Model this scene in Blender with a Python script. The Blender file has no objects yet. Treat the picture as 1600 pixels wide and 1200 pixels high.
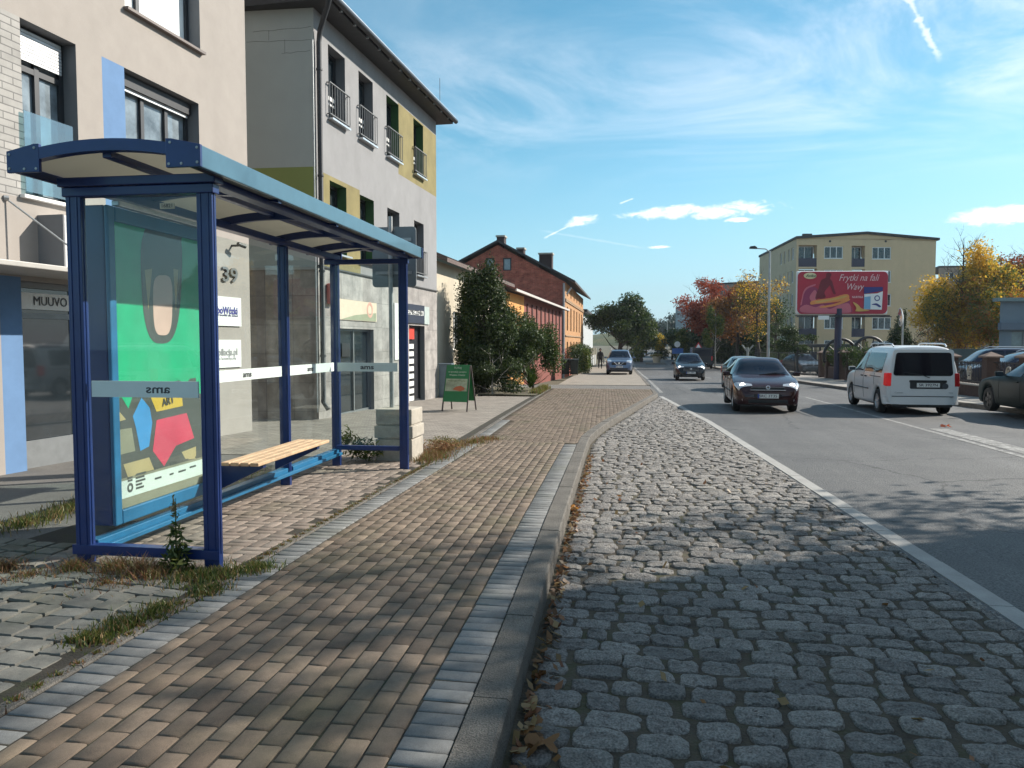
import bpy, bmesh, math, random
import numpy as np
from mathutils import Vector, Matrix
R = math.radians
random.seed(7); rng = np.random.default_rng(7)
scene = bpy.context.scene
COL = scene.collection

# ------------------------------------------------------------------ camera
PIT = math.atan(66/1200); YAW = math.atan(200/1200)
EYE = Vector((0, 0, 1.5))
cd = bpy.data.cameras.new('camera'); cam = bpy.data.objects.new('camera', cd); COL.objects.link(cam)
cd.sensor_width = 36; cd.lens = 27; cd.clip_start = .05; cd.clip_end = 3000
cam.location = EYE; cam.rotation_euler = (math.pi/2-PIT, 0, YAW)
scene.camera = cam
# ------------------------------------------------------------------ sun, sky, exposure
SUN_AZ = R(57); SUN_EL = R(33)          # azimuth measured from +Y towards +X
sd = bpy.data.lights.new('sun', 'SUN'); sun = bpy.data.objects.new('sun', sd); COL.objects.link(sun)
sd.energy = 4.9; sd.angle = R(.5); sd.color = (1, .93, .82)
to_sun = Vector((math.sin(SUN_AZ)*math.cos(SUN_EL), math.cos(SUN_AZ)*math.cos(SUN_EL), math.sin(SUN_EL)))
sun.rotation_euler = to_sun.to_track_quat('Z', 'Y').to_euler()
SKY = .115
scene.view_settings.view_transform = 'Standard'; scene.view_settings.look = 'None'
scene.view_settings.exposure = 0.66; scene.view_settings.gamma = 1
scene.render.resolution_x = 1024; scene.render.resolution_y = 768
scene.cycles.max_bounces = 8; scene.cycles.transparent_max_bounces = 16

fwd = Vector((-math.sin(YAW)*math.cos(PIT), math.cos(YAW)*math.cos(PIT), -math.sin(PIT)))
rgt = Vector((math.cos(YAW), math.sin(YAW), 0)); upv = rgt.cross(fwd)
def ray(u, v): return fwd + rgt*((u-800)/1200) - upv*((v-600)/1200)
def D(u, v, dep): return EYE + ray(u, v)*dep          # survey point at a depth
def onplane(u, v, o, n):
    d = ray(u, v); t = (Vector(o)-EYE).dot(n)/d.dot(n)
    return EYE + d*t
def gz(y):                                            # the street falls away gently, then levels out
    if y < 55: return -.016*(y-6)
    if y < 100:
        t = (y-55)/45; return -.784-.36*(t-t*t/2)
    return -.964+.004*(y-100)
ROAD = -.12

# ------------------------------------------------------------------ world
def nodes_of(nt):
    def N(t, **k):
        n = nt.nodes.new(t)
        for a, b in k.items(): setattr(n, a, b)
        return n
    return N
w = bpy.data.worlds.new('World'); scene.world = w; w.use_nodes = True
nt = w.node_tree; nt.nodes.clear(); N = nodes_of(nt); L = nt.links.new
def M_(op, a, b=None, c=None, clamp=False):
    n = N('ShaderNodeMath', operation=op, use_clamp=clamp)
    for i, q in enumerate((a, b, c)):
        if q is None: continue
        if isinstance(q, (int, float)): n.inputs[i].default_value = q
        else: L(q, n.inputs[i])
    return n.outputs[0]
sky = N('ShaderNodeTexSky', sky_type='NISHITA', sun_disc=False, sun_elevation=SUN_EL, sun_rotation=SUN_AZ,
        air_density=1.0, dust_density=.4, ozone_density=2.2, altitude=200)
tc = N('ShaderNodeTexCoord'); sep = N('ShaderNodeSeparateXYZ'); L(tc.outputs['Generated'], sep.inputs[0])
X, Y, Z = sep.outputs
hor = M_('SQRT', M_('ADD', M_('MULTIPLY', X, X), M_('MULTIPLY', Y, Y)))
az = M_('ARCTAN2', X, Y); el = M_('DIVIDE', Z, M_('MAXIMUM', hor, .001))
def skypt(u, v):
    d = ray(u, v); return math.atan2(d.x, d.y), d.z/math.hypot(d.x, d.y)
cmb = N('ShaderNodeCombineXYZ'); L(az, cmb.inputs[0]); L(el, cmb.inputs[1])
def noise(vec, scale, detail=6, rough=.55, sx=1, sy=1, dist=0):
    mp = N('ShaderNodeMapping'); L(vec, mp.inputs[0]); mp.inputs['Scale'].default_value = (sx, sy, 1)
    n = N('ShaderNodeTexNoise'); L(mp.outputs[0], n.inputs['Vector'])
    n.inputs['Scale'].default_value = scale; n.inputs['Detail'].default_value = detail
    n.inputs['Roughness'].default_value = rough; n.inputs['Distortion'].default_value = dist
    return n.outputs['Fac']
def ramp01(x, a, b):
    n = N('ShaderNodeMapRange', interpolation_type='SMOOTHSTEP'); L(x, n.inputs[0])
    n.inputs[1].default_value = a; n.inputs[2].default_value = b; return n.outputs[0]
nA = noise(cmb.outputs[0], 9, 8, .6, 1, 3.2, .4); nB = noise(cmb.outputs[0], 42, 6, .65, 1, 2.0, .6)
cloud = None
for (u, v, hw, hh, tilt) in ((1110, 329, 132, 13, -.02), (908, 344, 44, 9, -.1), (1560, 338, 82, 13, 0), (1158, 343, 24, 4, -.03), (1030, 386, 22, 3, 0)):
    a0, e0 = skypt(u, v); sc = 1/1200
    dx = M_('DIVIDE', M_('SUBTRACT', az, a0), hw*sc*.92)
    ee = M_('SUBTRACT', M_('SUBTRACT', el, e0), M_('MULTIPLY', M_('SUBTRACT', az, a0), -tilt))
    dy = M_('DIVIDE', ee, hh*sc)
    r2 = M_('ADD', M_('MULTIPLY', dx, dx), M_('MULTIPLY', dy, dy))
    m = M_('ADD', M_('SUBTRACT', 1.0, r2), M_('MULTIPLY', M_('SUBTRACT', nA, .5), 3.6))
    m = M_('ADD', m, M_('MULTIPLY', M_('SUBTRACT', nB, .5), 2.6)); m = ramp01(m, -.05, 1.1)
    cloud = m if cloud is None else M_('MAXIMUM', cloud, m)
# contrail
def trail(u0, v0, u1, v1, wd, amt):
    a0, e0 = skypt(u0, v0); a1, e1 = skypt(u1, v1); dx, dy = a1-a0, e1-e0; ln = math.hypot(dx, dy)
    px = M_('SUBTRACT', az, a0); py = M_('SUBTRACT', el, e0)
    s = M_('ADD', M_('MULTIPLY', px, dx/ln/ln), M_('MULTIPLY', py, dy/ln/ln))
    t = M_('ABSOLUTE', M_('ADD', M_('MULTIPLY', px, -dy/ln), M_('MULTIPLY', py, dx/ln)))
    t = M_('ADD', t, M_('MULTIPLY', M_('SUBTRACT', nB, .5), wd/1200*2.6))
    inn = M_('MULTIPLY', ramp01(s, -.05, .12), M_('SUBTRACT', 1.0, ramp01(s, .85, 1.05)))
    return M_('MULTIPLY', M_('MULTIPLY', M_('SUBTRACT', 1.0, ramp01(t, 0, wd/1200)), inn), amt)
for a in ((1405, -30, 1470, 95, 7, .6), (850, 372, 895, 350, 2.5, .6), (968, 318, 990, 310, 2, .5), (845, 360, 1010, 388, 2.5, .12)):
    cloud = M_('MAXIMUM', cloud, trail(*a))
# high thin cirrus
cz = N('ShaderNodeCombineXYZ'); zz = M_('MAXIMUM', Z, .06)
L(M_('DIVIDE', X, zz), cz.inputs[0]); L(M_('DIVIDE', Y, zz), cz.inputs[1])
cir = noise(cz.outputs[0], .62, 9, .62, 1.15, 1.0, 1.5)
cir2 = noise(cz.outputs[0], .22, 4, .5, 1, 1, .3)
ci = M_('MULTIPLY', ramp01(cir, .36, .72), ramp01(cir2, .28, .52))
ci = M_('MULTIPLY', M_('MULTIPLY', ci, ramp01(el, .16, .34)), M_('ADD', .34, M_('MULTIPLY', ramp01(az, -.1, .5), .46)))
cloud = M_('MAXIMUM', cloud, ci)
hsv = N('ShaderNodeHueSaturation'); L(sky.outputs[0], hsv.inputs['Color'])
hsv.inputs['Hue'].default_value = .472; hsv.inputs['Saturation'].default_value = 1.2; hsv.inputs['Value'].default_value = .84
mixc = N('ShaderNodeMix', data_type='RGBA'); L(cloud, mixc.inputs[0])
hz = N('ShaderNodeMix', data_type='RGBA'); L(M_('MULTIPLY', M_('SUBTRACT', 1.0, ramp01(el, -.02, .26)), .8), hz.inputs[0]); L(hsv.outputs[0], hz.inputs[6]); hz.inputs[7].default_value = (2.0, 3.7, 4.8, 1)
L(hz.outputs[2], mixc.inputs[6])
mixc.inputs[7].default_value = (7.6, 7.7, 8.0, 1)
bg = N('ShaderNodeBackground'); L(mixc.outputs[2], bg.inputs[0]); bg.inputs[1].default_value = SKY
L(bg.outputs[0], N('ShaderNodeOutputWorld').inputs[0])

# ------------------------------------------------------------------ materials
MATS = {}
def mat(name, col, rough=.7, metal=0, var=.12, scale=6, bump=.0, bscale=40, spec=.5, coat=0, grime=0, island=0, coords='Object', emit=0):
    if name in MATS: return MATS[name]
    m = bpy.data.materials.new(name); m.use_nodes = True; MATS[name] = m
    nt = m.node_tree; b = nt.nodes['Principled BSDF']; l = nt.links.new
    N = lambda t: nt.nodes.new(t)
    t = N('ShaderNodeTexCoord'); n = N('ShaderNodeTexNoise'); l(t.outputs[coords], n.inputs['Vector'])
    n.inputs['Scale'].default_value = scale; n.inputs['Detail'].default_value = 6; n.inputs['Roughness'].default_value = .65
    r = N('ShaderNodeValToRGB'); l(n.outputs['Fac'], r.inputs[0])
    c = Vector(col[:3])
    r.color_ramp.elements[0].position = .3; r.color_ramp.elements[1].position = .72
    r.color_ramp.elements[0].color = (*(c*(1-var)), 1); r.color_ramp.elements[1].color = (*(c*(1+var)), 1)
    out = r.outputs[0]
    if grime:
        n2 = N('ShaderNodeTexNoise'); mp = N('ShaderNodeMapping'); l(t.outputs[coords], mp.inputs[0]); mp.inputs['Scale'].default_value = (1, 1, .25)
        l(mp.outputs[0], n2.inputs['Vector']); n2.inputs['Scale'].default_value = 1.7; n2.inputs['Detail'].default_value = 8
        rr = N('ShaderNodeMapRange'); l(n2.outputs['Fac'], rr.inputs[0]); rr.inputs[1].default_value = .48; rr.inputs[2].default_value = .75; rr.inputs[4].default_value = grime
        mx = N('ShaderNodeMix'); mx.data_type = 'RGBA'; l(rr.outputs[0], mx.inputs[0]); l(out, mx.inputs[6]); mx.inputs[7].default_value = (*(c*.45), 1); out = mx.outputs[2]
    if island:
        g = N('ShaderNodeNewGeometry'); mr = N('ShaderNodeMapRange'); l(g.outputs['Random Per Island'], mr.inputs[0]); mr.inputs[3].default_value = 1-island; mr.inputs[4].default_value = 1+island
        h = N('ShaderNodeHueSaturation'); l(out, h.inputs['Color']); l(mr.outputs[0], h.inputs['Value']); out = h.outputs[0]
    l(out, b.inputs['Base Color'])
    b.inputs['Roughness'].default_value = rough; b.inputs['Metallic'].default_value = metal
    b.inputs['Specular IOR Level'].default_value = spec; b.inputs['Coat Weight'].default_value = coat; b.inputs['Coat Roughness'].default_value = .04
    if bump:
        n3 = N('ShaderNodeTexNoise'); l(t.outputs[coords], n3.inputs['Vector']); n3.inputs['Scale'].default_value = bscale; n3.inputs['Detail'].default_value = 5
        bp = N('ShaderNodeBump'); l(n3.outputs['Fac'], bp.inputs['Height']); bp.inputs['Strength'].default_value = bump; bp.inputs['Distance'].default_value = .02
        l(bp.outputs[0], b.inputs['Normal'])
    if emit:
        b.inputs['Emission Color'].default_value = (*c, 1); b.inputs['Emission Strength'].default_value = emit
    return m
def glassmat(name, tint=(.93, .975, .965), refl=1.0):
    m = bpy.data.materials.new(name); m.use_nodes = True; MATS[name] = m
    nt = m.node_tree; nt.nodes.clear(); N = lambda t: nt.nodes.new(t); l = nt.links.new
    tr = N('ShaderNodeBsdfTransparent'); tr.inputs[0].default_value = (*tint, 1)
    gl = N('ShaderNodeBsdfGlossy'); gl.inputs['Roughness'].default_value = .015
    df = N('ShaderNodeBsdfDiffuse'); df.inputs[0].default_value = (.55, .6, .6, 1)
    tcx = N('ShaderNodeTexCoord'); no = N('ShaderNodeTexNoise'); l(tcx.outputs['Object'], no.inputs['Vector']); no.inputs['Scale'].default_value = 2.2; no.inputs['Detail'].default_value = 7
    mr = N('ShaderNodeMapRange'); l(no.outputs['Fac'], mr.inputs[0]); mr.inputs[1].default_value = .45; mr.inputs[2].default_value = .85; mr.inputs[3].default_value = .006; mr.inputs[4].default_value = .06
    fr = N('ShaderNodeFresnel'); fr.inputs[0].default_value = 1.5
    ge = N('ShaderNodeNewGeometry'); iv = N('ShaderNodeMath'); iv.operation = 'SUBTRACT'; iv.inputs[0].default_value = refl; l(ge.outputs['Backfacing'], iv.inputs[1]); iv.use_clamp = True
    mu = N('ShaderNodeMath'); mu.operation = 'MULTIPLY'; l(fr.outputs[0], mu.inputs[0]); l(iv.outputs[0], mu.inputs[1])
    a = N('ShaderNodeMixShader'); l(mr.outputs[0], a.inputs[0]); l(tr.outputs[0], a.inputs[1]); l(df.outputs[0], a.inputs[2])
    b = N('ShaderNodeMixShader'); l(mu.outputs[0], b.inputs[0]); l(a.outputs[0], b.inputs[1]); l(gl.outputs[0], b.inputs[2])
    l(b.outputs[0], N('ShaderNodeOutputMaterial').inputs[0]); return m
def leafmat(name, c1, c2, trans=.35):
    m = bpy.data.materials.new(name); m.use_nodes = True; MATS[name] = m
    nt = m.node_tree; nt.nodes.clear(); N = lambda t: nt.nodes.new(t); l = nt.links.new
    g = N('ShaderNodeNewGeometry'); r = N('ShaderNodeValToRGB'); l(g.outputs['Random Per Island'], r.inputs[0])
    r.color_ramp.elements[0].color = (*c1, 1); r.color_ramp.elements[1].color = (*c2, 1)
    d = N('ShaderNodeBsdfDiffuse'); t = N('ShaderNodeBsdfTranslucent'); l(r.outputs[0], d.inputs[0]); l(r.outputs[0], t.inputs[0])
    gl = N('ShaderNodeBsdfGlossy'); gl.inputs['Roughness'].default_value = .45
    a = N('ShaderNodeMixShader'); a.inputs[0].default_value = trans; l(d.outputs[0], a.inputs[1]); l(t.outputs[0], a.inputs[2])
    b = N('ShaderNodeMixShader'); b.inputs[0].default_value = .03; l(a.outputs[0], b.inputs[1]); l(gl.outputs[0], b.inputs[2])
    l(b.outputs[0], N('ShaderNodeOutputMaterial').inputs[0]); return m
def brickmat(name, c1, c2, mortar, w, h, msize=.01, rough=.85, off=.5, var=.2, bump=.4):
    """brick/tile pattern on the UV map (UVs are metres along the surface)"""
    m = bpy.data.materials.new(name); m.use_nodes = True; MATS[name] = m
    nt = m.node_tree; b = nt.nodes['Principled BSDF']; N = lambda t: nt.nodes.new(t); l = nt.links.new
    uv = N('ShaderNodeUVMap'); br = N('ShaderNodeTexBrick'); l(uv.outputs[0], br.inputs['Vector'])
    br.offset = off; br.inputs['Scale'].default_value = 1; br.inputs['Brick Width'].default_value = w; br.inputs['Row Height'].default_value = h
    br.inputs['Mortar Size'].default_value = msize; br.inputs['Mortar Smooth'].default_value = .3; br.inputs['Bias'].default_value = 0
    br.inputs['Color1'].default_value = (*c1, 1); br.inputs['Color2'].default_value = (*c2, 1); br.inputs['Mortar'].default_value = (*mortar, 1)
    n = N('ShaderNodeTexNoise'); l(uv.outputs[0], n.inputs['Vector']); n.inputs['Scale'].default_value = 2.3; n.inputs['Detail'].default_value = 9; n.inputs['Roughness'].default_value = .7
    mr = N('ShaderNodeMapRange'); l(n.outputs['Fac'], mr.inputs[0]); mr.inputs[1].default_value = .3; mr.inputs[2].default_value = .7; mr.inputs[3].default_value = 1-var; mr.inputs[4].default_value = 1+var
    hs = N('ShaderNodeHueSaturation'); l(br.outputs['Color'], hs.inputs['Color']); l(mr.outputs[0], hs.inputs['Value']); l(hs.outputs[0], b.inputs['Base Color'])
    b.inputs['Roughness'].default_value = rough
    bp = N('ShaderNodeBump'); l(br.outputs['Fac'], bp.inputs['Height']); bp.invert = True; bp.inputs['Strength'].default_value = bump; bp.inputs['Distance'].default_value = .01
    l(bp.outputs[0], b.inputs['Normal']); return m

blue_shaded = mat('shelter_paint_shaded', (.006, .026, .13), .38, var=.14, grime=.25, spec=.5, coat=.15, bump=.03, bscale=25)  # shelter's one blue paint, with shade put into the colour
blue_lit = mat('shelter_paint_lit', (.012, .13, .27), .42, var=.12, coat=.1, grime=.25)  # same shelter paint, with sunlight put into the colour
steel = mat('galvanised_steel', (.35, .36, .36), .5, .6, var=.2)
darksteel = mat('dark_steel', (.035, .036, .04), .5, .2)
blackp = mat('black_plastic', (.014, .014, .015), .5)
rubber = mat('tyre_rubber', (.018, .018, .018), .85)
white = mat('white_paint', (.76, .76, .74), .5, var=.05)
alu = mat('brushed_aluminium', (.62, .63, .64), .35, .8)
pane_m = mat('window_glass', (.022, .03, .036), .04, var=.5, scale=.7, spec=.9)
shelter_glass = glassmat('shelter_glass')
balus_glass = glassmat('balustrade_glass', (.62, .8, .84), 1.3)
band_m = mat('frosted_band', (.62, .7, .68), .55, var=.04)
textdark = mat('dark_lettering', (.05, .055, .06), .6)
# ------------------------------------------------------------------ object helpers
def thing(name, label, cat, loc=(0, 0, 0), rotz=0, group=None):
    o = bpy.data.objects.new(name, None); COL.objects.link(o); o.empty_display_size = .3
    o.location = loc; o.rotation_euler = (0, 0, rotz); o['label'] = label; o['category'] = cat
    if group: o['group'] = group
    return o
def tag(o, label, cat, group=None):
    o['label'] = label; o['category'] = cat
    if group: o['group'] = group
    return o
def rootmat(p):
    while p.parent: p = p.parent
    return Matrix.Translation(p.location) @ Matrix.Rotation(p.rotation_euler.z, 4, 'Z')
class MB:
    def __init__(s): s.v = []; s.f = []; s.m = []; s.uv = {}
    def face(s, pts, m=0, uv=None):
        i = len(s.v); s.v += [Vector(p) for p in pts]; s.f.append(tuple(range(i, i+len(pts)))); s.m.append(m)
        if uv: s.uv[len(s.f)-1] = uv
    def hexa(s, p, m=0):
        i = len(s.v); s.v += [Vector(q) for q in p]
        for f in ((3, 2, 1, 0), (4, 5, 6, 7), (0, 1, 5, 4), (1, 2, 6, 5), (2, 3, 7, 6), (3, 0, 4, 7)):
            s.f.append(tuple(i+k for k in f)); s.m.append(m)
    def box(s, x0, x1, y0, y1, z0, z1, m=0):
        s.hexa([(x0, y0, z0), (x1, y0, z0), (x1, y1, z0), (x0, y1, z0), (x0, y0, z1), (x1, y0, z1), (x1, y1, z1), (x0, y1, z1)], m)
    def obox(s, c, ax, ay, az, m=0):
        c = Vector(c); ax = Vector(ax); ay = Vector(ay); az = Vector(az)
        s.hexa([c-ax-ay-az, c+ax-ay-az, c+ax+ay-az, c-ax+ay-az, c-ax-ay+az, c+ax-ay+az, c+ax+ay+az, c-ax+ay+az], m)
    def bar(s, p, q, w, h=None, m=0, up=(0, 0, 1)):
        p = Vector(p); q = Vector(q); d = (q-p); ln = d.length; d /= ln; h = h or w
        u = Vector(up); 
        if abs(d.dot(u)) > .95: u = Vector((1, 0, 0))
        sd = d.cross(u).normalized(); u = sd.cross(d)
        s.obox((p+q)/2, sd*w/2, d*ln/2, u*h/2, m)
    def tube(s, pts, r, n=10, m=0, caps=True):
        pts = [Vector(p) for p in pts]; rs = r if isinstance(r, (list, tuple)) else [r]*len(pts)
        base = len(s.v); prev = None
        for i, p in enumerate(pts):
            d = (pts[min(i+1, len(pts)-1)]-pts[max(i-1, 0)]).normalized()
            a = prev if prev is not None else (Vector((1, 0, 0)) if abs(d.x) < .8 else Vector((0, 1, 0)))
            a = (a-d*a.dot(d)).normalized(); prev = a; b = d.cross(a)
            for k in range(n):
                t = 2*math.pi*k/n; s.v.append(p+(a*math.cos(t)+b*math.sin(t))*rs[i])
        for i in range(len(pts)-1):
            for k in range(n):
                s.f.append((base+i*n+k, base+i*n+(k+1) % n, base+(i+1)*n+(k+1) % n, base+(i+1)*n+k)); s.m.append(m)
        if caps:
            s.f.append(tuple(base+k for k in reversed(range(n)))); s.m.append(m)
            e = base+(len(pts)-1)*n; s.f.append(tuple(e+k for k in range(n))); s.m.append(m)
    def lathe(s, prof, c, axis=(0, 0, 1), n=24, m=0):
        axis = Vector(axis).normalized(); a = Vector((1, 0, 0)) if abs(axis.x) < .8 else Vector((0, 1, 0)); a = (a-axis*a.dot(axis)).normalized(); b = axis.cross(a)
        c = Vector(c); base = len(s.v)
        for (r, h) in prof:
            for k in range(n):
                t = 2*math.pi*k/n; s.v.append(c+axis*h+(a*math.cos(t)+b*math.sin(t))*max(r, .0005))
        for i in range(len(prof)-1):
            for k in range(n):
                s.f.append((base+i*n+k, base+i*n+(k+1) % n, base+(i+1)*n+(k+1) % n, base+(i+1)*n+k)); s.m.append(m)
    def prism(s, poly, depthvec, m=0):
        poly = [Vector(p) for p in poly]; n = len(poly); i = len(s.v); dv = Vector(depthvec)
        s.v += poly+[p+dv for p in poly]
        s.f.append(tuple(range(i+n-1, i-1, -1))); s.m.append(m); s.f.append(tuple(range(i+n, i+2*n))); s.m.append(m)
        for k in range(n):
            s.f.append((i+k, i+(k+1) % n, i+n+(k+1) % n, i+n+k)); s.m.append(m)
    def grid(s, P, m=0, uv=None):
        h = len(P); wd = len(P[0]); i = len(s.v)
        for row in P: s.v += [Vector(p) for p in row]
        for a in range(h-1):
            for b in range(wd-1):
                s.f.append((i+a*wd+b, i+a*wd+b+1, i+(a+1)*wd+b+1, i+(a+1)*wd+b)); s.m.append(m)
                if uv: s.uv[len(s.f)-1] = [uv[a][b], uv[a][b+1], uv[a+1][b+1], uv[a+1][b]]
    def build(s, name, mats, parent=None, smooth=False, bevel=0, local=False, kind=None, weld=False):
        me = bpy.data.meshes.new(name); vs = s.v
        if parent is not None and not local:
            inv = rootmat(parent).inverted(); vs = [inv @ v for v in vs]
        me.from_pydata([tuple(v) for v in vs], [], s.f)
        mats = mats if isinstance(mats, (list, tuple)) else [mats]
        for q in mats: me.materials.append(q)
        me.polygons.foreach_set('material_index', s.m)
        if s.uv:
            ul = me.uv_layers.new(name='UVMap')
            for fi, uvs in s.uv.items():
                for li, c in zip(me.polygons[fi].loop_indices, uvs): ul.data[li].uv = c
        if weld:
            bm = bmesh.new(); bm.from_mesh(me); bmesh.ops.remove_doubles(bm, verts=bm.verts, dist=.0008); bmesh.ops.recalc_face_normals(bm, faces=bm.faces); bm.to_mesh(me); bm.free()
        if smooth is True: me.polygons.foreach_set('use_smooth', [True]*len(me.polygons))
        elif smooth: me.polygons.foreach_set('use_smooth', [True]*len(me.polygons)); me.set_sharp_from_angle(angle=R(smooth))
        me.update()
        o = bpy.data.objects.new(name, me); COL.objects.link(o)
        if parent is not None: o.parent = parent
        if bevel:
            b = o.modifiers.new('bevel', 'BEVEL'); b.width = bevel; b.segments = 2; b.limit_method = 'ANGLE'; b.angle_limit = R(50); b.harden_normals = False
        if kind: o['kind'] = kind
        return o
def text(body, size, o, xd, yd, m, parent, name='lettering', align='CENTER', shear=0, width=None, depth=.002, off=.003, bold=0):
    cu = bpy.data.curves.new('t', 'FONT'); cu.body = body; cu.size = size; cu.align_x = align; cu.align_y = 'CENTER'; cu.extrude = depth; cu.shear = shear; cu.resolution_u = 3; cu.offset = bold*size
    ob = bpy.data.objects.new('t', cu); COL.objects.link(ob)
    me = bpy.data.meshes.new_from_object(ob); bpy.data.objects.remove(ob); bpy.data.curves.remove(cu)
    xd = Vector(xd).normalized(); yd = Vector(yd).normalized(); zd = xd.cross(yd); k = 1
    if width:
        xs = [v.co.x for v in me.vertices]; k = width/max(max(xs)-min(xs), .001)
    Mx = Matrix((xd*k, yd, zd)).transposed().to_4x4(); Mx.translation = Vector(o)+zd*off
    me.transform(rootmat(parent).inverted() @ Mx); me.name = name
    me.materials.append(m)
    ob = bpy.data.objects.new(name, me); COL.objects.link(ob); ob.parent = parent
    return ob
def npmesh(name, V, F, mats, midx=None, parent=None, smooth=False, kind=None):
    """V (n,3) array, F (m,4) array of quads"""
    me = bpy.data.meshes.new(name); V = np.asarray(V, dtype=np.float32); F = np.asarray(F, dtype=np.int32)
    me.vertices.add(len(V)); me.vertices.foreach_set('co', V.ravel())
    k = F.shape[1]; me.loops.add(F.size); me.loops.foreach_set('vertex_index', F.ravel())
    me.polygons.add(len(F)); me.polygons.foreach_set('loop_start', np.arange(0, F.size, k, dtype=np.int32))
    mats = mats if isinstance(mats, (list, tuple)) else [mats]
    for q in mats: me.materials.append(q)
    if midx is not None: me.polygons.foreach_set('material_index', np.asarray(midx, dtype=np.int32))
    if smooth: me.polygons.foreach_set('use_smooth', np.ones(len(F), dtype=bool))
    me.update(); me.validate()
    o = bpy.data.objects.new(name, me); COL.objects.link(o)
    if parent is not None: o.parent = parent
    if kind: o['kind'] = kind
    return o
def copytree(o, parent=None):
    c = o.copy(); COL.objects.link(c)
    if parent is not None: c.parent = parent
    for ch in list(o.children): copytree(ch, c)
    return c
def interp(pts, y):
    ys = [p[0] for p in pts]; xs = [p[1] for p in pts]
    return float(np.interp(y, ys, xs))

# ------------------------------------------------------------------ edges of the street (y, x)
PLpts = [(-6, -2.15), (2.5, -2.42), (5.4, -2.52), (10.7, -2.63), (17.6, -2.98), (28.9, -3.46), (45, -4.1), (70, -4.6)]
KB = [(-6, -.35), (2.46, -.64), (6.72, -.79), (11.84, -.95), (13.2, -.98), (15.5, -.83), (27.9, .49), (30, .45), (50, 0), (75, -.9), (110, -1.5), (300, -3)]
WH = [(-6, 2.45), (4.6, 2.12), (7.25, 2.0), (18, 1.46), (28, .69)]
RK = [(-6, 10.6), (22, 9.75), (25.5, 9.25), (45.6, 8.2), (75, 7.0), (110, 6.0), (300, 5)]
PL = lambda y: interp(PLpts, y)
K = lambda y: interp(KB, y)
W = lambda y: interp(WH, y)
RKx = lambda y: interp(RK, y)

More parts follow.
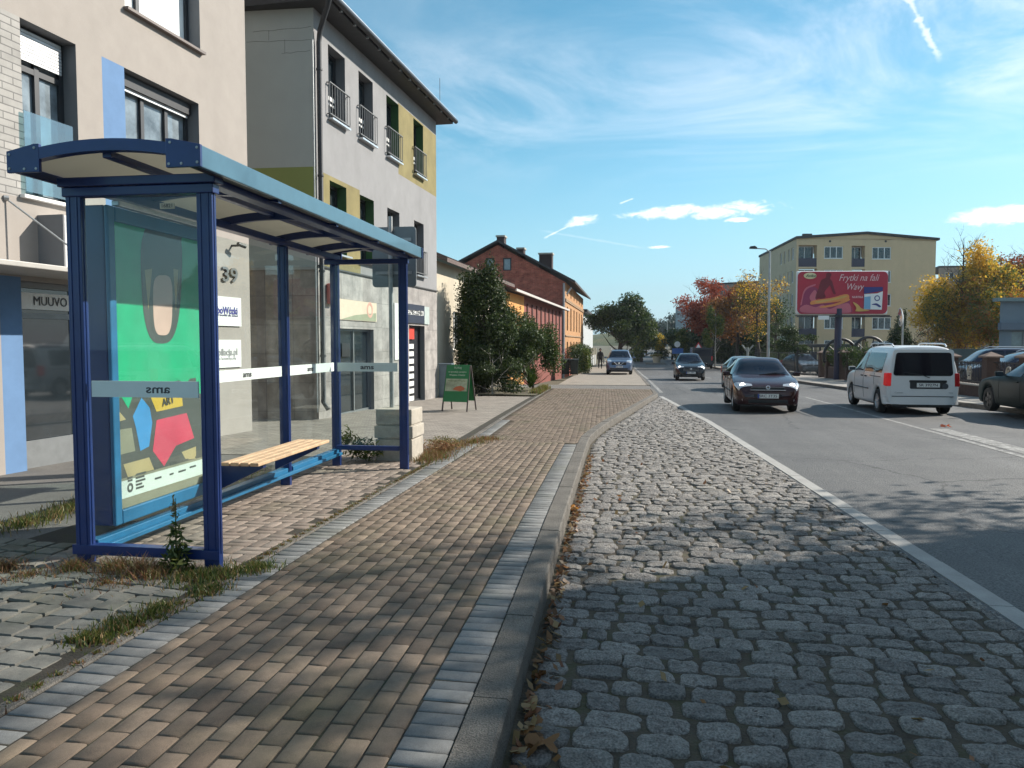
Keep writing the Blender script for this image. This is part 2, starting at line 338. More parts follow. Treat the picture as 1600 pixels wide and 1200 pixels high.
# ------------------------------------------------------------------ ground surfaces
def strip(name, fl, fr, y0, y1, dz, m, step=1.0, nx=1, kind='structure'):
    mb = MB(); n = max(2, int((y1-y0)/step)+1); P = []; UV = []
    for i in range(n):
        y = y0+(y1-y0)*i/(n-1); a, b = fl(y), fr(y)
        P.append([(a+(b-a)*k/nx, y, gz(y)+dz) for k in range(nx+1)]); UV.append([(a+(b-a)*k/nx, y) for k in range(nx+1)])
    mb.grid(P, 0, UV); return mb.build(name, m, kind=kind)
def groundmat(name, cols, scale, rough=.9, bump=.5, bscale=120, speck=.0, tracks=0):
    m = bpy.data.materials.new(name); m.use_nodes = True; MATS[name] = m
    nt = m.node_tree; b = nt.nodes['Principled BSDF']; N = lambda t: nt.nodes.new(t); l = nt.links.new
    t = N('ShaderNodeTexCoord'); n = N('ShaderNodeTexNoise'); l(t.outputs['Object'], n.inputs['Vector']); n.inputs['Scale'].default_value = scale; n.inputs['Detail'].default_value = 8; n.inputs['Roughness'].default_value = .7
    r = N('ShaderNodeValToRGB'); l(n.outputs['Fac'], r.inputs[0]); e = r.color_ramp.elements
    e[0].position = .3; e[1].position = .7; e[0].color = (*cols[0], 1); e[1].color = (*cols[-1], 1)
    if len(cols) == 3: q = e.new(.5); q.color = (*cols[1], 1)
    out = r.outputs[0]
    if speck:
        n2 = N('ShaderNodeTexNoise'); l(t.outputs['Object'], n2.inputs['Vector']); n2.inputs['Scale'].default_value = bscale; n2.inputs['Detail'].default_value = 3
        mr = N('ShaderNodeMapRange'); l(n2.outputs['Fac'], mr.inputs[0]); mr.inputs[1].default_value = .3; mr.inputs[2].default_value = .7; mr.inputs[3].default_value = 1-speck; mr.inputs[4].default_value = 1+speck
        h = N('ShaderNodeHueSaturation'); l(out, h.inputs['Color']); l(mr.outputs[0], h.inputs['Value']); out = h.outputs[0]
    if tracks:
        for (sx, sy, sc, k) in ((1.0, .03, 1.6, tracks), (.5, .5, .35, tracks*.8)):
            mp = N('ShaderNodeMapping'); l(t.outputs['Object'], mp.inputs[0]); mp.inputs['Scale'].default_value = (sx, sy, 1)
            n5 = N('ShaderNodeTexNoise'); l(mp.outputs[0], n5.inputs['Vector']); n5.inputs['Scale'].default_value = sc; n5.inputs['Detail'].default_value = 7; n5.inputs['Roughness'].default_value = .6
            m5 = N('ShaderNodeMapRange'); l(n5.outputs['Fac'], m5.inputs[0]); m5.inputs[1].default_value = .35; m5.inputs[2].default_value = .65; m5.inputs[3].default_value = 1-k; m5.inputs[4].default_value = 1+k
            h5 = N('ShaderNodeHueSaturation'); l(out, h5.inputs['Color']); l(m5.outputs[0], h5.inputs['Value']); out = h5.outputs[0]
        v5 = N('ShaderNodeTexVoronoi'); v5.feature = 'DISTANCE_TO_EDGE'; dn = N('ShaderNodeVectorMath'); dn.operation = 'MULTIPLY_ADD'; l(n.outputs['Color'], dn.inputs[0]); dn.inputs[1].default_value = (.9, .9, 0); l(t.outputs['Object'], dn.inputs[2]); l(dn.outputs[0], v5.inputs['Vector']); v5.inputs['Scale'].default_value = .22
        c5 = N('ShaderNodeMapRange'); l(v5.outputs['Distance'], c5.inputs[0]); c5.inputs[1].default_value = .0015; c5.inputs[2].default_value = .005; c5.inputs[3].default_value = .35; c5.inputs[4].default_value = 1
        h6 = N('ShaderNodeHueSaturation'); l(out, h6.inputs['Color']); l(c5.outputs[0], h6.inputs['Value']); out = h6.outputs[0]
    l(out, b.inputs['Base Color']); b.inputs['Roughness'].default_value = rough
    n3 = N('ShaderNodeTexNoise'); l(t.outputs['Object'], n3.inputs['Vector']); n3.inputs['Scale'].default_value = bscale; n3.inputs['Detail'].default_value = 4
    bp = N('ShaderNodeBump'); l(n3.outputs['Fac'], bp.inputs['Height']); bp.inputs['Strength'].default_value = bump; bp.inputs['Distance'].default_value = .012; l(bp.outputs[0], b.inputs['Normal'])
    return m
earth = groundmat('earth', [(.05, .045, .03), (.10, .085, .055), (.075, .085, .035)], .7, .95)
joint = groundmat('joint_dirt', [(.018, .015, .012), (.035, .029, .021), (.028, .034, .012)], 5, .98, .6, 90)
bayjoint = groundmat('bay_joint', [(.04, .032, .024), (.075, .06, .042), (.05, .055, .02)], 4, .98, .8, 60)
asphalt = groundmat('asphalt_surface', [(.068, .067, .068), (.102, .10, .098)], .8, .7, 1.0, 75, .7, .16)
asphalt_side = groundmat('old_asphalt', [(.10, .095, .088), (.16, .15, .138)], 2.0, .85, .7, 90, .3)
conc = groundmat('kerb_concrete', [(.085, .077, .066), (.165, .15, .132)], 4, .9, .8, 130, .4)
whitek = groundmat('pale_kerb', [(.27, .262, .25), (.38, .372, .355)], 3, .85, .3, 150, .1)

# terrain sheet to the horizon
mb = MB(); ys = [-60, -10, 0, 10, 20, 30, 40, 55, 70, 85, 100, 150, 200, 300, 420]
xs = [-300, -100, -40, -14, 0, 14, 40, 100, 300]
mb.grid([[(x, y, gz(min(y, 400))-.35) for x in xs] for y in ys]); mb.build('ground', earth, kind='structure')
strip('road', lambda y: (W(y) if y < 28 else K(y)+.1)-.05, lambda y: RKx(y)+.1, -6, 300, ROAD, asphalt, 2, 6)
strip('bay_bed', lambda y: K(y)-.02, lambda y: W(y)+.05, -2, 27.9, ROAD-.009, bayjoint, .5, 3)
strip('path_bed', lambda y: PL(y)-.25, lambda y: K(y)+.02, -3, 31.4, -.007, joint, .5, 3)
# far footpath: asphalt drive then slabs
pav_far = groundmat('far_path', [(.20, .175, .145), (.28, .25, .21)], 1.5, .9, .4, 60, .2)
strip('footpath', PL, K, 35.2, 110, -.004, pav_far, 2, 2)
strip('driveway', lambda y: -6.6, lambda y: K(y)+.1, 31.3, 35.3, -.02, asphalt_side, .5, 4)
# plaza on the left, up to the houses
plaza_m = brickmat('plaza_paving', (.20, .175, .15), (.28, .25, .215), (.07, .06, .05), .2, .1, .007, .9, var=.22)
strip('plaza', lambda y: -16, lambda y: PL(y)-.1, 9.9, 25.2, -.012, plaza_m, .5, 4)
strip('forecourt', lambda y: -16, lambda y: -4.55, -4, 9.95, -.02, asphalt_side, .5, 3)
strip('planting_bed', lambda y: -8, lambda y: PL(y)-.12, 25.3, 31.2, .03, earth, .5, 3)
# right pavement and yards
slab_m = brickmat('slab_paving', (.27, .25, .22), (.34, .31, .28), (.12, .11, .10), .5, .5, .012, .9, var=.2)
strip('pavement', lambda y: RKx(y)+.12, lambda y: RKx(y)+3.2, -6, 120, .0, slab_m, 1, 2)
strip('yard', lambda y: RKx(y)+3.1, lambda y: 80, -6, 120, -.03, asphalt_side, 2, 3)

def kerb_line(name, f, wid, y0, y1, dz, h, seg, m, chamfer=.012, gap=.006):
    mb = MB(); y = y0
    while y < y1:
        e = min(y+seg, y1); ya, yb = y+gap/2, e-gap/2; j = random.uniform(-.003, .003); za, zb = gz(ya)+dz+j, gz(yb)+dz+j+random.uniform(-.002, .002)
        a, b = f(ya), f(yb)
        Pts = []
        for (yy, xx, zz) in ((ya, a, za), (yb, b, zb)):
            Pts.append([Vector((xx, yy, zz-h)), Vector((xx, yy, zz)), Vector((xx+wid-chamfer, yy, zz)), Vector((xx+wid, yy, zz-chamfer)), Vector((xx+wid+.008, yy, zz-h))])
        i = len(mb.v); mb.v += Pts[0]+Pts[1]
        for k in range(4): mb.f.append((i+k, i+k+1, i+5+k+1, i+5+k)); mb.m.append(0)
        mb.f.append((i+4, i+3, i+2, i+1, i)); mb.m.append(0); mb.f.append((i+5, i+6, i+7, i+8, i+9)); mb.m.append(0)
        y = e
    return mb.build(name, m, kind='structure')
kerb_line('kerb', K, .15, -2, 27.9, .006, .17, 1.0, conc)
kerb_line('kerb', K, .15, 27.9, 31.3, .006, .17, 1.0, conc)
kerb_line('kerb', K, .15, 35.3, 100, .006, .17, 2.0, conc)
kerb_line('kerb', lambda y: RKx(y), .15, -6, 110, .006, .17, 2.0, conc)
kerb_line('edging_band', W, .15, -2, 28.2, ROAD+.006, .1, 1.0, whitek, .006)
kerb_line('edging_strip', lambda y: PL(y)-.08, .07, -1, 31, .004, .12, 1.0, conc, .006)

# --- bricks: every paver is real geometry
def bricks(name, cells, m, gap=.009, h=.03, bev=.006, jit=.0015, dz=0):
    """cells: (cx, cy, ax, ay, halfx, halfy) where (ax, ay) is the long direction"""
    V = []; F = []
    for (cx, cy, ax, ay, hx, hy) in cells:
        hx -= gap/2; hy -= gap/2; j = random.gauss(0, jit); t1 = random.gauss(0, .006); t2 = random.gauss(0, .008)
        base = len(V)
        rot = random.gauss(0, .006); c, s = math.cos(rot), math.sin(rot); dx, dy = ax*c-ay*s, ax*s+ay*c
        for (ins, zz) in ((0, -h), (0, -bev), (bev, 0)):
            for (sx, sy) in ((-1, -1), (1, -1), (1, 1), (-1, 1)):
                lx, ly = sx*(hx-ins), sy*(hy-ins); x = cx+dx*lx-dy*ly; y = cy+dy*lx+dx*ly
                V.append((x, y, gz(y)+dz+zz+j+lx*t1+ly*t2))
        for r_ in (0, 4):
            for k in range(4): F.append((base+r_+k, base+r_+(k+1) % 4, base+r_+4+(k+1) % 4, base+r_+4+k))
        F.append((base+8, base+9, base+10, base+11))
    return npmesh(name, V, F, m, kind='structure')
def pavermat(name, c1, c2, moss=.0, rough=.85):
    m = bpy.data.materials.new(name); m.use_nodes = True; MATS[name] = m
    nt = m.node_tree; b = nt.nodes['Principled BSDF']; N = lambda t: nt.nodes.new(t); l = nt.links.new
    g = N('ShaderNodeNewGeometry'); r = N('ShaderNodeValToRGB'); l(g.outputs['Random Per Island'], r.inputs[0])
    r.color_ramp.elements[0].color = (*c1, 1); r.color_ramp.elements[1].color = (*c2, 1)
    t = N('ShaderNodeTexCoord'); n = N('ShaderNodeTexNoise'); l(t.outputs['Object'], n.inputs['Vector']); n.inputs['Scale'].default_value = 9; n.inputs['Detail'].default_value = 9; n.inputs['Roughness'].default_value = .75
    mr = N('ShaderNodeMapRange'); l(n.outputs['Fac'], mr.inputs[0]); mr.inputs[1].default_value = .28; mr.inputs[2].default_value = .72; mr.inputs[3].default_value = .68; mr.inputs[4].default_value = 1.28
    h = N('ShaderNodeHueSaturation'); l(r.outputs[0], h.inputs['Color']); l(mr.outputs[0], h.inputs['Value'])
    n2 = N('ShaderNodeTexNoise'); l(t.outputs['Object'], n2.inputs['Vector']); n2.inputs['Scale'].default_value = 1.3; n2.inputs['Detail'].default_value = 5
    m2 = N('ShaderNodeMapRange'); l(n2.outputs['Fac'], m2.inputs[0]); m2.inputs[1].default_value = .5; m2.inputs[2].default_value = .72; m2.inputs[4].default_value = moss
    mx = N('ShaderNodeMix'); mx.data_type = 'RGBA'; l(m2.outputs[0], mx.inputs[0]); l(h.outputs[0], mx.inputs[6]); mx.inputs[7].default_value = (.07, .075, .03, 1)
    n4 = N('ShaderNodeTexNoise'); l(t.outputs['Object'], n4.inputs['Vector']); n4.inputs['Scale'].default_value = 330; n4.inputs['Detail'].default_value = 2
    m4 = N('ShaderNodeMapRange'); l(n4.outputs['Fac'], m4.inputs[0]); m4.inputs[1].default_value = .3; m4.inputs[2].default_value = .7; m4.inputs[3].default_value = .75; m4.inputs[4].default_value = 1.25
    h2 = N('ShaderNodeHueSaturation'); l(mx.outputs[2], h2.inputs['Color']); l(m4.outputs[0], h2.inputs['Value'])
    l(h2.outputs[0], b.inputs['Base Color']); b.inputs['Roughness'].default_value = rough
    bp = N('ShaderNodeBump'); l(n4.outputs['Fac'], bp.inputs['Height']); bp.inputs['Strength'].default_value = .35; bp.inputs['Distance'].default_value = .003; l(bp.outputs[0], b.inputs['Normal'])
    return m
brown = pavermat('brown_pavers', (.115, .083, .06), (.195, .147, .107), .45)
greyp = pavermat('grey_pavers', (.135, .135, .132), (.205, .205, .20), .3)
pinkp = pavermat('rose_pavers', (.165, .13, .107), (.245, .20, .168), .25)
sett_m = pavermat('grey_setts', (.125, .122, .108), (.195, .188, .165), .6)
def kdir(y): d = Vector((K(y+.3)-K(y-.3), .6)).normalized(); return d
cells = []; edgeR = []; edgeL = []
# grey header course along the kerb, and along the left edge
y = -1.0
while y < 11.8:
    edgeR.append((K(y)-.105, y, 1, -.0, .1, .05)); y += .1
y = -.6
while y < 16:
    edgeL.append((PL(y)+.095, y, 1, .0, .1, .05)); y += .1
col = 0; 
while col < 17:
    o = .255+.1*col; y = -1+(.1 if col % 2 else 0)
    while y < 12.0:
        d = kdir(min(y, 11.3)); x = K(min(y, 12.5))-o
        lft = max(x-.05, PL(y)+.197)
        if x+.05-lft > .025: cells.append(((x+.05+lft)/2, y, d.x, d.y, .1, (x+.05-lft)/2))
        y += .2
    col += 1
bricks('brick_path', cells, brown)
bricks('grey_course', edgeR, greyp); bricks('grey_course', edgeL, greyp)
cells = []; y = 12.06; row = 0
while y < 31.3:       # transverse courses further on
    xl = PL(y)+(.2 if y < 16 else 0.0); xr = K(y)-.005; x = xl+(.1 if row % 2 else .2)-.1
    while x < xr-.04:
        e = min(x+.2, xr); cells.append(((x+e)/2, y, 1, 0, (e-x)/2, .05)); x = e
    y += .1; row += 1
bricks('brick_path', cells, brown)
cells = []          # basket weave under the shelter
for i in range(-1, 7):
    for j in range(0, 29):
        bx = -2.62-.2*i-.1; by = 4.62+.2*j
        if bx-.1 < -4.35: continue
        for q in (-.05, .05):
            if (i+j) % 2: cells.append((bx+q, by, 0, 1, .1, .05))
            else: cells.append((bx, by+q, 1, 0, .1, .05))
cells = [c for c in cells if c[0]+.05 < PL(c[1])-.1]
bricks('shelter_paving', cells, pinkp)
strip('shelter_bed', lambda y: -4.6, lambda y: PL(y)-.05, -3, 10.2, -.0165, joint, .5, 2)
# worn grey setts left of the path in front of the shelter
def stones(name, rows, m, dome=.012, rough=.008, rr=.8, nseg=24, gap=.012, sh=.93):
    """rows: list of quads [(x,y)*4]; irregular rounded stones"""
    V = []; F = []; ang = np.linspace(0, 2*np.pi, nseg, endpoint=False)
    rings = [(1.0, -.035), (.985, -.009), (sh, -.0015), (.62, .4*dome), (.28, dome*.9)]
    for q in rows:
        q = np.array(q); c = q.mean(0)
        # superellipse outline mapped bilinearly into the quad
        p_ = 10.0*rr; r_ = 1/(np.abs(np.cos(ang))**p_+np.abs(np.sin(ang))**p_)**(1/p_)
        r_ = r_*(1+rng.normal(0, .04 if rr < 1.2 else .018, nseg)); r_ = r_ if rr > 1.2 else (r_+np.roll(r_, 1)*.5+np.roll(r_, -1)*.5)/2; r_ = r_*.97
        a = r_*np.cos(ang); b = r_*np.sin(ang)
        base = len(V); zt = rng.normal(0, rough*.55); tx, ty = rng.normal(0, .03, 2)
        for (s, z) in rings:
            A, B = a*s, b*s
            px = .25*((1-A)*(1-B)*q[0, 0]+(1+A)*(1-B)*q[1, 0]+(1+A)*(1+B)*q[2, 0]+(1-A)*(1+B)*q[3, 0])
            py = .25*((1-A)*(1-B)*q[0, 1]+(1+A)*(1-B)*q[1, 1]+(1+A)*(1+B)*q[2, 1]+(1-A)*(1+B)*q[3, 1])
            nz = rng.normal(0, rough*.45, nseg) if s < .99 else np.zeros(nseg)
            for k in range(nseg):
                V.append((px[k], py[k], z+zt+nz[k]+tx*(px[k]-c[0])+ty*(py[k]-c[1])))
        V.append((c[0], c[1], dome+zt+rng.normal(0, rough*.4)))
        for i in range(len(rings)-1):
            for k in range(nseg): F.append((base+i*nseg+k, base+i*nseg+(k+1) % nseg, base+(i+1)*nseg+(k+1) % nseg, base+(i+1)*nseg+k))
        e = base+(len(rings)-1)*nseg; ct = e+nseg
        for k in range(0, nseg, 2): F.append((e+k, e+(k+1) % nseg, e+(k+2) % nseg, ct))
    V = np.array(V); return V, F
rows = []; y = 1.2; rI = 0
while y < 4.75:
    x = PL(y)-.14-random.uniform(0, .1); 
    while x > -5.2:
        wd = random.uniform(.15, .21); g = .005; sk = .25*(-x-2.5)
        def q(xx, yy): return (xx, yy+.10*(-xx-2.5)+random.gauss(0, .006))
        rows.append([q(x-wd+g, y+g), q(x-g, y+g), q(x-g, y+.145-g), q(x-wd+g, y+.145-g)]); x -= wd
    y += .145; rI += 1
V, F = stones('s', rows, None, dome=.0015, rough=.002, rr=1.3, sh=.96); V[:, 2] += np.array([gz(v) for v in V[:, 1]])+.0
npmesh('sett_paving', V, F, sett_m, smooth=True, kind='structure').data.set_sharp_from_angle(angle=R(38))
# granite cobbles of the bus bay
rows = []; y = 1.0; ph = 0
while y < 27.6:
    pit = .168+random.uniform(-.008, .008); x = K(y)+.17+random.uniform(0, .06)
    while x < W(y)-.05:
        wd = min(max(random.gauss(.205, .034), .13), .28); xe = min(x+wd, W(y)-.01)
        if xe-x < .07: break
        def wob(xx, yy): return (xx+random.gauss(0, .007), yy+.035*math.sin(xx*1.7+ph+yy*.6)+.02*math.sin(xx*4.1+yy)+.05*(xx-K(yy))*(.6)+random.gauss(0, .008))
        g = random.uniform(.005, .014)
        rows.append([wob(x+g, y+g*.8), wob(xe-g, y+g*.8), wob(xe-g, y+pit-g*.8), wob(x+g, y+pit-g*.8)])
        x = xe+(.03 if random.random() < .04 else 0)
    y += pit
V, F = stones('c', rows, None, dome=.007, rough=.007, rr=1.15); V[:, 2] += np.array([gz(v) for v in V[:, 1]])+ROAD+.004
def granitemat():
    m = pavermat('granite_cobbles', (.185, .168, .155), (.315, .288, .262), .14, .6); nt = m.node_tree
    b = nt.nodes['Principled BSDF']; l = nt.links.new; t = nt.nodes.new('ShaderNodeTexCoord')
    n = nt.nodes.new('ShaderNodeTexNoise'); l(t.outputs['Object'], n.inputs['Vector']); n.inputs['Scale'].default_value = 55; n.inputs['Detail'].default_value = 7; n.inputs['Roughness'].default_value = .7
    for q in nt.nodes:
        if q.type == 'TEX_NOISE' and abs(q.inputs['Scale'].default_value-330) < 1: q.inputs['Scale'].default_value = 105; q.inputs['Detail'].default_value = 5
        if q.type == 'MAP_RANGE' and abs(q.inputs[3].default_value-.75) < .01: q.inputs[1].default_value = .35; q.inputs[2].default_value = .65; q.inputs[3].default_value = .55; q.inputs[4].default_value = 1.4
    bp = nt.nodes.new('ShaderNodeBump'); l(n.outputs['Fac'], bp.inputs['Height']); bp.inputs['Strength'].default_value = 1; bp.inputs['Distance'].default_value = .03
    l(bp.outputs[0], b.inputs['Normal']); return m
npmesh('cobble_bay', V, F, granitemat(), smooth=True, kind='structure').data.set_sharp_from_angle(angle=R(44))
# road markings, worn patches and painted-in glare
mk = groundmat('worn_glare_marking', [(.09, .088, .086), (.20, .197, .19), (.46, .45, .43)], 7, .8, .6, 75, .4)
strip('road_marking', lambda y: 5.62+.012*(y-12), lambda y: 5.74+.012*(y-12), 4, 29, ROAD+.004, mk, 1)
strip('road_marking', lambda y: 5.84+.012*(y-12), lambda y: 6.2+.012*(y-12), 4, 17, ROAD+.004, mk, 1)  # worn line, widened so its pale colour also paints in road glare
strip('road_marking', lambda y: K(y)+.35, lambda y: K(y)+.5, 31, 160, ROAD+.004, mk, 3)
for yy in (34, 42, 50, 58, 66, 76, 86):
    strip('road_marking', lambda y: (K(y)+RKx(y))/2+.4, lambda y: (K(y)+RKx(y))/2+.53, yy, yy+4, ROAD+.004, mk, 1)
# ------------------------------------------------------------------ bus shelter
FX, BX = -2.735, -3.65                    # front and back post centre lines
Y0, Y1 = 4.56, 8.98
sh = thing('bus_shelter', 'blue framed glass bus shelter with arched roof and poster panel beside the brick path', 'bus shelter', (FX, Y0, 0))
def post(x, y, zb=-.08, zt=2.5, w=.105):
    mb = MB(); h = w/2
    for dx, ww in ((-1, .3), (0, .46), (1, .3)):     # fluted profile
        pass
    mb.box(x-h, x+h, y-h*.5, y+h*.5, zb, zt)
    for k in (-.5, .5):
        mb.box(x+k*h-.006, x+k*h+.006, y-h*.5-.005, y-h*.5+.001, zb+.2, zt-.003)
    for k in (0,):
        mb.box(x+h-.001, x+h+.005, y+k*h-.006, y+k*h+.006, zb+.2, zt-.003)
    return mb.build('post', blue_shaded, sh, bevel=.008)
for (x, y) in ((FX, Y0), (FX, Y1), (BX, Y0), (BX, 7.65), (BX, 9.12), (BX, 6.12)): post(x, y)
def shbox(name, m, *a, bevel=.006, parent=sh):
    mb = MB()
    for q in a: mb.box(*q)
    return mb.build(name, m, parent, bevel=bevel)
shbox('top_beam', blue_shaded, (BX-.09, FX+.09, Y0-.055, Y0+.055, 2.502, 2.56), (BX-.07, FX+.07, Y0-.04, Y0+.04, 2.44, 2.499))
shbox('top_beam', blue_shaded, (BX-.07, FX+.07, Y1-.03, Y1+.03, 2.44, 2.50))
shbox('top_beam', blue_shaded, (BX-.05, BX+.05, Y0+.06, 9.2, 2.502, 2.57))
shbox('top_beam', blue_shaded, (FX-.05, FX+.05, Y0+.06, Y1+.05, 2.502, 2.57))
shbox('bottom_rail', blue_shaded, (BX-.075, FX-.058, Y0-.035, Y0+.04, .085, .15), (FX-.056, FX+.0585, Y0-.05, Y0-.046, .09, .15))
shbox('bottom_rail', blue_shaded, (BX+.058, FX-.058, Y1-.03, Y1+.03, .17, .225))
shbox('bottom_rail', blue_lit, (BX+.056, BX+.095, Y0+.05, 9.07, .09, .125), (BX-.03, BX+.054, Y0+.05, 6.06, .08, .165), (BX-.03, BX+.054, 6.18, 7.59, .08, .165), (BX-.03, BX+.054, 7.71, 9.06, .08, .165))
# glass with frosted bands and lettering
def glass(x0, y0, x1, y1, z0=.17, z1=2.43, btxt=True, along='y', tx=None):
    d = Vector((x1-x0, y1-y0, 0)); ln = d.length; d /= ln; n = Vector((-d.y, d.x, 0)); c = Vector(((x0+x1)/2, (y0+y1)/2, (z0+z1)/2))
    mb = MB(); mb.obox(c, d*ln/2, n*.004, Vector((0, 0, (z1-z0)/2)))
    g = mb.build('glass_pane', shelter_glass, sh)
    mb = MB(); zb = 1.19; mb.obox((c.x, c.y, zb), d*(ln/2-.02), n*.006, Vector((0, 0, .053))); mb.build('frosted_band', band_m, g)
    if tx is not None:
        p = Vector((x0, y0, zb))+d*ln*tx[0]
        text('ams', .078, p+n*.007*tx[1], d*tx[2], (0, 0, 1), textdark, g, shear=0, off=.0015, depth=.001, bold=.02, width=.17)
    return g
glass(BX+.06, Y0, FX-.06, Y0, tx=(.62, -1, -1))
glass(BX+.06, Y1, FX-.06, Y1, z0=.23, tx=(.5, -1, 1))
glass(BX, 6.19, BX, 7.59, tx=(.45, -1, 1)); glass(BX, 7.71, BX, 9.06, tx=(.45, -1, 1))
# curved roof
def arch(x, z0=2.60, rise=.08):
    t = (x-(-3.195))/.62; return z0+rise*(1-t*t)
YA, YB = 4.22, 9.27
roofm = bpy.data.materials.new('roof_sheet'); roofm.use_nodes = True
_n = roofm.node_tree; _n.nodes.clear(); _l = _n.links.new
_tr = _n.nodes.new('ShaderNodeBsdfTranslucent'); _tr.inputs[0].default_value = (.56, .54, .47, 1); _df = _n.nodes.new('ShaderNodeBsdfDiffuse')
_t = _n.nodes.new('ShaderNodeTexCoord'); _no = _n.nodes.new('ShaderNodeTexNoise'); _l(_t.outputs['Object'], _no.inputs['Vector']); _no.inputs['Scale'].default_value = 3; _no.inputs['Detail'].default_value = 8
_r = _n.nodes.new('ShaderNodeValToRGB'); _l(_no.outputs['Fac'], _r.inputs[0]); _r.color_ramp.elements[0].color = (.28, .27, .235, 1); _r.color_ramp.elements[1].color = (.5, .48, .43, 1); _l(_r.outputs[0], _df.inputs[0])
_m = _n.nodes.new('ShaderNodeMixShader'); _m.inputs[0].default_value = .55; _l(_df.outputs[0], _m.inputs[1]); _l(_tr.outputs[0], _m.inputs[2]); _l(_m.outputs[0], _n.nodes.new('ShaderNodeOutputMaterial').inputs[0])
mb = MB(); NX = 16; xs = [-3.785+1.18*i/NX for i in range(NX+1)]
mb.grid([[(x, y, arch(x)-.02) for x in xs] for y in np.linspace(YA+.04, YB-.02, 9)]); 
mb.grid([[(x, y, arch(x)-.008) for x in xs] for y in np.linspace(YA+.04, YB-.02, 9)]); mb.build('roof_sheet', roofm, sh, smooth=True)
for y in (YA+.02, 5.35, 6.5, 7.65, 8.6, YB-.02):
    mb = MB(); w_ = .03 if y in (YA+.02, YB-.02) else .025
    for i in range(NX):
        a, b = xs[i], xs[i+1]; t0 = .035 if w_ == .03 else -.022; d0 = .07
        mb.hexa([(a, y-w_, arch(a)+t0-d0), (b, y-w_, arch(b)+t0-d0), (b, y+w_, arch(b)+t0-d0), (a, y+w_, arch(a)+t0-d0), (a, y-w_, arch(a)+t0), (b, y-w_, arch(b)+t0), (b, y+w_, arch(b)+t0), (a, y+w_, arch(a)+t0)])
    mb.build('roof_rib', blue_shaded, sh, weld=True)
fascm = mat('fascia_paint', (.065, .145, .20), .3, var=.1, coat=.3, grime=.15)
shbox('fascia', fascm, (-2.61, -2.58, YA+.02, YB, 2.535, 2.665))
shbox('gutter', darksteel, (-2.675, -2.615, YA+.05, YB-.02, 2.54, 2.57))
shbox('fascia', blue_shaded, (-3.82, -3.79, YA+.02, YB, 2.535, 2.665))
shbox('roof_beam', blue_shaded, (-3.24, -3.18, YA+.05, YB-.05, 2.615, 2.658))
for xs_, sg in ((-2.585, 1), (-3.815, -1)):     # bracket plates with bolts
    for yy in (YA, YB+.01):
        e = xs_+sg*.02; i_ = xs_-sg*.2
        pl = MB(); pl.prism([(e, yy-.012, 2.53), (e, yy-.012, 2.66), (xs_-sg*.17, yy-.012, 2.70), (i_, yy-.012, 2.70), (i_, yy-.012, 2.53)], (0, .024, 0))
        b = pl.build('bracket_plate', blue_shaded, sh, bevel=.003)
        for (bx, bz) in ((e-sg*.02, 2.555), (e-sg*.02, 2.64), (i_+sg*.02, 2.55), (i_+sg*.03, 2.675), (xs_-sg*.1, 2.55)):
            mb = MB(); mb.lathe([(.0, -.004), (.008, -.003), (.009, .0)], (bx, yy-.0125, bz), (0, 1, 0), 10); mb.build('bolt', steel, b)
# bench
mb = MB()
for k in range(4): mb.box(-3.45+.088*k, -3.45+.088*k+.076, 5.95, 7.52, .455, .485)
wood = mat('bench_wood', (.52, .36, .22), .55, var=.28, scale=9, bump=.15, bscale=60)
mb.build('bench_slats', wood, sh, bevel=.006)
for yy in (6.12, 7.3):
    mb = MB(); mb.prism([(BX+.055, yy-.03, .2), (BX+.055, yy-.03, .42), (-3.42, yy-.03, .453), (-3.14, yy-.03, .453), (-3.14, yy-.03, .42)], (0, .06, 0)); mb.build('bench_bracket', blue_shaded, sh, bevel=.004)
# poster panel on the back wall
PX = -3.58; PY0, PY1, PZ0, PZ1 = 4.76, 6.07, .22, 2.43
shbox('panel_box', blue_shaded, (PX-.17, PX-.02, PY0, PY1, PZ0, PZ1), bevel=.01)
pf = MB(); fw = .12
pf.box(PX-.018, PX+.012, PY0, PY0+.075, PZ0, PZ1); pf.box(PX-.018, PX+.012, PY1-.1, PY1, PZ0, PZ1); pf.box(PX-.018, PX+.012, PY0+.077, PY1-.102, PZ0, PZ0+.1); pf.box(PX-.018, PX+.012, PY0+.077, PY1-.102, PZ1-.1, PZ1)
pf = pf.build('panel_frame', blue_lit, sh, bevel=.01)
for z_ in (2.49,): shbox('shelf_strip', alu, (PX-.03, PX+.03, PY0+.1, PY1-.05, 2.438, 2.475))
def pp(u, v, off=0): q = onplane(u, v, (PX-.012+off, 0, 0), Vector((1, 0, 0))); return (PX-.012+off, q.y, q.z)
cg = mat('poster_green', (.012, .43, .21), .5, var=.08); cgrey = mat('poster_grey', (.085, .08, .075), .55, var=.1); cpink = mat('poster_pink', (.78, .46, .40), .5, var=.06); ctan = mat('poster_tan', (.52, .37, .19), .5, var=.06)
cblue = mat('poster_blue', (.06, .30, .66), .5, var=.06); cred = mat('poster_red', (.75, .06, .12), .5, var=.06); cwhite = mat('poster_white', (.78, .77, .74), .5, var=.03); cyel = mat('poster_yellow', (.75, .45, .06), .5, var=.05); cstone = mat('poster_stone', (.30, .26, .19), .5, var=.08)
PM = [cg, cgrey, cpink, ctan, cblue, cred, cwhite, cyel, cstone]
mb = MB(); ylo, yhi = PY0+.075, PY1-.1; zlo, zhi = PZ0+.1, PZ1-.1
mb.face([(PX-.0125, ylo, zlo), (PX-.0125, yhi, zlo), (PX-.0125, yhi, zhi), (PX-.0125, ylo, zhi)], 8)
def pz(u, v): return pp(u, v)[2]
def shape(pts, m, lay): mb.face([pp(u, v, lay*.0012) for (u, v) in pts], m)
def clampy(): pass
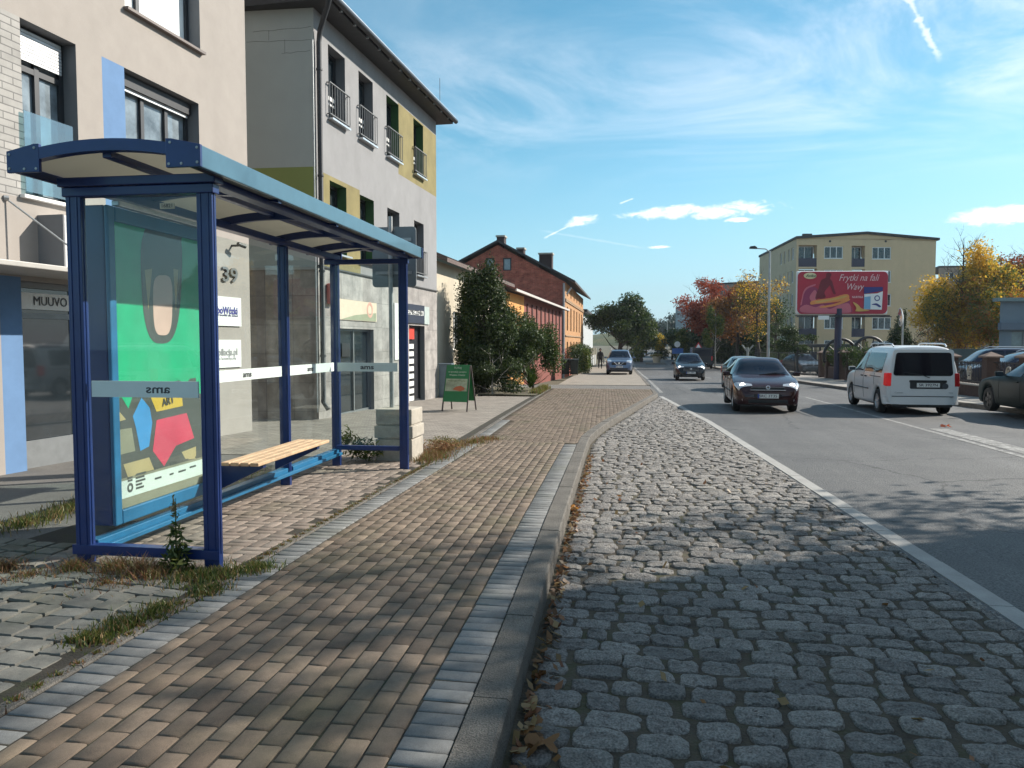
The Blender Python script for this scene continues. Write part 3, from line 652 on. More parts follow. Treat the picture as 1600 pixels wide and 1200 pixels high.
zwhite = pz(184, 750); zgrey = pz(184, 800)
mb.face([(PX-.0115, ylo, zwhite-.02), (PX-.0115, yhi, zwhite-.02), (PX-.0115, yhi, zlo+.07), (PX-.0115, ylo, zlo+.07)][::-1], 6)
zg = pz(184, 622)
def rect(y0, y1, z0, z1, m, lay): mb.face([(PX-.012+lay*.0012, y0, z0), (PX-.012+lay*.0012, y1, z0), (PX-.012+lay*.0012, y1, z1), (PX-.012+lay*.0012, y0, z1)], m)
rect(ylo, yhi, zg-.12, zhi, 0, .8)                       # green field
rect(ylo, yhi, zwhite, zg-.04, 1, 1.6)                    # grey lower field
shape([(184, 622), (250, 612), (275, 596), (313, 590), (313, 625), (184, 640)], 1, 2.2)
shape([(191, 615), (213, 615), (205, 638)], 0, 3); shape([(280, 590), (305, 590), (296, 600)], 0, 3)
def blob(cu, v0, v1, wu, m, lay, p=3.2, squeeze=.8):
    cv = (v0+v1)/2; pts = []
    for k in range(36):
        t = 2*math.pi*k/36; c, s = math.cos(t), math.sin(t); x = abs(c)**(2/p)*math.copysign(1, c); yv = abs(s)**(2/p)*math.copysign(1, s)
        pts.append((cu+wu*x*(1-(1-squeeze)*(yv+1)/2), cv+(v1-v0)/2*yv))
    shape(pts, m, lay)
blob(258, 345, 537, 37, 1, 2.2, 3.0, .74)
blob(262, 372, 505, 29, 3, 2.8, 2.6, .7)
shape([(230, 362), (240, 480), (244, 520), (262, 527), (281, 516), (291, 362)], 1, 3.2)
blob(260, 430, 524, 16.5, 2, 4.2, 3.4, .86); shape([(231, 422), (243, 420), (237, 484)], 3, 3.9); shape([(277, 420), (285, 422), (281, 486)], 3, 3.9)
shape([(183, 634), (201, 655), (184, 660)], 3, 2.4); shape([(184, 672), (210, 668), (216, 704), (184, 712)], 8, 2.4)
shape([(212, 650), (226, 621), (239, 637), (243, 660), (238, 697), (224, 704), (217, 668)], 4, 2.6)
shape([(250, 656), (298, 645), (310, 684), (281, 696), (262, 728), (244, 704)], 5, 2.6)
shape([(240, 619), (290, 612), (292, 634), (250, 643)], 7, 2.6)
shape([(197, 725), (238, 714), (246, 733), (204, 745)], 3, 2.4); shape([(290, 706), (313, 697), (313, 716), (297, 718)], 3, 2.4)
poster = mb.build('poster', PM, sh)
pt = lambda *a, **k: text(*a, poster, **k)
q0, q1 = Vector(pp(245, 638, .006)), Vector(pp(291, 627, .006)); text('ART', .085, (q0+q1)/2+Vector((0, 0, .028)), (0, 1, .12), (0, -.12, 1), cgrey, poster, off=.002, depth=.001, bold=.01)
for (yy, zz, sz, tx) in ((5.0, .50, .03, 'kultura'), (5.0, .46, .022, 'program miejski'), (5.0, .43, .022, 'wystawa 2024'), (5.28, .53, .03, 'MIASTO'), (5.5, .53, .028, 'galeria'), (5.72, .53, .028, 'radio'), (5.28, .45, .03, 'teatr'), (5.5, .46, .026, 'fundacja'), (5.74, .46, .026, 'muzeum')):
    pass
# small printed rows of marks along the white strip
mk_ = MB()
for (yy, zz, ln) in ((4.93, .52, .05), (4.93, .5, .05), (5.02, .53, .12), (5.02, .505, .1), (5.02, .48, .11), (5.02, .455, .07), (5.02, .43, .09), (5.25, .54, .1), (5.25, .46, .08), (5.45, .54, .07), (5.62, .54, .08), (5.44, .46, .05), (5.56, .46, .1), (5.72, .47, .09), (5.8, .54, .09)):
    mk_ = MB(); mk_.box(PX-.011, PX-.0085, yy, yy+ln, zz, zz+.014); mk_.build('print_mark', cgrey, poster)
mk_ = MB(); mk_.lathe([(.035, 0), (.03, .0025), (.018, .0025), (.015, 0)], (PX-.0108, 4.955, .455), (1, 0, 0), 20); mk_.build('print_emblem', cgrey, poster)
mb = MB(); mb.box(PX+.004, PX+.008, ylo, yhi, zlo, zhi); mb.build('glass_pane', shelter_glass, sh)
mb = MB(); mb.obox((-3.0, Y0-.003, 2.37), (.05, 0, 0), (0, .004, 0), (0, 0, .018)); stk = mb.build('number_sticker', mat('sticker', (.5, .46, .36), .6), sh)
text('16821', .034, (-3.0, Y0-.007, 2.37), (1, 0, 0), (0, 0, 1), textdark, stk, off=.001, depth=.0006)
sh.rotation_euler.z = .0216          # the shelter stands slightly askew to the kerb
# concrete block carrying the stop sign
blkm = mat('cast_concrete', (.44, .40, .34), .9, var=.2, scale=8, bump=.4, bscale=70, grime=.5)
bl = thing('concrete_block', 'stepped pale concrete block standing at the far end of the shelter', 'concrete block', (-3.12, 9.85, gz(9.85)))
mb = MB(); zb = gz(9.85)
for (a, b, e) in ((-.03, .285, .0), (.30, .46, .012), (.475, .68, -.005)):
    mb.box(-3.42-e, -2.92+e, 9.6-e, 10.12+e, zb+a, zb+b)
mb.box(-3.40, -2.94, 9.62, 10.1, zb+.2, zb+.6); mb.build('block_body', blkm, bl, bevel=.012)
st = thing('bus_stop_sign', 'grey backed bus stop board on a galvanised pole in the concrete block', 'bus stop sign', (-3.29, 9.9, zb+.68))
mb = MB(); mb.tube([(-3.29, 9.9, zb+.682), (-3.29, 9.9, 3.16)], .03, 14); mb.build('pole', steel, st, smooth=40)
mb = MB(); x0, x1, z0, z1, r = -3.56, -2.95, 2.23, 3.03, .05; pts = []
for (cx, cz, a0) in ((x1-r, z1-r, 0), (x0+r, z1-r, 90), (x0+r, z0+r, 180), (x1-r, z0+r, 270)):
    for k in range(5): t = R(a0+22.5*k); pts.append((cx+r*math.cos(t), 9.94, cz+r*math.sin(t)))
mb.prism(pts, (0, .02, 0)); mb.build('sign_board', mat('sign_back', (.17, .19, .20), .55, .3, var=.08), st, bevel=.003)
for z in (2.42, 2.86):
    mb = MB(); mb.box(-3.51, -3.01, 9.925, 9.939, z-.02, z+.02); mb.tube([(-3.29, 9.9, z-.03), (-3.29, 9.9, z+.03)], .038, 12); mb.build('clamp', steel, st)

# ------------------------------------------------------------------ facades
class Plane:
    def __init__(s, a, b):
        s.a = Vector((a[0], a[1], 0)); s.d = (Vector((b[0], b[1], 0))-s.a); s.L = s.d.length; s.d.normalize(); s.n = Vector((s.d.y, -s.d.x, 0))
    def P(s, t, z, off=0): return s.a+s.d*t+s.n*off+Vector((0, 0, z))
    def px(s, u, v):
        q = onplane(u, v, s.a, s.n); return (q-s.a).dot(s.d), q.z
    def rect(s, u0, v0, u1, v1):   # top-left and bottom-right as seen
        a = s.px(u0, v0); b = s.px(u1, v1); return (min(a[0], b[0]), max(a[0], b[0]), min(a[1], b[1]), max(a[1], b[1]))
def wall(pl, s0, s1, z0, z1, holes, zones, mats, parent, reveal=.22, name='wall', rmat=None, extra_s=(), extra_z=()):
    S = sorted(set([s0, s1]+[x for h in holes for x in h[:2]]+[x for q in zones for x in q[:2]]+list(extra_s)))
    Zs = sorted(set([z0, z1]+[x for h in holes for x in h[2:4]]+[x for q in zones for x in q[2:4]]+list(extra_z)))
    S = [x for x in S if s0-1e-6 <= x <= s1+1e-6]; Zs = [x for x in Zs if z0-1e-6 <= x <= z1+1e-6]
    mb = MB()
    for i in range(len(S)-1):
        for j in range(len(Zs)-1):
            cs, cz = (S[i]+S[i+1])/2, (Zs[j]+Zs[j+1])/2
            if any(h[0] < cs < h[1] and h[2] < cz < h[3] for h in holes): continue
            m = 0
            for q in zones:
                if q[0] < cs < q[1] and q[2] < cz < q[3]: m = q[4]
            mb.face([pl.P(S[i], Zs[j]), pl.P(S[i+1], Zs[j]), pl.P(S[i+1], Zs[j+1]), pl.P(S[i], Zs[j+1])], m, [(S[i], Zs[j]), (S[i+1], Zs[j]), (S[i+1], Zs[j+1]), (S[i], Zs[j+1])])
    rm = 0 if rmat is None else rmat
    for h in holes:
        a, b, c, e = h[:4]; r = -reveal; mm = h[4] if len(h) > 4 else rm
        mb.face([pl.P(a, c), pl.P(a, e), pl.P(a, e, r), pl.P(a, c, r)], mm, [(0, c), (0, e), (.2, e), (.2, c)]); mb.face([pl.P(b, c), pl.P(b, c, r), pl.P(b, e, r), pl.P(b, e)], mm, [(0, c), (.2, c), (.2, e), (0, e)])
        mb.face([pl.P(a, e), pl.P(b, e), pl.P(b, e, r), pl.P(a, e, r)], mm, [(a, 0), (b, 0), (b, .2), (a, .2)]); mb.face([pl.P(a, c), pl.P(a, c, r), pl.P(b, c, r), pl.P(b, c)], mm, [(a, 0), (a, .2), (b, .2), (b, 0)])
    return mb.build(name, mats, parent)
def window(pl, h, parent, fm, reveal=.2, fw=.06, vbars=(), hbars=(), gm=None, sill=None, name='window'):
    a, b, c, e = h[:4]; mb = MB(); r0, r1 = -reveal, -reveal+.05
    def bar(sa, sb, za, zb, off=0):
        o = pl.P((sa+sb)/2, (za+zb)/2, (r0+r1)/2+off); mb.obox(o, pl.d*(sb-sa)/2, pl.n*(.03), Vector((0, 0, (zb-za)/2)))
    bar(a, a+fw, c, e); bar(b-fw, b, c, e); bar(a+fw, b-fw, c, c+fw); bar(a+fw, b-fw, e-fw, e)
    for f in vbars: x = a+(b-a)*f; bar(x-fw*.5, x+fw*.5, c+fw, e-fw, .004)
    for f in hbars: z = c+(e-c)*f; bar(a+fw, b-fw, z-fw*.5, z+fw*.5, .002)
    w = mb.build(name, fm, parent)
    mb = MB(); mb.obox(pl.P((a+b)/2, (c+e)/2, r0+.01), pl.d*((b-a)/2-fw*.5), pl.n*.004, Vector((0, 0, (e-c)/2-fw*.5))); mb.build('pane', gm or pane_m, w)
    if sill:
        mb = MB(); mb.obox(pl.P((a+b)/2, c-.018, .0), pl.d*((b-a)/2+.05), pl.n*.055, Vector((0, 0, .015))); mb.build('sill', sill, w)
    return w
def slabbox(name, pl, s0, s1, z0, z1, o0, o1, m, parent, bevel=0):
    mb = MB(); mb.obox(pl.P((s0+s1)/2, (z0+z1)/2, (o0+o1)/2), pl.d*(s1-s0)/2, pl.n*abs(o1-o0)/2, Vector((0, 0, (z1-z0)/2))); return mb.build(name, m, parent, bevel=bevel)

# ------------------------------------------------------------------ near beige building (number 39)
beige = mat('beige_render', (.335, .302, .275), .9, var=.06, scale=3, bump=.25, bscale=180, grime=.10)
bluer = mat('blue_render', (.12, .22, .39), .9, var=.08, scale=4, bump=.2, bscale=180)
clink = brickmat('pale_brick', (.30, .29, .275), (.37, .355, .335), (.17, .165, .16), .30, .085, .008)
greyrev = mat('grey_reveal', (.16, .165, .175), .8, var=.05)
anth = mat('anthracite_frame', (.035, .037, .042), .45)
p1 = Plane((-7.404, 6.0), (-6.99, 13.02))
ab = thing('apartment_building', 'beige rendered building with number 39, glass balcony and shop door behind the bus shelter', 'building', (-7.2, 9.5, gz(9)))
zB = -.3
wA = list(p1.rect(195, 10, 313, 80)); wA = [wA[0], wA[1], p1.px(195, 10)[1], p1.px(195, 10)[1]+1.95]
s33 = p1.px(33, 100)[0]; s119 = p1.px(119, 100)[0]
w1 = [s33, s119, p1.px(33, 302)[1], p1.px(33, 28)[1]]
s195 = p1.px(195, 150)[0]; s311 = p1.px(311, 200)[0]
w2 = [s195, s311, w1[2]+.0, p1.px(195, 106)[1]]
wA[2] = p1.px(195, 10)[1]; 
ss0 = p1.px(38, 600)[0]; ss1 = ss0+2.35; zc = p1.px(50, 432)[1]
shopH = [ss0, ss1, -.17, zc-.06]
s159 = p1.px(159, 100)[0]; zb1 = p1.px(159, 88)[1]
zones = [(0, s33, w1[2]-.05, w1[3]+.0, 1), (s159, s195, w2[2], zb1, 2), (p1.px(4, 600)[0], ss0, -.2, zc-.02, 2)]
wall(p1, 0, p1.L, zB, 12, [w1, w2, wA, shopH], zones, [beige, clink, bluer, greyrev], ab, .26, rmat=3)
back = MB()
q = [p1.P(0, 0), p1.P(p1.L, 0), p1.P(p1.L, 0, -9), p1.P(0, 0, -9)]
for i in (1, 2, 3): a, b = q[i], q[(i+1) % 4]; back.face([a+Vector((0, 0, zB)), b+Vector((0, 0, zB)), b+Vector((0, 0, 12)), a+Vector((0, 0, 12))])
back.face([x+Vector((0, 0, 12)) for x in q]); back.build('wall', beige, ab)
rgl = mat('reflection_tinted_glass', (.20, .24, .27), .05, var=.7, scale=1.6, spec=.9)  # pale reflections painted into the pane colour
wf = window(p1, w1, ab, anth, .26, .07, (.5,), (.76,), gm=rgl)
slat = mat('roller_shutter', (.55, .56, .57), .5, .3)
def shutter(h, frac, parent):
    mb = MB(); a, b, c, e = h; z = e-.04; 
    while z > e-(e-c)*frac: mb.obox(p1.P((a+b)/2, z-.02, -.17), p1.d*((b-a)/2-.07), p1.n*.01, Vector((0, 0, .017))); z -= .042
    mb.build('shutter', slat, parent)
shutter(w1, .2, wf)
slabbox('balustrade', p1, w1[0]-.03, w1[1]-.14, w1[2]+.03, p1.px(32, 172)[1], .03, .045, balus_glass, wf)
slabbox('sill', p1, w1[0]-.08, w1[1]+.04, w1[2]-.05, w1[2]-.01, -.02, .07, white, wf)
wf = window(p1, w2, ab, anth, .26, .07, (.36, .68), (), gm=rgl); shutter(w2, .12, wf)
slabbox('sill', p1, w2[0]-.02, w2[1]+.04, w2[2]-.05, w2[2]-.01, -.02, .07, white, wf)
curt = mat('white_curtain', (.6, .6, .58), .8, var=.2, scale=14)
slabbox('shutter_box', p1, w2[0]+.03, w2[1]-.03, w2[3]-.19, w2[3]-.02, -.2, -.12, darksteel, wf)
wf = window(p1, wA, ab, anth, .26, .07, (.3,), (), gm=mat('glare_tinted_glass', (.85, .86, .84), .05, var=.3, scale=.8, spec=1)); slabbox('sill', p1, wA[0]-.03, wA[1]+.04, wA[2]-.05, wA[2]-.01, -.02, .08, mat('brown_sill', (.13, .10, .09), .5), wf)  # sun glare painted into the pane as a near-white base
# shop front
alug = mat('grey_shop_frame', (.20, .21, .215), .5, .3)
sf = window(p1, shopH, ab, alug, .2, .07, (.42, .47), (.83,), name='shop_front')
slabbox('sign_panel', p1, ss0+.07, ss0+.42*(ss1-ss0)-.03, p1.px(60, 483)[1], p1.px(60, 457)[1], -.145, -.13, white, sf)
slabbox('sign_panel', p1, ss0+.49*(ss1-ss0), ss1-.1, p1.px(60, 483)[1], p1.px(60, 457)[1], -.145, -.13, white, sf)
text('MUUVO', .16, p1.P(ss0+.24*(ss1-ss0), p1.px(60, 470)[1], -.128), p1.d, (0, 0, 1), textdark, sf, width=.52)
slabbox('kick_plate', p1, ss0+.07, ss1-.07, -.12, .28, -.15, -.13, alug, sf)
# canopy with rods
cn = MB(); cn.obox(p1.P(1.9, zc+.03, .45), p1.d*1.75, p1.n*.44, Vector((0, 0, .03))); cn = cn.build('canopy', mat('canopy_sheet', (.42, .40, .37), .5), ab, bevel=.01)
mb = MB(); a = p1.px(2, 308); mb.tube([p1.P(a[0]+.05, a[1], 0), p1.P(a[0]+.65, zc+.05, .8)], .011, 8); mb.tube([p1.P(a[0]+.05-.02, a[1], 0), p1.P(a[0]+.05+.02, a[1], .03)], .03, 8); mb.build('rod', steel, cn)
b = list(p1.rect(60, 330, 150, 425)); b[2] = p1.px(60, 428)[1]; b[3] = p1.px(60, 338)[1]
lbx = slabbox('light_box', p1, b[0], b[0]+1.2, b[2], b[3], .0, .37, mat('light_box_body', (.74, .72, .71), .5, var=.04), ab, bevel=.01)
slabbox('box_side', p1, b[0]-.02, b[0]-.002, b[2]-.01, b[3]+.01, -.0, .368, greyrev, lbx)
slabbox('red_letter', p1, b[0]+.2, b[0]+.55, b[2]+.17, b[3]-.17, .371, .385, mat('red_panel', (.62, .07, .08), .5), lbx)
# number and plaques near the corner
a = p1.rect(345, 417, 369, 444); num = mat('steel_digits', (.20, .20, .20), .4, .5)
text('39', (a[3]-a[2])*1.36, p1.P((a[0]+a[1])/2, (a[2]+a[3])/2, .02), p1.d, (0, 0, 1), num, ab, name='house_number', depth=.012, width=(a[1]-a[0]), bold=.012)
for (v0, v1, rows_) in ((463, 510, (('BoboWózki', .17, (.05, .05, .25), .52, .5), ('wózki i foteliki dla dzieci', .05, (.1, .1, .2), .36, .8))), (528, 573, (('Depilacja.pl', .16, (.3, .3, .3), .55, .5), ('gabinet kosmetyczny', .07, (.5, .5, .5), .33, .7)))):
    b = p1.rect(310, v0, 375, v1); b = (b[1]-1.02, b[1], p1.px(375, v1)[1]-.0, p1.px(375, v0+3)[1])
    pq = slabbox('plaque', p1, *b, .015, .03, white, ab)
    for (tx, sz, c_, fz, wd) in rows_:
        text(tx, sz, p1.P((b[0]+b[1])/2, b[2]+(b[3]-b[2])*fz, .031), p1.d, (0, 0, 1), mat('print_%02d' % int(c_[0]*99+c_[2]*50), c_, .6), pq, width=wd*1.55 if wd < .6 else wd, bold=.03 if sz > .1 else .01)
a = p1.px(362, 384); mb = MB(); mb.tube([p1.P(a[0], a[1], 0), p1.P(a[0], a[1], .14)], .02, 8); mb.tube([p1.P(a[0]-.06, a[1]+.02, .16), p1.P(a[0]+.1, a[1]-.01, .2)], .035, 12); mb.build('camera_unit', darksteel, ab)

# ------------------------------------------------------------------ grey building with olive patches
grr = mat('grey_render', (.255, .253, .258), .9, var=.1, scale=1.6, bump=.25, bscale=160, grime=.22)
olive = mat('olive_render', (.215, .18, .075), .9, var=.2, scale=1.8, bump=.2, bscale=160, grime=.2)
gable_grey = mat('gable_render', (.33, .36, .35), .9, var=.05, scale=1.5, bump=.15)
gable_ol = mat('gable_olive', (.20, .235, .075), .9, var=.05, scale=1.5)
marble = brickmat('marbled_tiles', (.28, .255, .24), (.36, .335, .315), (.16, .15, .14), .62, .62, .006, .5, 0, .42, .2)
marbleb = brickmat('brown_tiles', (.21, .18, .16), (.26, .225, .20), (.11, .10, .09), .62, .62, .006, .5, 0, .4, .2)
p2 = Plane((-6.78, 15.5), (-6.44, 23.99)); ZT = 8.45
gb = thing('grey_building', 'tall grey rendered building with olive patches, small window railings and a dark eave', 'building', (-6.6, 19.7, gz(20)))
cols = [(514, 540), (561, 583), (604, 623), (646, 661)]
holes = []; ztop = p2.px(514, 70)[1]; zbot = p2.px(534, 196)[1]
for (a, b) in cols: holes.append([p2.px(a, 200)[0], p2.px(b, 200)[0], zbot, ztop])
z2t = p2.px(514, 281)[1]; z2b = z2t-(ztop-zbot)
row2 = [[h[0], h[1], z2b, z2t] for h in holes]
clz = p2.px(640, 447)[1]
dr = list(p2.rect(531, 513, 585, 640)); dr[2] = gz(18)-.02
d2 = list(p2.rect(639, 508, 664, 612)); d2[2] = gz(22)-.02
zones = [(p2.px(622, 200)[0], p2.L, p2.px(646, 286)[1], ztop+.05, 1), (p2.px(500, 300)[0], row2[1][0]+.0, z2b-.4, z2t+.1, 1), (holes[2][1], p2.L, z2b-.2, zbot-.9, 0), (0, p2.L, -1, clz, 2), (p2.px(585, 300)[0]+.02, p2.px(604, 300)[0], z2b+.1, z2t+.2, 0)]
grev = mat('green_reveal', (.045, .11, .04), .8)
for i in (2, 3): holes[i].append(4)
for i in (0, 1): row2[i].append(4)
wall(p2, 0, p2.L, -.6, ZT, holes+row2+[dr, d2], zones, [grr, olive, marble, greyrev, grev], gb, .28, rmat=3)
p2g = Plane((-16.0, 15.1), (-6.78, 15.5))
zg1 = p2g.px(430, 262)[1]; zg2 = p2g.px(430, 345)[1]; zg3 = p2g.px(430, 422)[1]
wall(p2g, 0, p2g.L, -.6, ZT, [], [(0, 20, zg2, zg1, 1), (0, 20, -.6, zg3, 2)], [gable_grey, gable_ol, marbleb], gb)
crack = MB()
for (u0, v0, u1, v1) in ((395, 50, 486, 42), (385, 66, 487, 62), (440, 84, 485, 79), (445, 62, 445, 84), (420, 47, 420, 64)):
    a = p2g.px(u0, v0); b_ = p2g.px(u1, v1); n_ = 6
    for k in range(n_):
        t0, t1 = k/n_, (k+1)/n_; A = p2g.P(a[0]+(b_[0]-a[0])*t0, a[1]+(b_[1]-a[1])*t0+.01*math.sin(k*2.3), .001); B = p2g.P(a[0]+(b_[0]-a[0])*t1, a[1]+(b_[1]-a[1])*t1+.01*math.sin((k+1)*2.3), .001); crack.bar(A, B, .004, .006)
crack.build('render_crack', mat('crack', (.12, .13, .12), .9), gb)
slabbox('cornice', p2g, 0, p2g.L, zg3, zg3+.05, 0, .05, mat('cornice_metal', (.3, .3, .29), .5), gb); slabbox('cornice', p2, 0, p2.L, clz, clz+.035, 0, .045, mat('cornice_dark', (.06, .06, .06), .5), gb)
mb = MB(); 
for k in (0,): mb.face([p2.P(0, ZT, -9), p2.P(p2.L, ZT, -9), p2.P(p2.L, -.6, -9), p2.P(0, -.6, -9)]); mb.face([p2.P(p2.L, -.6), p2.P(p2.L, -.6, -9), p2.P(p2.L, ZT, -9), p2.P(p2.L, ZT)])
mb.build('wall', gable_grey, gb)
# roof with overhanging eave, gutter, snow hooks
rf = MB(); roofd = mat('dark_roof', (.03, .03, .033), .6, var=.2); OV = .46
rf.hexa([p2.P(-.35, ZT, -9), p2.P(p2.L+.35, ZT, -9), p2.P(p2.L+.35, ZT, OV), p2.P(-.35, ZT, OV), p2.P(-.35, ZT+3.2, -9), p2.P(p2.L+.35, ZT+3.2, -9), p2.P(p2.L+.35, ZT+.17, OV), p2.P(-.35, ZT+.17, OV)])
rf = rf.build('roof', roofd, gb)
mb = MB(); mb.tube([p2.P(-.45, ZT+.1, OV+.07), p2.P(p2.L+.45, ZT+.1, OV+.07)], .075, 12); mb.build('gutter', mat('gutter_dark', (.05, .05, .055), .35, .5), rf, smooth=40)
mb = MB(); mb.obox(p2.P(p2.L/2, ZT+.2, OV+.03), p2.d*(p2.L/2+.4), p2.n*.05, Vector((0, 0, .012))); mb.build('roof_edge', alu, rf)
mb = MB(); 
for k in range(12): mb.obox(p2.P(.3+k*.72, ZT+.03, OV+.02), p2.d*.012, p2.n*.03, Vector((0, 0, .045)))
mb.build('gutter_bracket', steel, rf)
mb = MB(); mb.tube([p2.P(-.3, ZT+.04, OV+.05), p2.P(-.3, ZT-.12, OV-.0), p2.P(.05, ZT-.45, .12), p2.P(.05, ZT-.7, .09), p2.P(.05, .2, .09), p2.P(.05, .05, .2)], .055, 10)
for z in (7.2, 5, 3, 1.2): mb.tube([p2.P(.05, z-.02, .09), p2.P(.05, z+.02, .09)], .068, 10)
mb.build('downpipe', darksteel, gb, smooth=50)
mb = MB(); mb.tube([p2.P(-.12, ZT-.7, .03), p2.P(-.12, .0, .03)], .016, 8); mb.build('cable', steel, gb)
mb = MB(); mb.tube([p2.P(p2.L-.7, ZT+.25, .35), p2.P(p2.L-.7, ZT+1.1, .35)], .008, 6); mb.build('lightning_rod', darksteel, gb)
for i, h in enumerate(holes+row2):
    wn = window(p2, h, gb, anth, .28, .06, (.5,) if i > 99 else (), (.32,))
    slabbox('sill', p2, h[0]-.04, h[1]+.04, h[2]-.06, h[2]-.02, -.02, .12, alu, wn)
    slabbox('parapet_panel', p2, h[0]+.06, h[1]-.06, h[2]+.42, h[2]+.62, -.26, -.225, white, wn)
    if i < 4 or i > 5:
        rl = MB(); zr0, zr1 = h[2]+.05, h[2]+.72; a, b = h[0]-.1, h[1]+.1
        for z in (zr0, zr1): rl.bar(p2.P(a, z, .07), p2.P(b, z, .07), .035, .02)
        n_ = 9
        for k in range(n_): rl.bar(p2.P(a+(b-a)*k/(n_-1), zr0, .07), p2.P(a+(b-a)*k/(n_-1), zr1, .07), .014)
        for q_ in (a+.02, b-.02):
            for z in (zr0, zr1): rl.bar(p2.P(q_, z, 0), p2.P(q_, z, .07), .02)
        rl.build('railing', mat('railing_steel', (.17, .17, .17), .5, .5), wn)
# shop doors and signs of the grey building
df = window(p2, dr, gb, alug, .18, .05, (.52,), (), name='glass_door')
for (f0, f1, z, m_) in ((.2, .42, 1.15, blackp),): slabbox('notice', p2, dr[0]+(dr[1]-dr[0])*f0, dr[0]+(dr[1]-dr[0])*f1, z, z+.32, -.135, -.13, m_, df)
b = p2.rect(528, 470, 587, 504)
sg = slabbox('shop_sign', p2, b[0], b[1], p2.px(587, 503)[1], p2.px(587, 474)[1], .0, .03, mat('cream_sign', (.62, .52, .40), .6, var=.06), gb)
text('Kwiaty', .3, p2.P((b[0]+b[1])/2-.2, p2.px(587, 488)[1], .032), p2.d, (0, 0, 1), mat('pink_print', (.6, .42, .3), .6), sg, shear=.3) if False else None
mb = MB(); a = p2.px(570, 499); mb.prism([p2.P(b[0]+.1, p2.px(587, 503)[1]+.01, .031), p2.P(b[1]-.05, p2.px(587, 503)[1]+.01, .031), p2.P(b[1]-.05, p2.px(587, 503)[1]+.22, .031), p2.P(b[0]+.9, p2.px(587, 503)[1]+.13, .031)], p2.n*.003); mb.build('print', mat('green_print', (.28, .30, .2), .6), sg)
mb = MB(); q_ = p2.P(b[1]-.45, p2.px(587, 503)[1]+.28, .032); mb.lathe([(.2, 0), (.19, .004), (.13, .004), (.12, 0)], q_, p2.n, 20); mb.build('print', mat('rose_print', (.6, .33, .26), .6), sg)
b = p2.rect(637, 478, 661, 508); sb = slabbox('dark_sign', p2, b[0]-.6, b[1], p2.px(661, 506)[1], p2.px(661, 478)[1], 0, .05, mat('navy_sign', (.02, .028, .05), .5), gb)
slabbox('light_panel', p2, b[0]-.55, b[1]-.12, p2.px(655, 493)[1], p2.px(655, 486)[1], .051, .056, white, sb)
text('UBEZPIECZENIA', .17, p2.P((b[0]-.55+b[1]-.12)/2, p2.px(655, 489.5)[1], .057), p2.d, (0, 0, 1), textdark, sb, width=(b[1]-b[0]+.3), bold=.03)
b = p2.rect(661, 478, 669, 508); slabbox('hanging_panel', p2, b[0], b[1], p2.px(668, 507)[1], p2.px(668, 480)[1], .0, .04, mat('pale_green_sign', (.42, .48, .46), .5), gb)
b = p2.rect(615, 472, 624, 560); slabbox('white_panel', p2, b[0], b[1], p2.px(620, 562)[1], p2.px(620, 474)[1], 0, .03, white, gb)
dd = window(p2, d2, gb, darksteel, .2, .05, (), (), name='dark_door', gm=mat('dark_door', (.02, .02, .025), .4))
b = [d2[0]+.12, d2[0]+.42*(d2[1]-d2[0])+.12]; z_ = p2.px(650, 530)[1]
slabbox('red_notice', p2, b[0], b[1]+.12, z_, z_+.34, -.135, -.13, mat('red_notice', (.55, .05, .03), .5), dd)
for k in range(8): slabbox('notice', p2, b[0]+.06, b[1]+.06, z_-.28-k*.22, z_-.14-k*.22, -.135, -.13, white, dd)
a = p2.px(513, 459); mb = MB(); mb.obox(p2.P(a[0], a[1], .08), p2.d*.13, p2.n*.07, Vector((0, 0, .22))); ala = mb.build('alarm_box', mat('alarm_red', (.42, .10, .09), .5), gb, bevel=.03)
mb = MB(); mb.obox(p2.P(a[0]+.02, a[1], .155), p2.d*.09, p2.n*.008, Vector((0, 0, .16))); mb.build('label_plate', white, ala, bevel=.01)
# ------------------------------------------------------------------ vehicles (x forward, y left, z up, origin under the middle)
def pchip(pts, x):
    xs = np.array([p[0] for p in pts]); ys = np.array([p[1] for p in pts])
    if xs[0] > xs[-1]: xs, ys = xs[::-1], ys[::-1]
    if x <= xs[0]: return float(ys[0])
    if x >= xs[-1]: return float(ys[-1])
    h = np.diff(xs); dl = np.diff(ys)/h; m = np.zeros(len(xs)); m[0], m[-1] = dl[0], dl[-1]
    for i in range(1, len(xs)-1): m[i] = 0 if dl[i-1]*dl[i] <= 0 else 2*dl[i-1]*dl[i]/(dl[i-1]+dl[i])
    i = min(int(np.searchsorted(xs, x, 'right'))-1, len(h)-1); t = (x-xs[i])/h[i]
    return float((2*t**3-3*t*t+1)*ys[i]+(t**3-2*t*t+t)*h[i]*m[i]+(-2*t**3+3*t*t)*ys[i+1]+(t**3-t*t)*h[i]*m[i+1])
def paint(name, col, metal=.0, rough=.25):
    return mat(name, col, rough, metal, var=.04, scale=2, spec=.35 if rough < .4 else .12, coat=.4 if rough < .4 else .05)
head_m = mat('headlamp', (.55, .56, .58), .12, .3, var=.25, scale=22, coat=1)
lit_m = mat('lit_headlamp', (1, .95, .85), .2, emit=2.2)
tail_m = mat('tail_lamp', (.45, .012, .015), .2, var=.2, scale=16, coat=1)
tail_lit = mat('lit_tail_lamp', (.8, .02, .02), .3, var=.2, emit=.12)
plate_m = mat('number_plate', (.72, .72, .70), .5, var=.03)
chrome = mat('chrome', (.7, .71, .72), .15, .95, var=.05)
car_glass = mat('car_glass', (.010, .016, .030), .05, var=.25, scale=1.2, spec=.42)
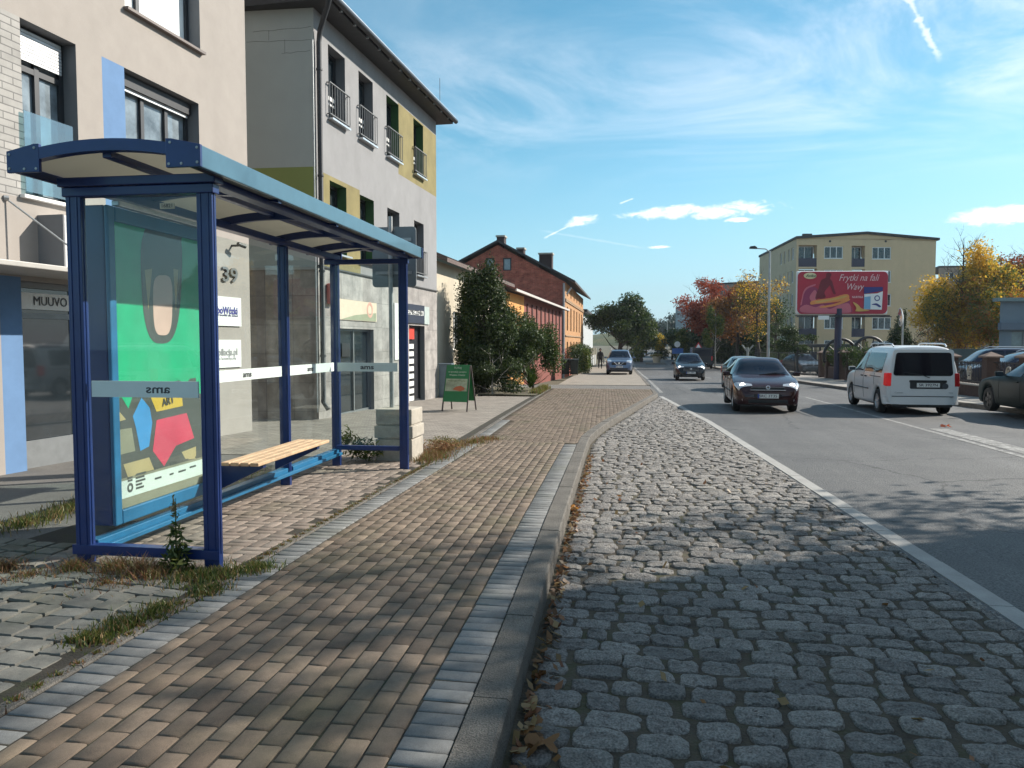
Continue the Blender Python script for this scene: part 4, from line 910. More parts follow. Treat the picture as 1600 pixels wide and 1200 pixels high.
class Car:
    def __init__(s, name, label, L, Wd, top, belt, hw, hwt, zb, wheels, r, body, loc, rotz, group=None, cat='car', rail=.06, archr=1.13, under=.2, lower=None):
        s.t = thing(name, label, cat, loc, rotz, group); s.L = L; s.top = top; s.belt = belt; s.hw = hw; s.hwt = hwt; s.zb = zb; s.wheels = wheels; s.r = r; s.rail = rail; s.ar = archr*r
        s.Wd = Wd
        N = 90; ts = (1-np.cos(np.linspace(0, math.pi, N)))/2; X = sorted(set(list(L/2-ts*L)), reverse=True)
        mb = MB(); P = []
        for x in X:
            c = s.sec(x); P.append([Vector((x, -q[0], q[1])) for q in c]+[Vector((x, q[0], q[1])) for q in c[::-1][1:]])
        mb.grid(P, 0)
        for row in (P[0], P[-1]):
            c = sum(row, Vector())/len(row)
            for i in range(len(row)-1): mb.face([row[i], row[i+1], c])
            mb.face([row[-1], row[0], c])
        s.body = mb.build('body', body, s.t, smooth=38, local=True, weld=True)
        mb = MB(); mb.box(-L/2+.25, L/2-.25, -Wd/2+.14, Wd/2-.14, under, .62); mb.build('underbody', blackp, s.t, local=True)
        s.bm = body
    def sec(s, x):
        zt = pchip(s.top, x); zbel = min(pchip(s.belt, x), zt-.015); w = pchip(s.hw, x)*s.Wd/2; wt = pchip(s.hwt, x)*s.Wd/2; zb = pchip(s.zb, x)
        inside = False
        for wx in s.wheels:
            d = abs(x-wx)
            if d < s.ar: zb = max(zb, s.r+math.sqrt(s.ar**2-d*d)-.0)
        zb = min(zb, zbel-.1)
        rl = min(s.rail, max(.012, (zt-zbel)*.35))
        pts = [(w*.90, zb), (w*.965, zb+.04), (w, zb+(zbel-zb)*.55), (w*.985, zbel), (wt, zt-rl), (wt*.80, zt-rl*.22), (wt*.4, zt-.004), (0, zt)]
        for _ in range(2):
            n = [pts[0]]
            for a, b in zip(pts[:-1], pts[1:]): n += [(a[0]*.75+b[0]*.25, a[1]*.75+b[1]*.25), (a[0]*.25+b[0]*.75, a[1]*.25+b[1]*.75)]
            pts = n+[pts[-1]]
        return pts
    def at(s, x, k, side=1):    # k in 0..1 along the section polyline
        c = s.sec(x); f = k*(len(c)-1); i = min(int(f), len(c)-2); f -= i
        return Vector((x, side*(c[i][0]*(1-f)+c[i+1][0]*f), c[i][1]*(1-f)+c[i+1][1]*f))
    def kz(s, x, z):            # parameter where the side reaches height z
        c = s.sec(x); 
        for i in range(len(c)-1):
            if c[i][1] <= z <= c[i+1][1]: return (i+(z-c[i][1])/max(c[i+1][1]-c[i][1], 1e-6))/(len(c)-1)
        return 1.0
    def patch(s, name, m, xf, k0, k1, side=1, off=.006, n=10, parent=None, full=False, smooth=True):
        """xf(k)->(xa,xb); patch lies on the bodywork"""
        mb = MB(); P = []
        for i in range(n+1):
            t = i/n; row = []
            if full: 
                kk = k0+(1-k0)*(1-abs(2*t-1)); sd = -1 if t < .5 else 1
            else: kk = k0+(k1-k0)*t; sd = side
            xa, xb = xf(kk)
            for j in range(n+1):
                x = xa+(xb-xa)*j/n; p = s.at(x, kk, sd); e = .01
                du = s.at(x+e, kk, sd)-s.at(x-e, kk, sd); dv = s.at(x, min(kk+e, 1), sd)-s.at(x, max(kk-e, 0), sd)
                nn = du.cross(dv); 
                if nn.length < 1e-9: nn = Vector((0, 0, 1))
                nn.normalize()
                if nn.dot(p-Vector((p.x, 0, .6))) < 0: nn = -nn
                row.append(p+nn*off)
            P.append(row)
        mb.grid(P); return mb.build(name, m, parent or s.t, smooth=smooth, local=True)
    def sideglass(s, name, m, pts4, side, off=.007):
        """(x at bottom front, x top front, x top rear, x bottom rear, zbottom, ztop-fraction)"""
        xbf, xtf, xtr, xbr, z0, z1 = pts4; mb = MB(); P = []; n = 8
        for i in range(n+1):
            t = i/n; row = []; rnd = .0
            xa = xbf+(xtf-xbf)*t; xb = xbr+(xtr-xbr)*t
            ins = .035*(max(0, abs(2*t-1)-.75)/.25)**2
            for j in range(n+1):
                x = xa-ins+(xb-xa+2*ins)*j/n; z = z0+(z1-z0)*t
                p = s.at(x, s.kz(x, z), side); row.append(p+Vector((0, side*off, off*.35)))
            P.append(row)
        mb.grid(P); return mb.build(name, m, s.t, smooth=True, local=True)
    def addwheels(s, width=.2, spokes=5, cover=False, rimc=None):
        for wx in s.wheels:
            for sd in (-1, 1):
                y = sd*(s.Wd/2-.03-width/2); mb = MB(); r = s.r; h = width/2
                prof = [(r*.62, -h), (r*.9, -h), (r*.97, -h*.75), (r, -h*.4), (r, h*.4), (r*.97, h*.75), (r*.9, h), (r*.62, h)]
                mb.lathe(prof, (wx, y, r), (0, sd, 0), 28); wh = mb.build('wheel', rubber, s.t, smooth=35, local=True)
                mb = MB(); mb.lathe([(r*.64, h*.2), (r*.66, h*.92), (r*.60, h*.9), (r*.56, h*.35), (0, h*.3)], (wx, y, r), (0, sd, 0), 28)
                for k in range(spokes):
                    a = 2*math.pi*k/spokes; d = Vector((math.cos(a), 0, math.sin(a))); c = Vector((wx, y+sd*h*.72, r))
                    tdir = Vector((-math.sin(a), 0, math.cos(a)))
                    mb.obox(c+d*r*.32, d*r*.30, tdir*r*(.09 if not cover else .17), Vector((0, .012, 0)))
                mb.lathe([(r*.14, h*.7), (r*.12, h*.92), (0, h*.95)], (wx, y, r), (0, sd, 0), 14)
                mb.build('rim', rimc or alu, wh, smooth=35, local=True)
                mb = MB(); pts = []          # dark arch liner
                for k in range(17):
                    t = math.pi*k/16; pts.append((wx+s.ar*math.cos(t), 0, s.r+s.ar*math.sin(t)))
                mb.grid([[Vector((p[0], sd*(s.Wd/2-.06), p[2])) for p in pts], [Vector((p[0], sd*(s.Wd/2-.36), p[2])) for p in pts]])
                mb.face([Vector((p[0], sd*(s.Wd/2-.36), p[2])) for p in pts]); mb.build('arch_liner', blackp, s.t, local=True)
    def box(s, name, m, x0, x1, y0, y1, z0, z1, bevel=.01, parent=None):
        mb = MB(); mb.box(x0, x1, y0, y1, z0, z1); return mb.build(name, m, parent or s.t, bevel=bevel, local=True)
    def mirrors(s, x, z, m=None, y=None):
        for sd in (-1, 1):
            yy = y or s.Wd/2+.08; mb = MB(); mb.obox((x, sd*yy, z), (.045, 0, 0), (0, .095, 0), (0, 0, .06)); mi = mb.build('mirror', m or s.bm, s.t, bevel=.03, local=True)
            mb = MB(); mb.obox((x-.046, sd*yy, z), (.004, 0, 0), (0, .075, 0), (0, 0, .045)); mb.build('mirror_glass', pane_m, mi, local=True)
            mb = MB(); mb.bar((x, sd*(yy-.15), z-.03), (x, sd*(yy-.06), z-.02), .04); mb.build('mirror_arm', blackp, mi, local=True)
    def plate(s, txt, x, z, facing=1):
        pl = s.box('number_plate', plate_m, min(x, x+facing*.012), max(x, x+facing*.012), -.26, .26, z-.057, z+.057, .004)
        M = rootmat(s.t); R3 = M.to_3x3()
        text(txt, .098, M @ Vector((x+facing*.012, 0, z)), R3 @ Vector((0, facing, 0)), (0, 0, 1), textdark, pl, width=.44, off=.002, depth=.001, bold=.012)
        mb = MB(); mb.box(x+facing*.012, x+facing*.0145, -.26*facing if facing < 0 else -.26, -.22 if facing > 0 else .22, z-.055, z+.055) if facing > 0 else mb.box(x-.0145, x-.012, .22, .26, z-.055, z+.055)
        mb.build('blue_strip', mat('plate_blue', (.02, .06, .35), .5), pl, local=True)

def roadz(y): return gz(y)+ROAD
# slope-following pitch is tiny, cars stand level on it
def hatch(name, label, loc, rotz, body, L=4.1, Wd=1.71, H=1.43, lit=True, plate=None, group=None, detail=True, hood=.93, nose=.70, rimc=None):
    h = L/2; s_ = H/1.43
    top = [(h, .50), (h-.04, .60), (h-.12, nose), (h-.35, nose+.10), (h-.95, hood), (h-1.12, hood+.03), (h-1.75, H-.09), (h-2.05, H-.01), (h-2.5, H), (-h+.95, H-.05), (-h+.55, H-.12), (-h+.12, hood+.05), (-h+.05, hood-.12), (-h, .55)]
    belt = [(h, .46), (h-.12, nose-.06), (h-.5, .80), (h-1.1, .90*s_), (-h+.4, .96*s_), (-h, .52)]
    hw = [(h, .70), (h-.05, .80), (h-.18, .91), (h-.5, .985), (h-1.3, 1.0), (-h+.6, .985), (-h+.15, .93), (-h, .82)]
    hwt = [(h, .62), (h-.12, .74), (h-.5, .84), (h-1.1, .84), (h-1.75, .66), (h-2.3, .655), (-h+.9, .65), (-h+.5, .64), (-h+.1, .78), (-h, .7)]
    zb = [(h, .24), (h-.3, .2), (0, .2), (-h+.3, .22), (-h, .3)]
    c = Car(name, label, L, Wd, top, belt, hw, hwt, zb, (h-.82, -h+.70), .305, body, loc, rotz, group)
    # glass
    kw = .58
    c.patch('windscreen', car_glass, lambda k: (h-1.16-.10*(1-k), h-1.78+.03*(1-k)), .575, 1, full=True, n=12)
    c.patch('rear_window', car_glass, lambda k: (-h+.50, -h+.17), .6, 1, full=True, n=10)
    for sd in (-1, 1):
        c.sideglass('side_window', car_glass, (h-1.42, h-1.86, h-2.28, h-2.28, .955*s_, H-.085), sd)
        c.sideglass('side_window', car_glass, (h-2.34, h-2.34, -h+.92, -h+.62, .975*s_, H-.095), sd)
        if detail:
            mb = MB(); x_ = h-2.31
            for (xx, z0, z1) in ((h-1.38, .36, .90), (h-2.31, .30, .95), (-h+.98, .62, .96)):
                P = [c.at(xx, c.kz(xx, z), sd)+Vector((0, sd*.002, 0)) for z in np.linspace(z0, z1, 8)]; mb.tube(P, .005, 4)
            mb.build('door_gap', blackp, c.t, local=True)
            for xx in (h-2.12, -h+1.2):
                p = c.at(xx, c.kz(xx, .83), sd); mb = MB(); mb.obox(p+Vector((0, sd*.015, 0)), (.09, 0, 0), (0, .014, 0), (0, 0, .016)); mb.build('door_handle', body, c.t, bevel=.008, local=True)
            mb = MB(); P = [c.at(xx, c.kz(xx, .52), sd)+Vector((0, sd*.004, 0)) for xx in np.linspace(h-1.25, -h+1.15, 14)]; mb.tube(P, .018, 6); mb.build('side_strip', blackp, c.t, local=True)
    # lamps, grille, bumper
    for sd in (-1, 1):
        hl = c.patch('headlight', head_m, lambda k: (h-.10-.04*(k-.45)/.3, h-.42+.18*max(0, (k-.45)/.3)), .42, .76, sd, .008, 10)
        if lit:
            p = c.at(h-.2, .60, sd); mb = MB(); mb.lathe([(.075, -.02), (.07, .012), (.0, .02)], p+Vector((.0, 0, .0)), (.85, 0, .5), 16); mb.build('lamp', lit_m, hl, local=True)
        mb = MB(); mb.obox((-h+.06, sd*(Wd/2-.14), .80), (.05, 0, 0), (0, .1, 0), (0, 0, .15)); mb.build('tail_light', tail_m, c.t, bevel=.03, local=True)
        mb = MB(); mb.lathe([(.055, 0), (.05, .02), (0, .025)], (h-.045, sd*.60, .36), (1, 0, 0), 14); mb.build('fog_lamp', head_m, c.t, local=True)
    mb = MB(); mb.box(h-.14, h-.02, -.42, .42, .615, .69); mb.build('grille', blackp, c.t, bevel=.02, local=True)
    mb = MB(); mb.box(h-.10, h+.006, -.44, .44, .605, .622); mb.lathe([(.055, .02), (.05, .035), (.036, .035), (.032, .02)], (h-.04, 0, .675), (1, 0, .3), 18); mb.build('grille_trim', chrome, c.t, bevel=.004, local=True)
    mb = MB(); mb.box(h-.08, h+.012, -.5, .5, .27, .37); mb.build('lower_grille', blackp, c.t, bevel=.02, local=True)
    mb = MB()
    for k in range(15):
        pass
    P = [[Vector((xx, yy, zz)) for zz in (.44, .5)] for (xx, yy) in [(h+.018-.11*abs(t)**3.2, t*.70*Wd/2*1.03) for t in np.linspace(-1, 1, 15)]]
    mb.grid(P); mb.build('bumper_strip', blackp, c.t, local=True, smooth=True)
    if plate: c.plate(plate, h+.022, .46, 1)
    c.addwheels(rimc=rimc); c.mirrors(h-1.5, .98)
    mb = MB(); 
    for sd in (-1, 1): mb.bar((h-1.13, sd*.1, hood+.035), (h-1.25, sd*.1+.5, hood+.1), .012)
    mb.build('wiper', blackp, c.t, local=True)
    return c
winered = paint('dark_red_paint', (.030, .006, .008), .15, .22)
ink = paint('black_car_paint', (.010, .011, .014), .1, .22)
hatch('parked_car' if 0 else 'car', 'dark red hatchback with lit headlights driving towards the camera, nearest on the road', (3.34, 22.75, roadz(21.5)), R(-90-1.5), winered, plate='SRC 3T35')
hatch('car', 'black hatchback with pale headlights behind the dark red one, further up the road', (2.9, 47.3, roadz(45)), R(-90), ink, L=4.05, Wd=1.72, H=1.56, plate='SRC 48KL', hood=1.0, nose=.76)
hatch('car', 'silver green car half hidden behind the dark red hatchback', (4.45, 34.0, roadz(33)), R(-90), paint('silver_green_paint', (.22, .27, .27), .6, .3), H=1.44, lit=False)
# --- green saloon at the right edge
def saloon(name, label, loc, rotz, body, group=None):
    L, Wd, H = 4.6, 1.76, 1.42; h = L/2
    top = [(h, .5), (h-.05, .62), (h-.16, .74), (h-.4, .82), (h-1.2, .96), (h-1.38, .99), (h-2.1, H-.07), (h-2.4, H), (-h+1.7, H-.03), (-h+.85, 1.07), (-h+.1, 1.02), (-h+.03, .9), (-h, .55)]
    belt = [(h, .47), (h-.16, .66), (h-.5, .80), (h-1.3, .90), (-h+.4, .95), (-h, .52)]
    hw = [(h, .66), (h-.06, .80), (h-.2, .91), (h-.55, .985), (h-1.4, 1), (-h+.7, .985), (-h+.1, .9), (-h, .8)]
    hwt = [(h, .58), (h-.16, .74), (h-.5, .84), (h-1.35, .84), (h-2.1, .64), (-h+1.5, .63), (-h+.8, .78), (-h, .7)]
    zb = [(h, .26), (h-.3, .2), (0, .2), (-h+.3, .22), (-h, .3)]
    c = Car(name, label, L, Wd, top, belt, hw, hwt, zb, (h-.9, -h+.95), .31, body, loc, rotz, group)
    c.patch('windscreen', car_glass, lambda k: (h-1.45-.05*(1-k), h-2.1), .58, 1, full=True, n=12); c.patch('rear_window', car_glass, lambda k: (-h+1.62, -h+.92), .6, 1, full=True, n=8)
    for sd in (-1, 1):
        c.sideglass('side_window', car_glass, (h-1.72, h-2.2, h-2.6, h-2.6, .955, H-.085), sd); c.sideglass('side_window', car_glass, (h-2.66, h-2.66, -h+1.5, -h+1.2, .965, H-.1), sd)
        c.patch('headlight', head_m, lambda k: (h-.12, h-.42), .42, .78, sd, .006, 8)
        mb = MB()
        for (xx, z0, z1) in ((h-1.55, .34, .9), (h-2.63, .3, .95)): mb.tube([c.at(xx, c.kz(xx, z), sd)+Vector((0, sd*.002, 0)) for z in np.linspace(z0, z1, 8)], .005, 4)
        mb.build('door_gap', blackp, c.t, local=True)
        for xx in (h-2.45, -h+1.5):
            p = c.at(xx, c.kz(xx, .83), sd); mb = MB(); mb.obox(p+Vector((0, sd*.015, 0)), (.09, 0, 0), (0, .014, 0), (0, 0, .016)); mb.build('door_handle', body, c.t, bevel=.008, local=True)
        mb = MB(); mb.obox((-h+.05, sd*.62, .82), (.05, 0, 0), (0, .16, 0), (0, 0, .09)); mb.build('tail_light', tail_m, c.t, bevel=.03, local=True)
    c.box('grille', blackp, h-.14, h-.03, -.4, .4, .62, .72, .02)
    c.addwheels(rimc=mat('dark_rim', (.06, .06, .06), .5, .4), cover=True); c.mirrors(h-1.75, 1.0); return c
saloon('parked_car', 'dark green saloon parked at the right kerb in front of the brick fence', (9.72, 20.15, gz(21)-.05), R(90), paint('dark_green_paint', (.003, .013, .014), .0, .45))
# --- white van-like people carrier seen from behind
def caddy():
    L, Wd, H = 4.45, 1.79, 1.80; h = L/2
    top = [(h, .55), (h-.05, .72), (h-.2, .88), (h-.85, 1.10), (h-.98, 1.13), (h-1.75, H-.10), (h-2.05, H-.02), (h-2.6, H), (-h+.5, H), (-h+.12, H-.03), (-h+.03, H-.14), (-h, 1.0)]
    belt = [(h, .5), (h-.2, .76), (h-.6, .95), (h-1.2, 1.03), (-h+.1, 1.05), (-h, .95)]
    hw = [(h, .70), (h-.08, .84), (h-.25, .93), (h-.6, .99), (h-1.4, 1), (-h+.4, 1), (-h+.05, .965), (-h, .94)]
    hwt = [(h, .6), (h-.2, .76), (h-.8, .86), (h-1.0, .86), (h-1.75, .76), (h-2.3, .77), (-h+.1, .77), (-h, .80)]
    zb = [(h, .26), (h-.3, .22), (0, .22), (-h+.3, .26), (-h, .34)]
    wp = paint('white_car_paint', (.70, .70, .70), 0, .3); y = 23.15
    c = Car('van', 'white people carrier with a dark rear window, seen from behind on the right lane', L, Wd, top, belt, hw, hwt, zb, (h-.88, -h+.80), .325, wp, (7.12, y, roadz(y)), R(90-1.0), cat='van', rail=.10)
    tint = mat('tinted_glass', (.010, .009, .014), .05, var=.3, spec=.6)
    c.patch('windscreen', car_glass, lambda k: (h-1.05-.05*(1-k), h-1.78), .57, 1, full=True, n=10)
    # tailgate window, lamps, plate, bumper on the back
    def backpane(name, m, y0, y1, z0, z1, x, th=.012, r=.07, inset_top=.0, parent=None):
        pts = []
        for (cy, cz, a0) in ((y1-r-inset_top, z1-r, 0), (y0+r+inset_top, z1-r, 90), (y0+r, z0+r, 180), (y1-r, z0+r, 270)):
            for k in range(6): t = R(a0+18*k); pts.append((x, cy+r*math.cos(t), cz+r*math.sin(t)))
        mb = MB(); mb.prism(pts, (-th, 0, 0)); return mb.build(name, m, parent or c.t, local=True)
    tg = backpane('tailgate', wp, -.76, .76, .50, 1.70, -h-.002, .014, .08, .05)
    backpane('rear_window', tint, -.70, .70, 1.03, 1.62, -h-.016, .01, .07, .05, tg)
    backpane('plate_recess', darksteel, -.54, .30, .70, .90, -h-.0165, .004, .03, 0, tg)
    backpane('plate_handle', blackp, -.56, .32, .86, .92, -h-.02, .02, .02, 0, tg)
    mb = MB(); mb.lathe([(.075, 0), (.07, .012), (0, .014)], (-h-.016, -.53, .77), (-1, 0, 0), 20); bd = mb.build('badge', mat('badge_grey', (.09, .1, .12), .3, .6), tg, local=True)
    mb = MB(); mb.bar((-h-.03, .02, 1.05), (-h-.03, -.16, .98), .018); mb.bar((-h-.03, .02, 1.05), (-h-.028, .45, 1.12), .012); mb.build('wiper', blackp, tg, local=True)
    pl = c.box('number_plate', plate_m, -h-.034, -h-.0215, -.40+.0, .14, .74, .85, .003, tg)
    M = rootmat(c.t); R3 = M.to_3x3(); text('SR 3927N', .095, M @ Vector((-h-.034, -.13, .795)), R3 @ Vector((0, -1, 0)), (0, 0, 1), textdark, pl, width=.44, off=.002, depth=.001, bold=.012)
    for (yy, tx, wd) in ((.56, 'Caddy', .2), (-.66, 'TDI', .1)): text(tx, .05, M @ Vector((-h-.016, yy, .60)), R3 @ Vector((0, -1, 0)), (0, 0, 1), steel, tg, width=wd, off=.003)
    for sd in (-1, 1):
        pts = [(-h+.09, sd*(Wd/2-.02), .78), (-h+.09, sd*(Wd/2-.03), 1.16), (-h-.008, sd*(Wd/2-.07), 1.16), (-h-.012, sd*(Wd/2-.15), 1.13), (-h-.012, sd*(Wd/2-.16), .80), (-h-.008, sd*(Wd/2-.06), .78)]
        mb = MB(); mb.hexa([(-h-.018, sd*(Wd/2-.155), .76), (-h-.014, sd*(Wd/2-.02), .76), (-h+.14, sd*(Wd/2+.006), .78), (-h+.12, sd*(Wd/2-.2), .78), (-h-.018, sd*(Wd/2-.155), 1.10), (-h-.014, sd*(Wd/2-.04), 1.10), (-h+.14, sd*(Wd/2-.008), 1.10), (-h+.12, sd*(Wd/2-.2), 1.10)])
        mb.build('tail_light', tail_lit if sd > 0 else tail_m, c.t, bevel=.02, local=True, weld=True)
        c.sideglass('side_window', car_glass, (h-1.36, h-1.86, h-2.30, h-2.30, 1.085, 1.60), sd)
        c.sideglass('side_window', tint if sd < 0 else car_glass, (h-2.42, h-2.42, h-4.0, h-4.06, 1.085, 1.60), sd)
        mb = MB()
        for (xx, z0, z1) in ((h-1.4, .42, 1.06), (h-2.37, .35, 1.66), (h-3.42, .75, 1.06)): mb.tube([c.at(xx, c.kz(xx, z), sd)+Vector((0, sd*.002, 0)) for z in np.linspace(z0, z1, 12)], .005, 4)
        mb.build('door_gap', mat('gap_grey', (.12, .12, .12), .8), c.t, local=True)
        mb = MB(); mb.tube([c.at(xx, c.kz(xx, .98), sd)+Vector((0, sd*.004, 0)) for xx in np.linspace(h-3.0, h-4.0, 10)], .012, 6); mb.build('door_rail', blackp, c.t, local=True)
        mb = MB(); mb.tube([c.at(xx, c.kz(xx, .62), sd)+Vector((0, sd*.004, 0)) for xx in np.linspace(h-1.3, h-2.9, 10)], .018, 6); mb.build('side_strip', blackp, c.t, local=True)
        for xx in (h-2.22, h-2.6):
            p = c.at(xx, c.kz(xx, .95), sd); mb = MB(); mb.obox(p+Vector((0, sd*.015, 0)), (.08, 0, 0), (0, .014, 0), (0, 0, .018)); mb.build('door_handle', blackp, c.t, bevel=.008, local=True)
        mb = MB(); y_ = sd*(Wd/2*.70); P = [(h-2.0, y_, H-.03), (h-2.15, y_, H+.035), (h-2.4, y_, H+.05), (-h+.6, y_, H+.045), (-h+.4, y_, H+.03), (-h+.28, y_, H-.03)]; mb.tube(P, .018, 8); mb.build('roof_rail', alu, c.t, smooth=50, local=True)
        c.patch('headlight', head_m, lambda k: (h-.15, h-.5), .42, .75, sd, .006, 8)
    P = [[Vector((xx, yy, zz)) for zz in (.30, .34, .42, .47, .495)] for (xx, yy) in [(-h-.06+.20*abs(t)**6, t*(Wd/2+.004)) for t in np.linspace(-1, 1, 25)]]
    mb = MB(); mb.grid(P); mb.grid([[P[k][4] for k in range(25)], [P[k][4]+Vector((.12, 0, .003)) for k in range(25)]]); mb.build('rear_bumper', wp, c.t, smooth=40, local=True)
    c.box('bumper_step', blackp, -h-.045, -h+.05, -.72, .72, .497, .515, .004)
    c.box('lower_trim', blackp, -h-.05, -h+.1, -.7, .7, .24, .305, .01)
    mb = MB(); mb.tube([(-h-.03, .35, .25), (-h+.4, .35, .27)], .025, 8); mb.build('exhaust', steel, c.t, local=True)
    c.addwheels(); c.mirrors(h-1.45, 1.12, mat('mirror_cap', (.5, .5, .5), .4)); return c
caddy()
# --- silver-blue SUV on the pavement
def suv(name, label, loc, rotz, body, plate=None, group=None, H=1.70):
    L, Wd = 4.6, 1.83; h = L/2
    top = [(h, .55), (h-.04, .75), (h-.14, .92), (h-.4, 1.0), (h-1.2, 1.10), (h-1.35, 1.13), (h-2.05, H-.09), (h-2.4, H-.01), (h-3, H), (-h+.6, H-.05), (-h+.15, 1.15), (-h+.04, 1.0), (-h, .6)]
    belt = [(h, .5), (h-.14, .84), (h-.5, .95), (h-1.3, 1.04), (-h+.4, 1.12), (-h, .56)]
    hw = [(h, .72), (h-.06, .84), (h-.2, .93), (h-.55, .99), (h-1.4, 1), (-h+.5, .98), (-h+.1, .92), (-h, .85)]
    hwt = [(h, .64), (h-.14, .78), (h-.5, .86), (h-1.3, .85), (h-2.05, .70), (-h+.6, .68), (-h+.15, .78), (-h, .74)]
    zb = [(h, .34), (h-.3, .28), (0, .28), (-h+.3, .3), (-h, .4)]
    c = Car(name, label, L, Wd, top, belt, hw, hwt, zb, (h-.92, -h+.95), .36, body, loc, rotz, group)
    c.patch('windscreen', car_glass, lambda k: (h-1.42-.05*(1-k), h-2.08), .57, 1, full=True, n=12); c.patch('rear_window', car_glass, lambda k: (-h+.52, -h+.18), .6, 1, full=True, n=8)
    for sd in (-1, 1):
        c.sideglass('side_window', car_glass, (h-1.7, h-2.2, h-2.65, h-2.65, 1.11, H-.10), sd); c.sideglass('side_window', car_glass, (h-2.71, h-2.71, -h+1.0, -h+.7, 1.13, H-.11), sd)
        c.patch('headlight', head_m, lambda k: (h-.1, h-.5), .46, .72, sd, .006, 8)
        mb = MB(); mb.lathe([(.07, 0), (.06, .02), (0, .025)], (h-.05, sd*.64, .48), (1, 0, 0), 14); mb.build('fog_lamp', head_m, c.t, local=True)
        mb = MB(); mb.tube([(h-2.3, sd*.62, H-.02), (h-2.5, sd*.62, H+.05), (-h+.8, sd*.6, H+.04), (-h+.6, sd*.6, H-.04)], .018, 8); mb.build('roof_rail', alu, c.t, local=True)
    c.box('grille', blackp, h-.14, h-.02, -.5, .5, .66, .86, .03)
    mb = MB(); mb.tube([(h-.03, -.34, .88), (h+.005, -.12, .70), (h+.01, 0, .69), (h+.005, .12, .70), (h-.03, .34, .88)], .025, 8); mb.lathe([(.07, 0), (.06, .02), (0, .02)], (h-.01, 0, .8), (1, 0, 0), 16); mb.build('grille_trim', chrome, c.t, local=True)
    c.box('lower_grille', blackp, h-.06, h+.012, -.6, .6, .36, .47, .02)
    if plate: c.plate(plate, h+.015, .56, 1)
    c.addwheels(width=.22); c.mirrors(h-1.75, 1.16); return c
suv('parked_car', 'silver blue off-roader parked on the left footpath facing the camera', (-1.42, 55.3, gz(54)-.0), R(-90), paint('silver_blue_paint', (.13, .17, .25), .6, .3), 'SRC 12NP')
suv('parked_car', 'dark blue car behind the brick fence, the farther of two roofs over the panels', (14.6, 35.5, gz(35)), R(175), paint('dark_blue_paint', (.008, .012, .04), .0, .3), group='blue cars behind the fence')
suv('parked_car', 'dark blue car behind the brick fence, the nearer one close to the pillar', (14.5, 32.3, gz(32)), R(178), paint('dark_blue_paint', (.008, .012, .04)), group='blue cars behind the fence', H=1.55)
hatch('parked_car', 'grey car standing behind the open black gate by the brick pillars', (11.6, 58.5, gz(58)), R(-80), paint('grey_car_paint', (.12, .13, .14), .5, .3), lit=False, H=1.45)
# dark van far off
def farvan():
    y = 76; t = thing('van', 'dark box van parked far up the road under the dark trees', 'van', (5.75, y, roadz(y)), R(90))
    dk = paint('black_van_paint', (.02, .022, .03)); mb = MB()
    mb.prism([(2.4, -.93, .35), (2.45, -.93, .8), (1.75, -.93, 1.1), (1.1, -.93, 1.9), (.9, -.93, 1.98), (-2.4, -.93, 1.98), (-2.45, -.93, .35)], (0, 1.86, 0)); mb.build('body', dk, t, bevel=.06, local=True)
    mb = MB(); mb.box(-2.462, -2.452, -.75, .75, 1.2, 1.8); mb.build('rear_window', car_glass, t, local=True)
    for sd in (-1, 1):
        mb = MB(); mb.box(-2.47, -2.4, sd*.84-.06, sd*.84+.06, .8, 1.2); mb.build('tail_light', tail_m, t, local=True)
        for wx in (1.5, -1.5):
            mb = MB(); mb.lathe([(.0, -.1), (.3, -.1), (.33, 0), (.3, .1), (0, .1)], (wx, sd*.86, .33), (0, 1, 0), 18); mb.build('wheel', rubber, t, local=True)
farvan()
# ------------------------------------------------------------------ houses further along the left side
cream = mat('cream_render', (.52, .46, .36), .9, var=.08, scale=2, bump=.2, grime=.2); tile = mat('roof_tiles', (.12, .085, .075), .8, var=.3, scale=9, bump=.6, bscale=18)
redplank = mat('red_boards', (.20, .055, .04), .75, var=.18, scale=5); orange = mat('orange_render', (.62, .29, .085), .85, var=.12, scale=2, grime=.2)
redbrick = brickmat('red_brick', (.31, .058, .035), (.44, .105, .06), (.27, .16, .12), .26, .085, .012, .9, var=.45)
redbrick_w = brickmat('ochre_brick', (.40, .19, .07), (.50, .25, .10), (.30, .2, .12), .26, .085, .012, .9, var=.25)
pc = Plane((-6.75, 25.0), (-6.5, 37.0))
hs = thing('low_house', 'low cream house with a tiled roof half hidden behind the evergreen bushes', 'house', (-6.6, 31, gz(31)))
ez = 4.22
hc = [[2.2, 3.2, 1.2, 2.6], [6.2, 7.2, 1.2, 2.6]]
wall(pc, 0, pc.L, -1, ez, hc, [], [cream], hs, .15)
for q_ in hc: window(pc, q_, hs, white, .15, .06, (.5,))
mb = MB()
for t_ in (0, pc.L): mb.face([pc.P(t_, -1), pc.P(t_, -1, -8), pc.P(t_, ez, -8), pc.P(t_, ez+1.7, -4), pc.P(t_, ez)])
mb.build('wall', cream, hs)
mb = MB(); mb.hexa([pc.P(-.15, ez-.08, .45), pc.P(pc.L+.1, ez-.08, .45), pc.P(pc.L+.1, ez+1.75, -4), pc.P(-.15, ez+1.75, -4), pc.P(-.15, ez+.06, .45), pc.P(pc.L+.1, ez+.06, .45), pc.P(pc.L+.1, ez+1.9, -4), pc.P(-.15, ez+1.9, -4)])
for k in range(40): mb.tube([pc.P(.15+k*.3, ez+.07, .44), pc.P(.15+k*.3, ez+1.86, -3.9)], .03, 6)
rf_ = mb.build('roof', tile, hs)
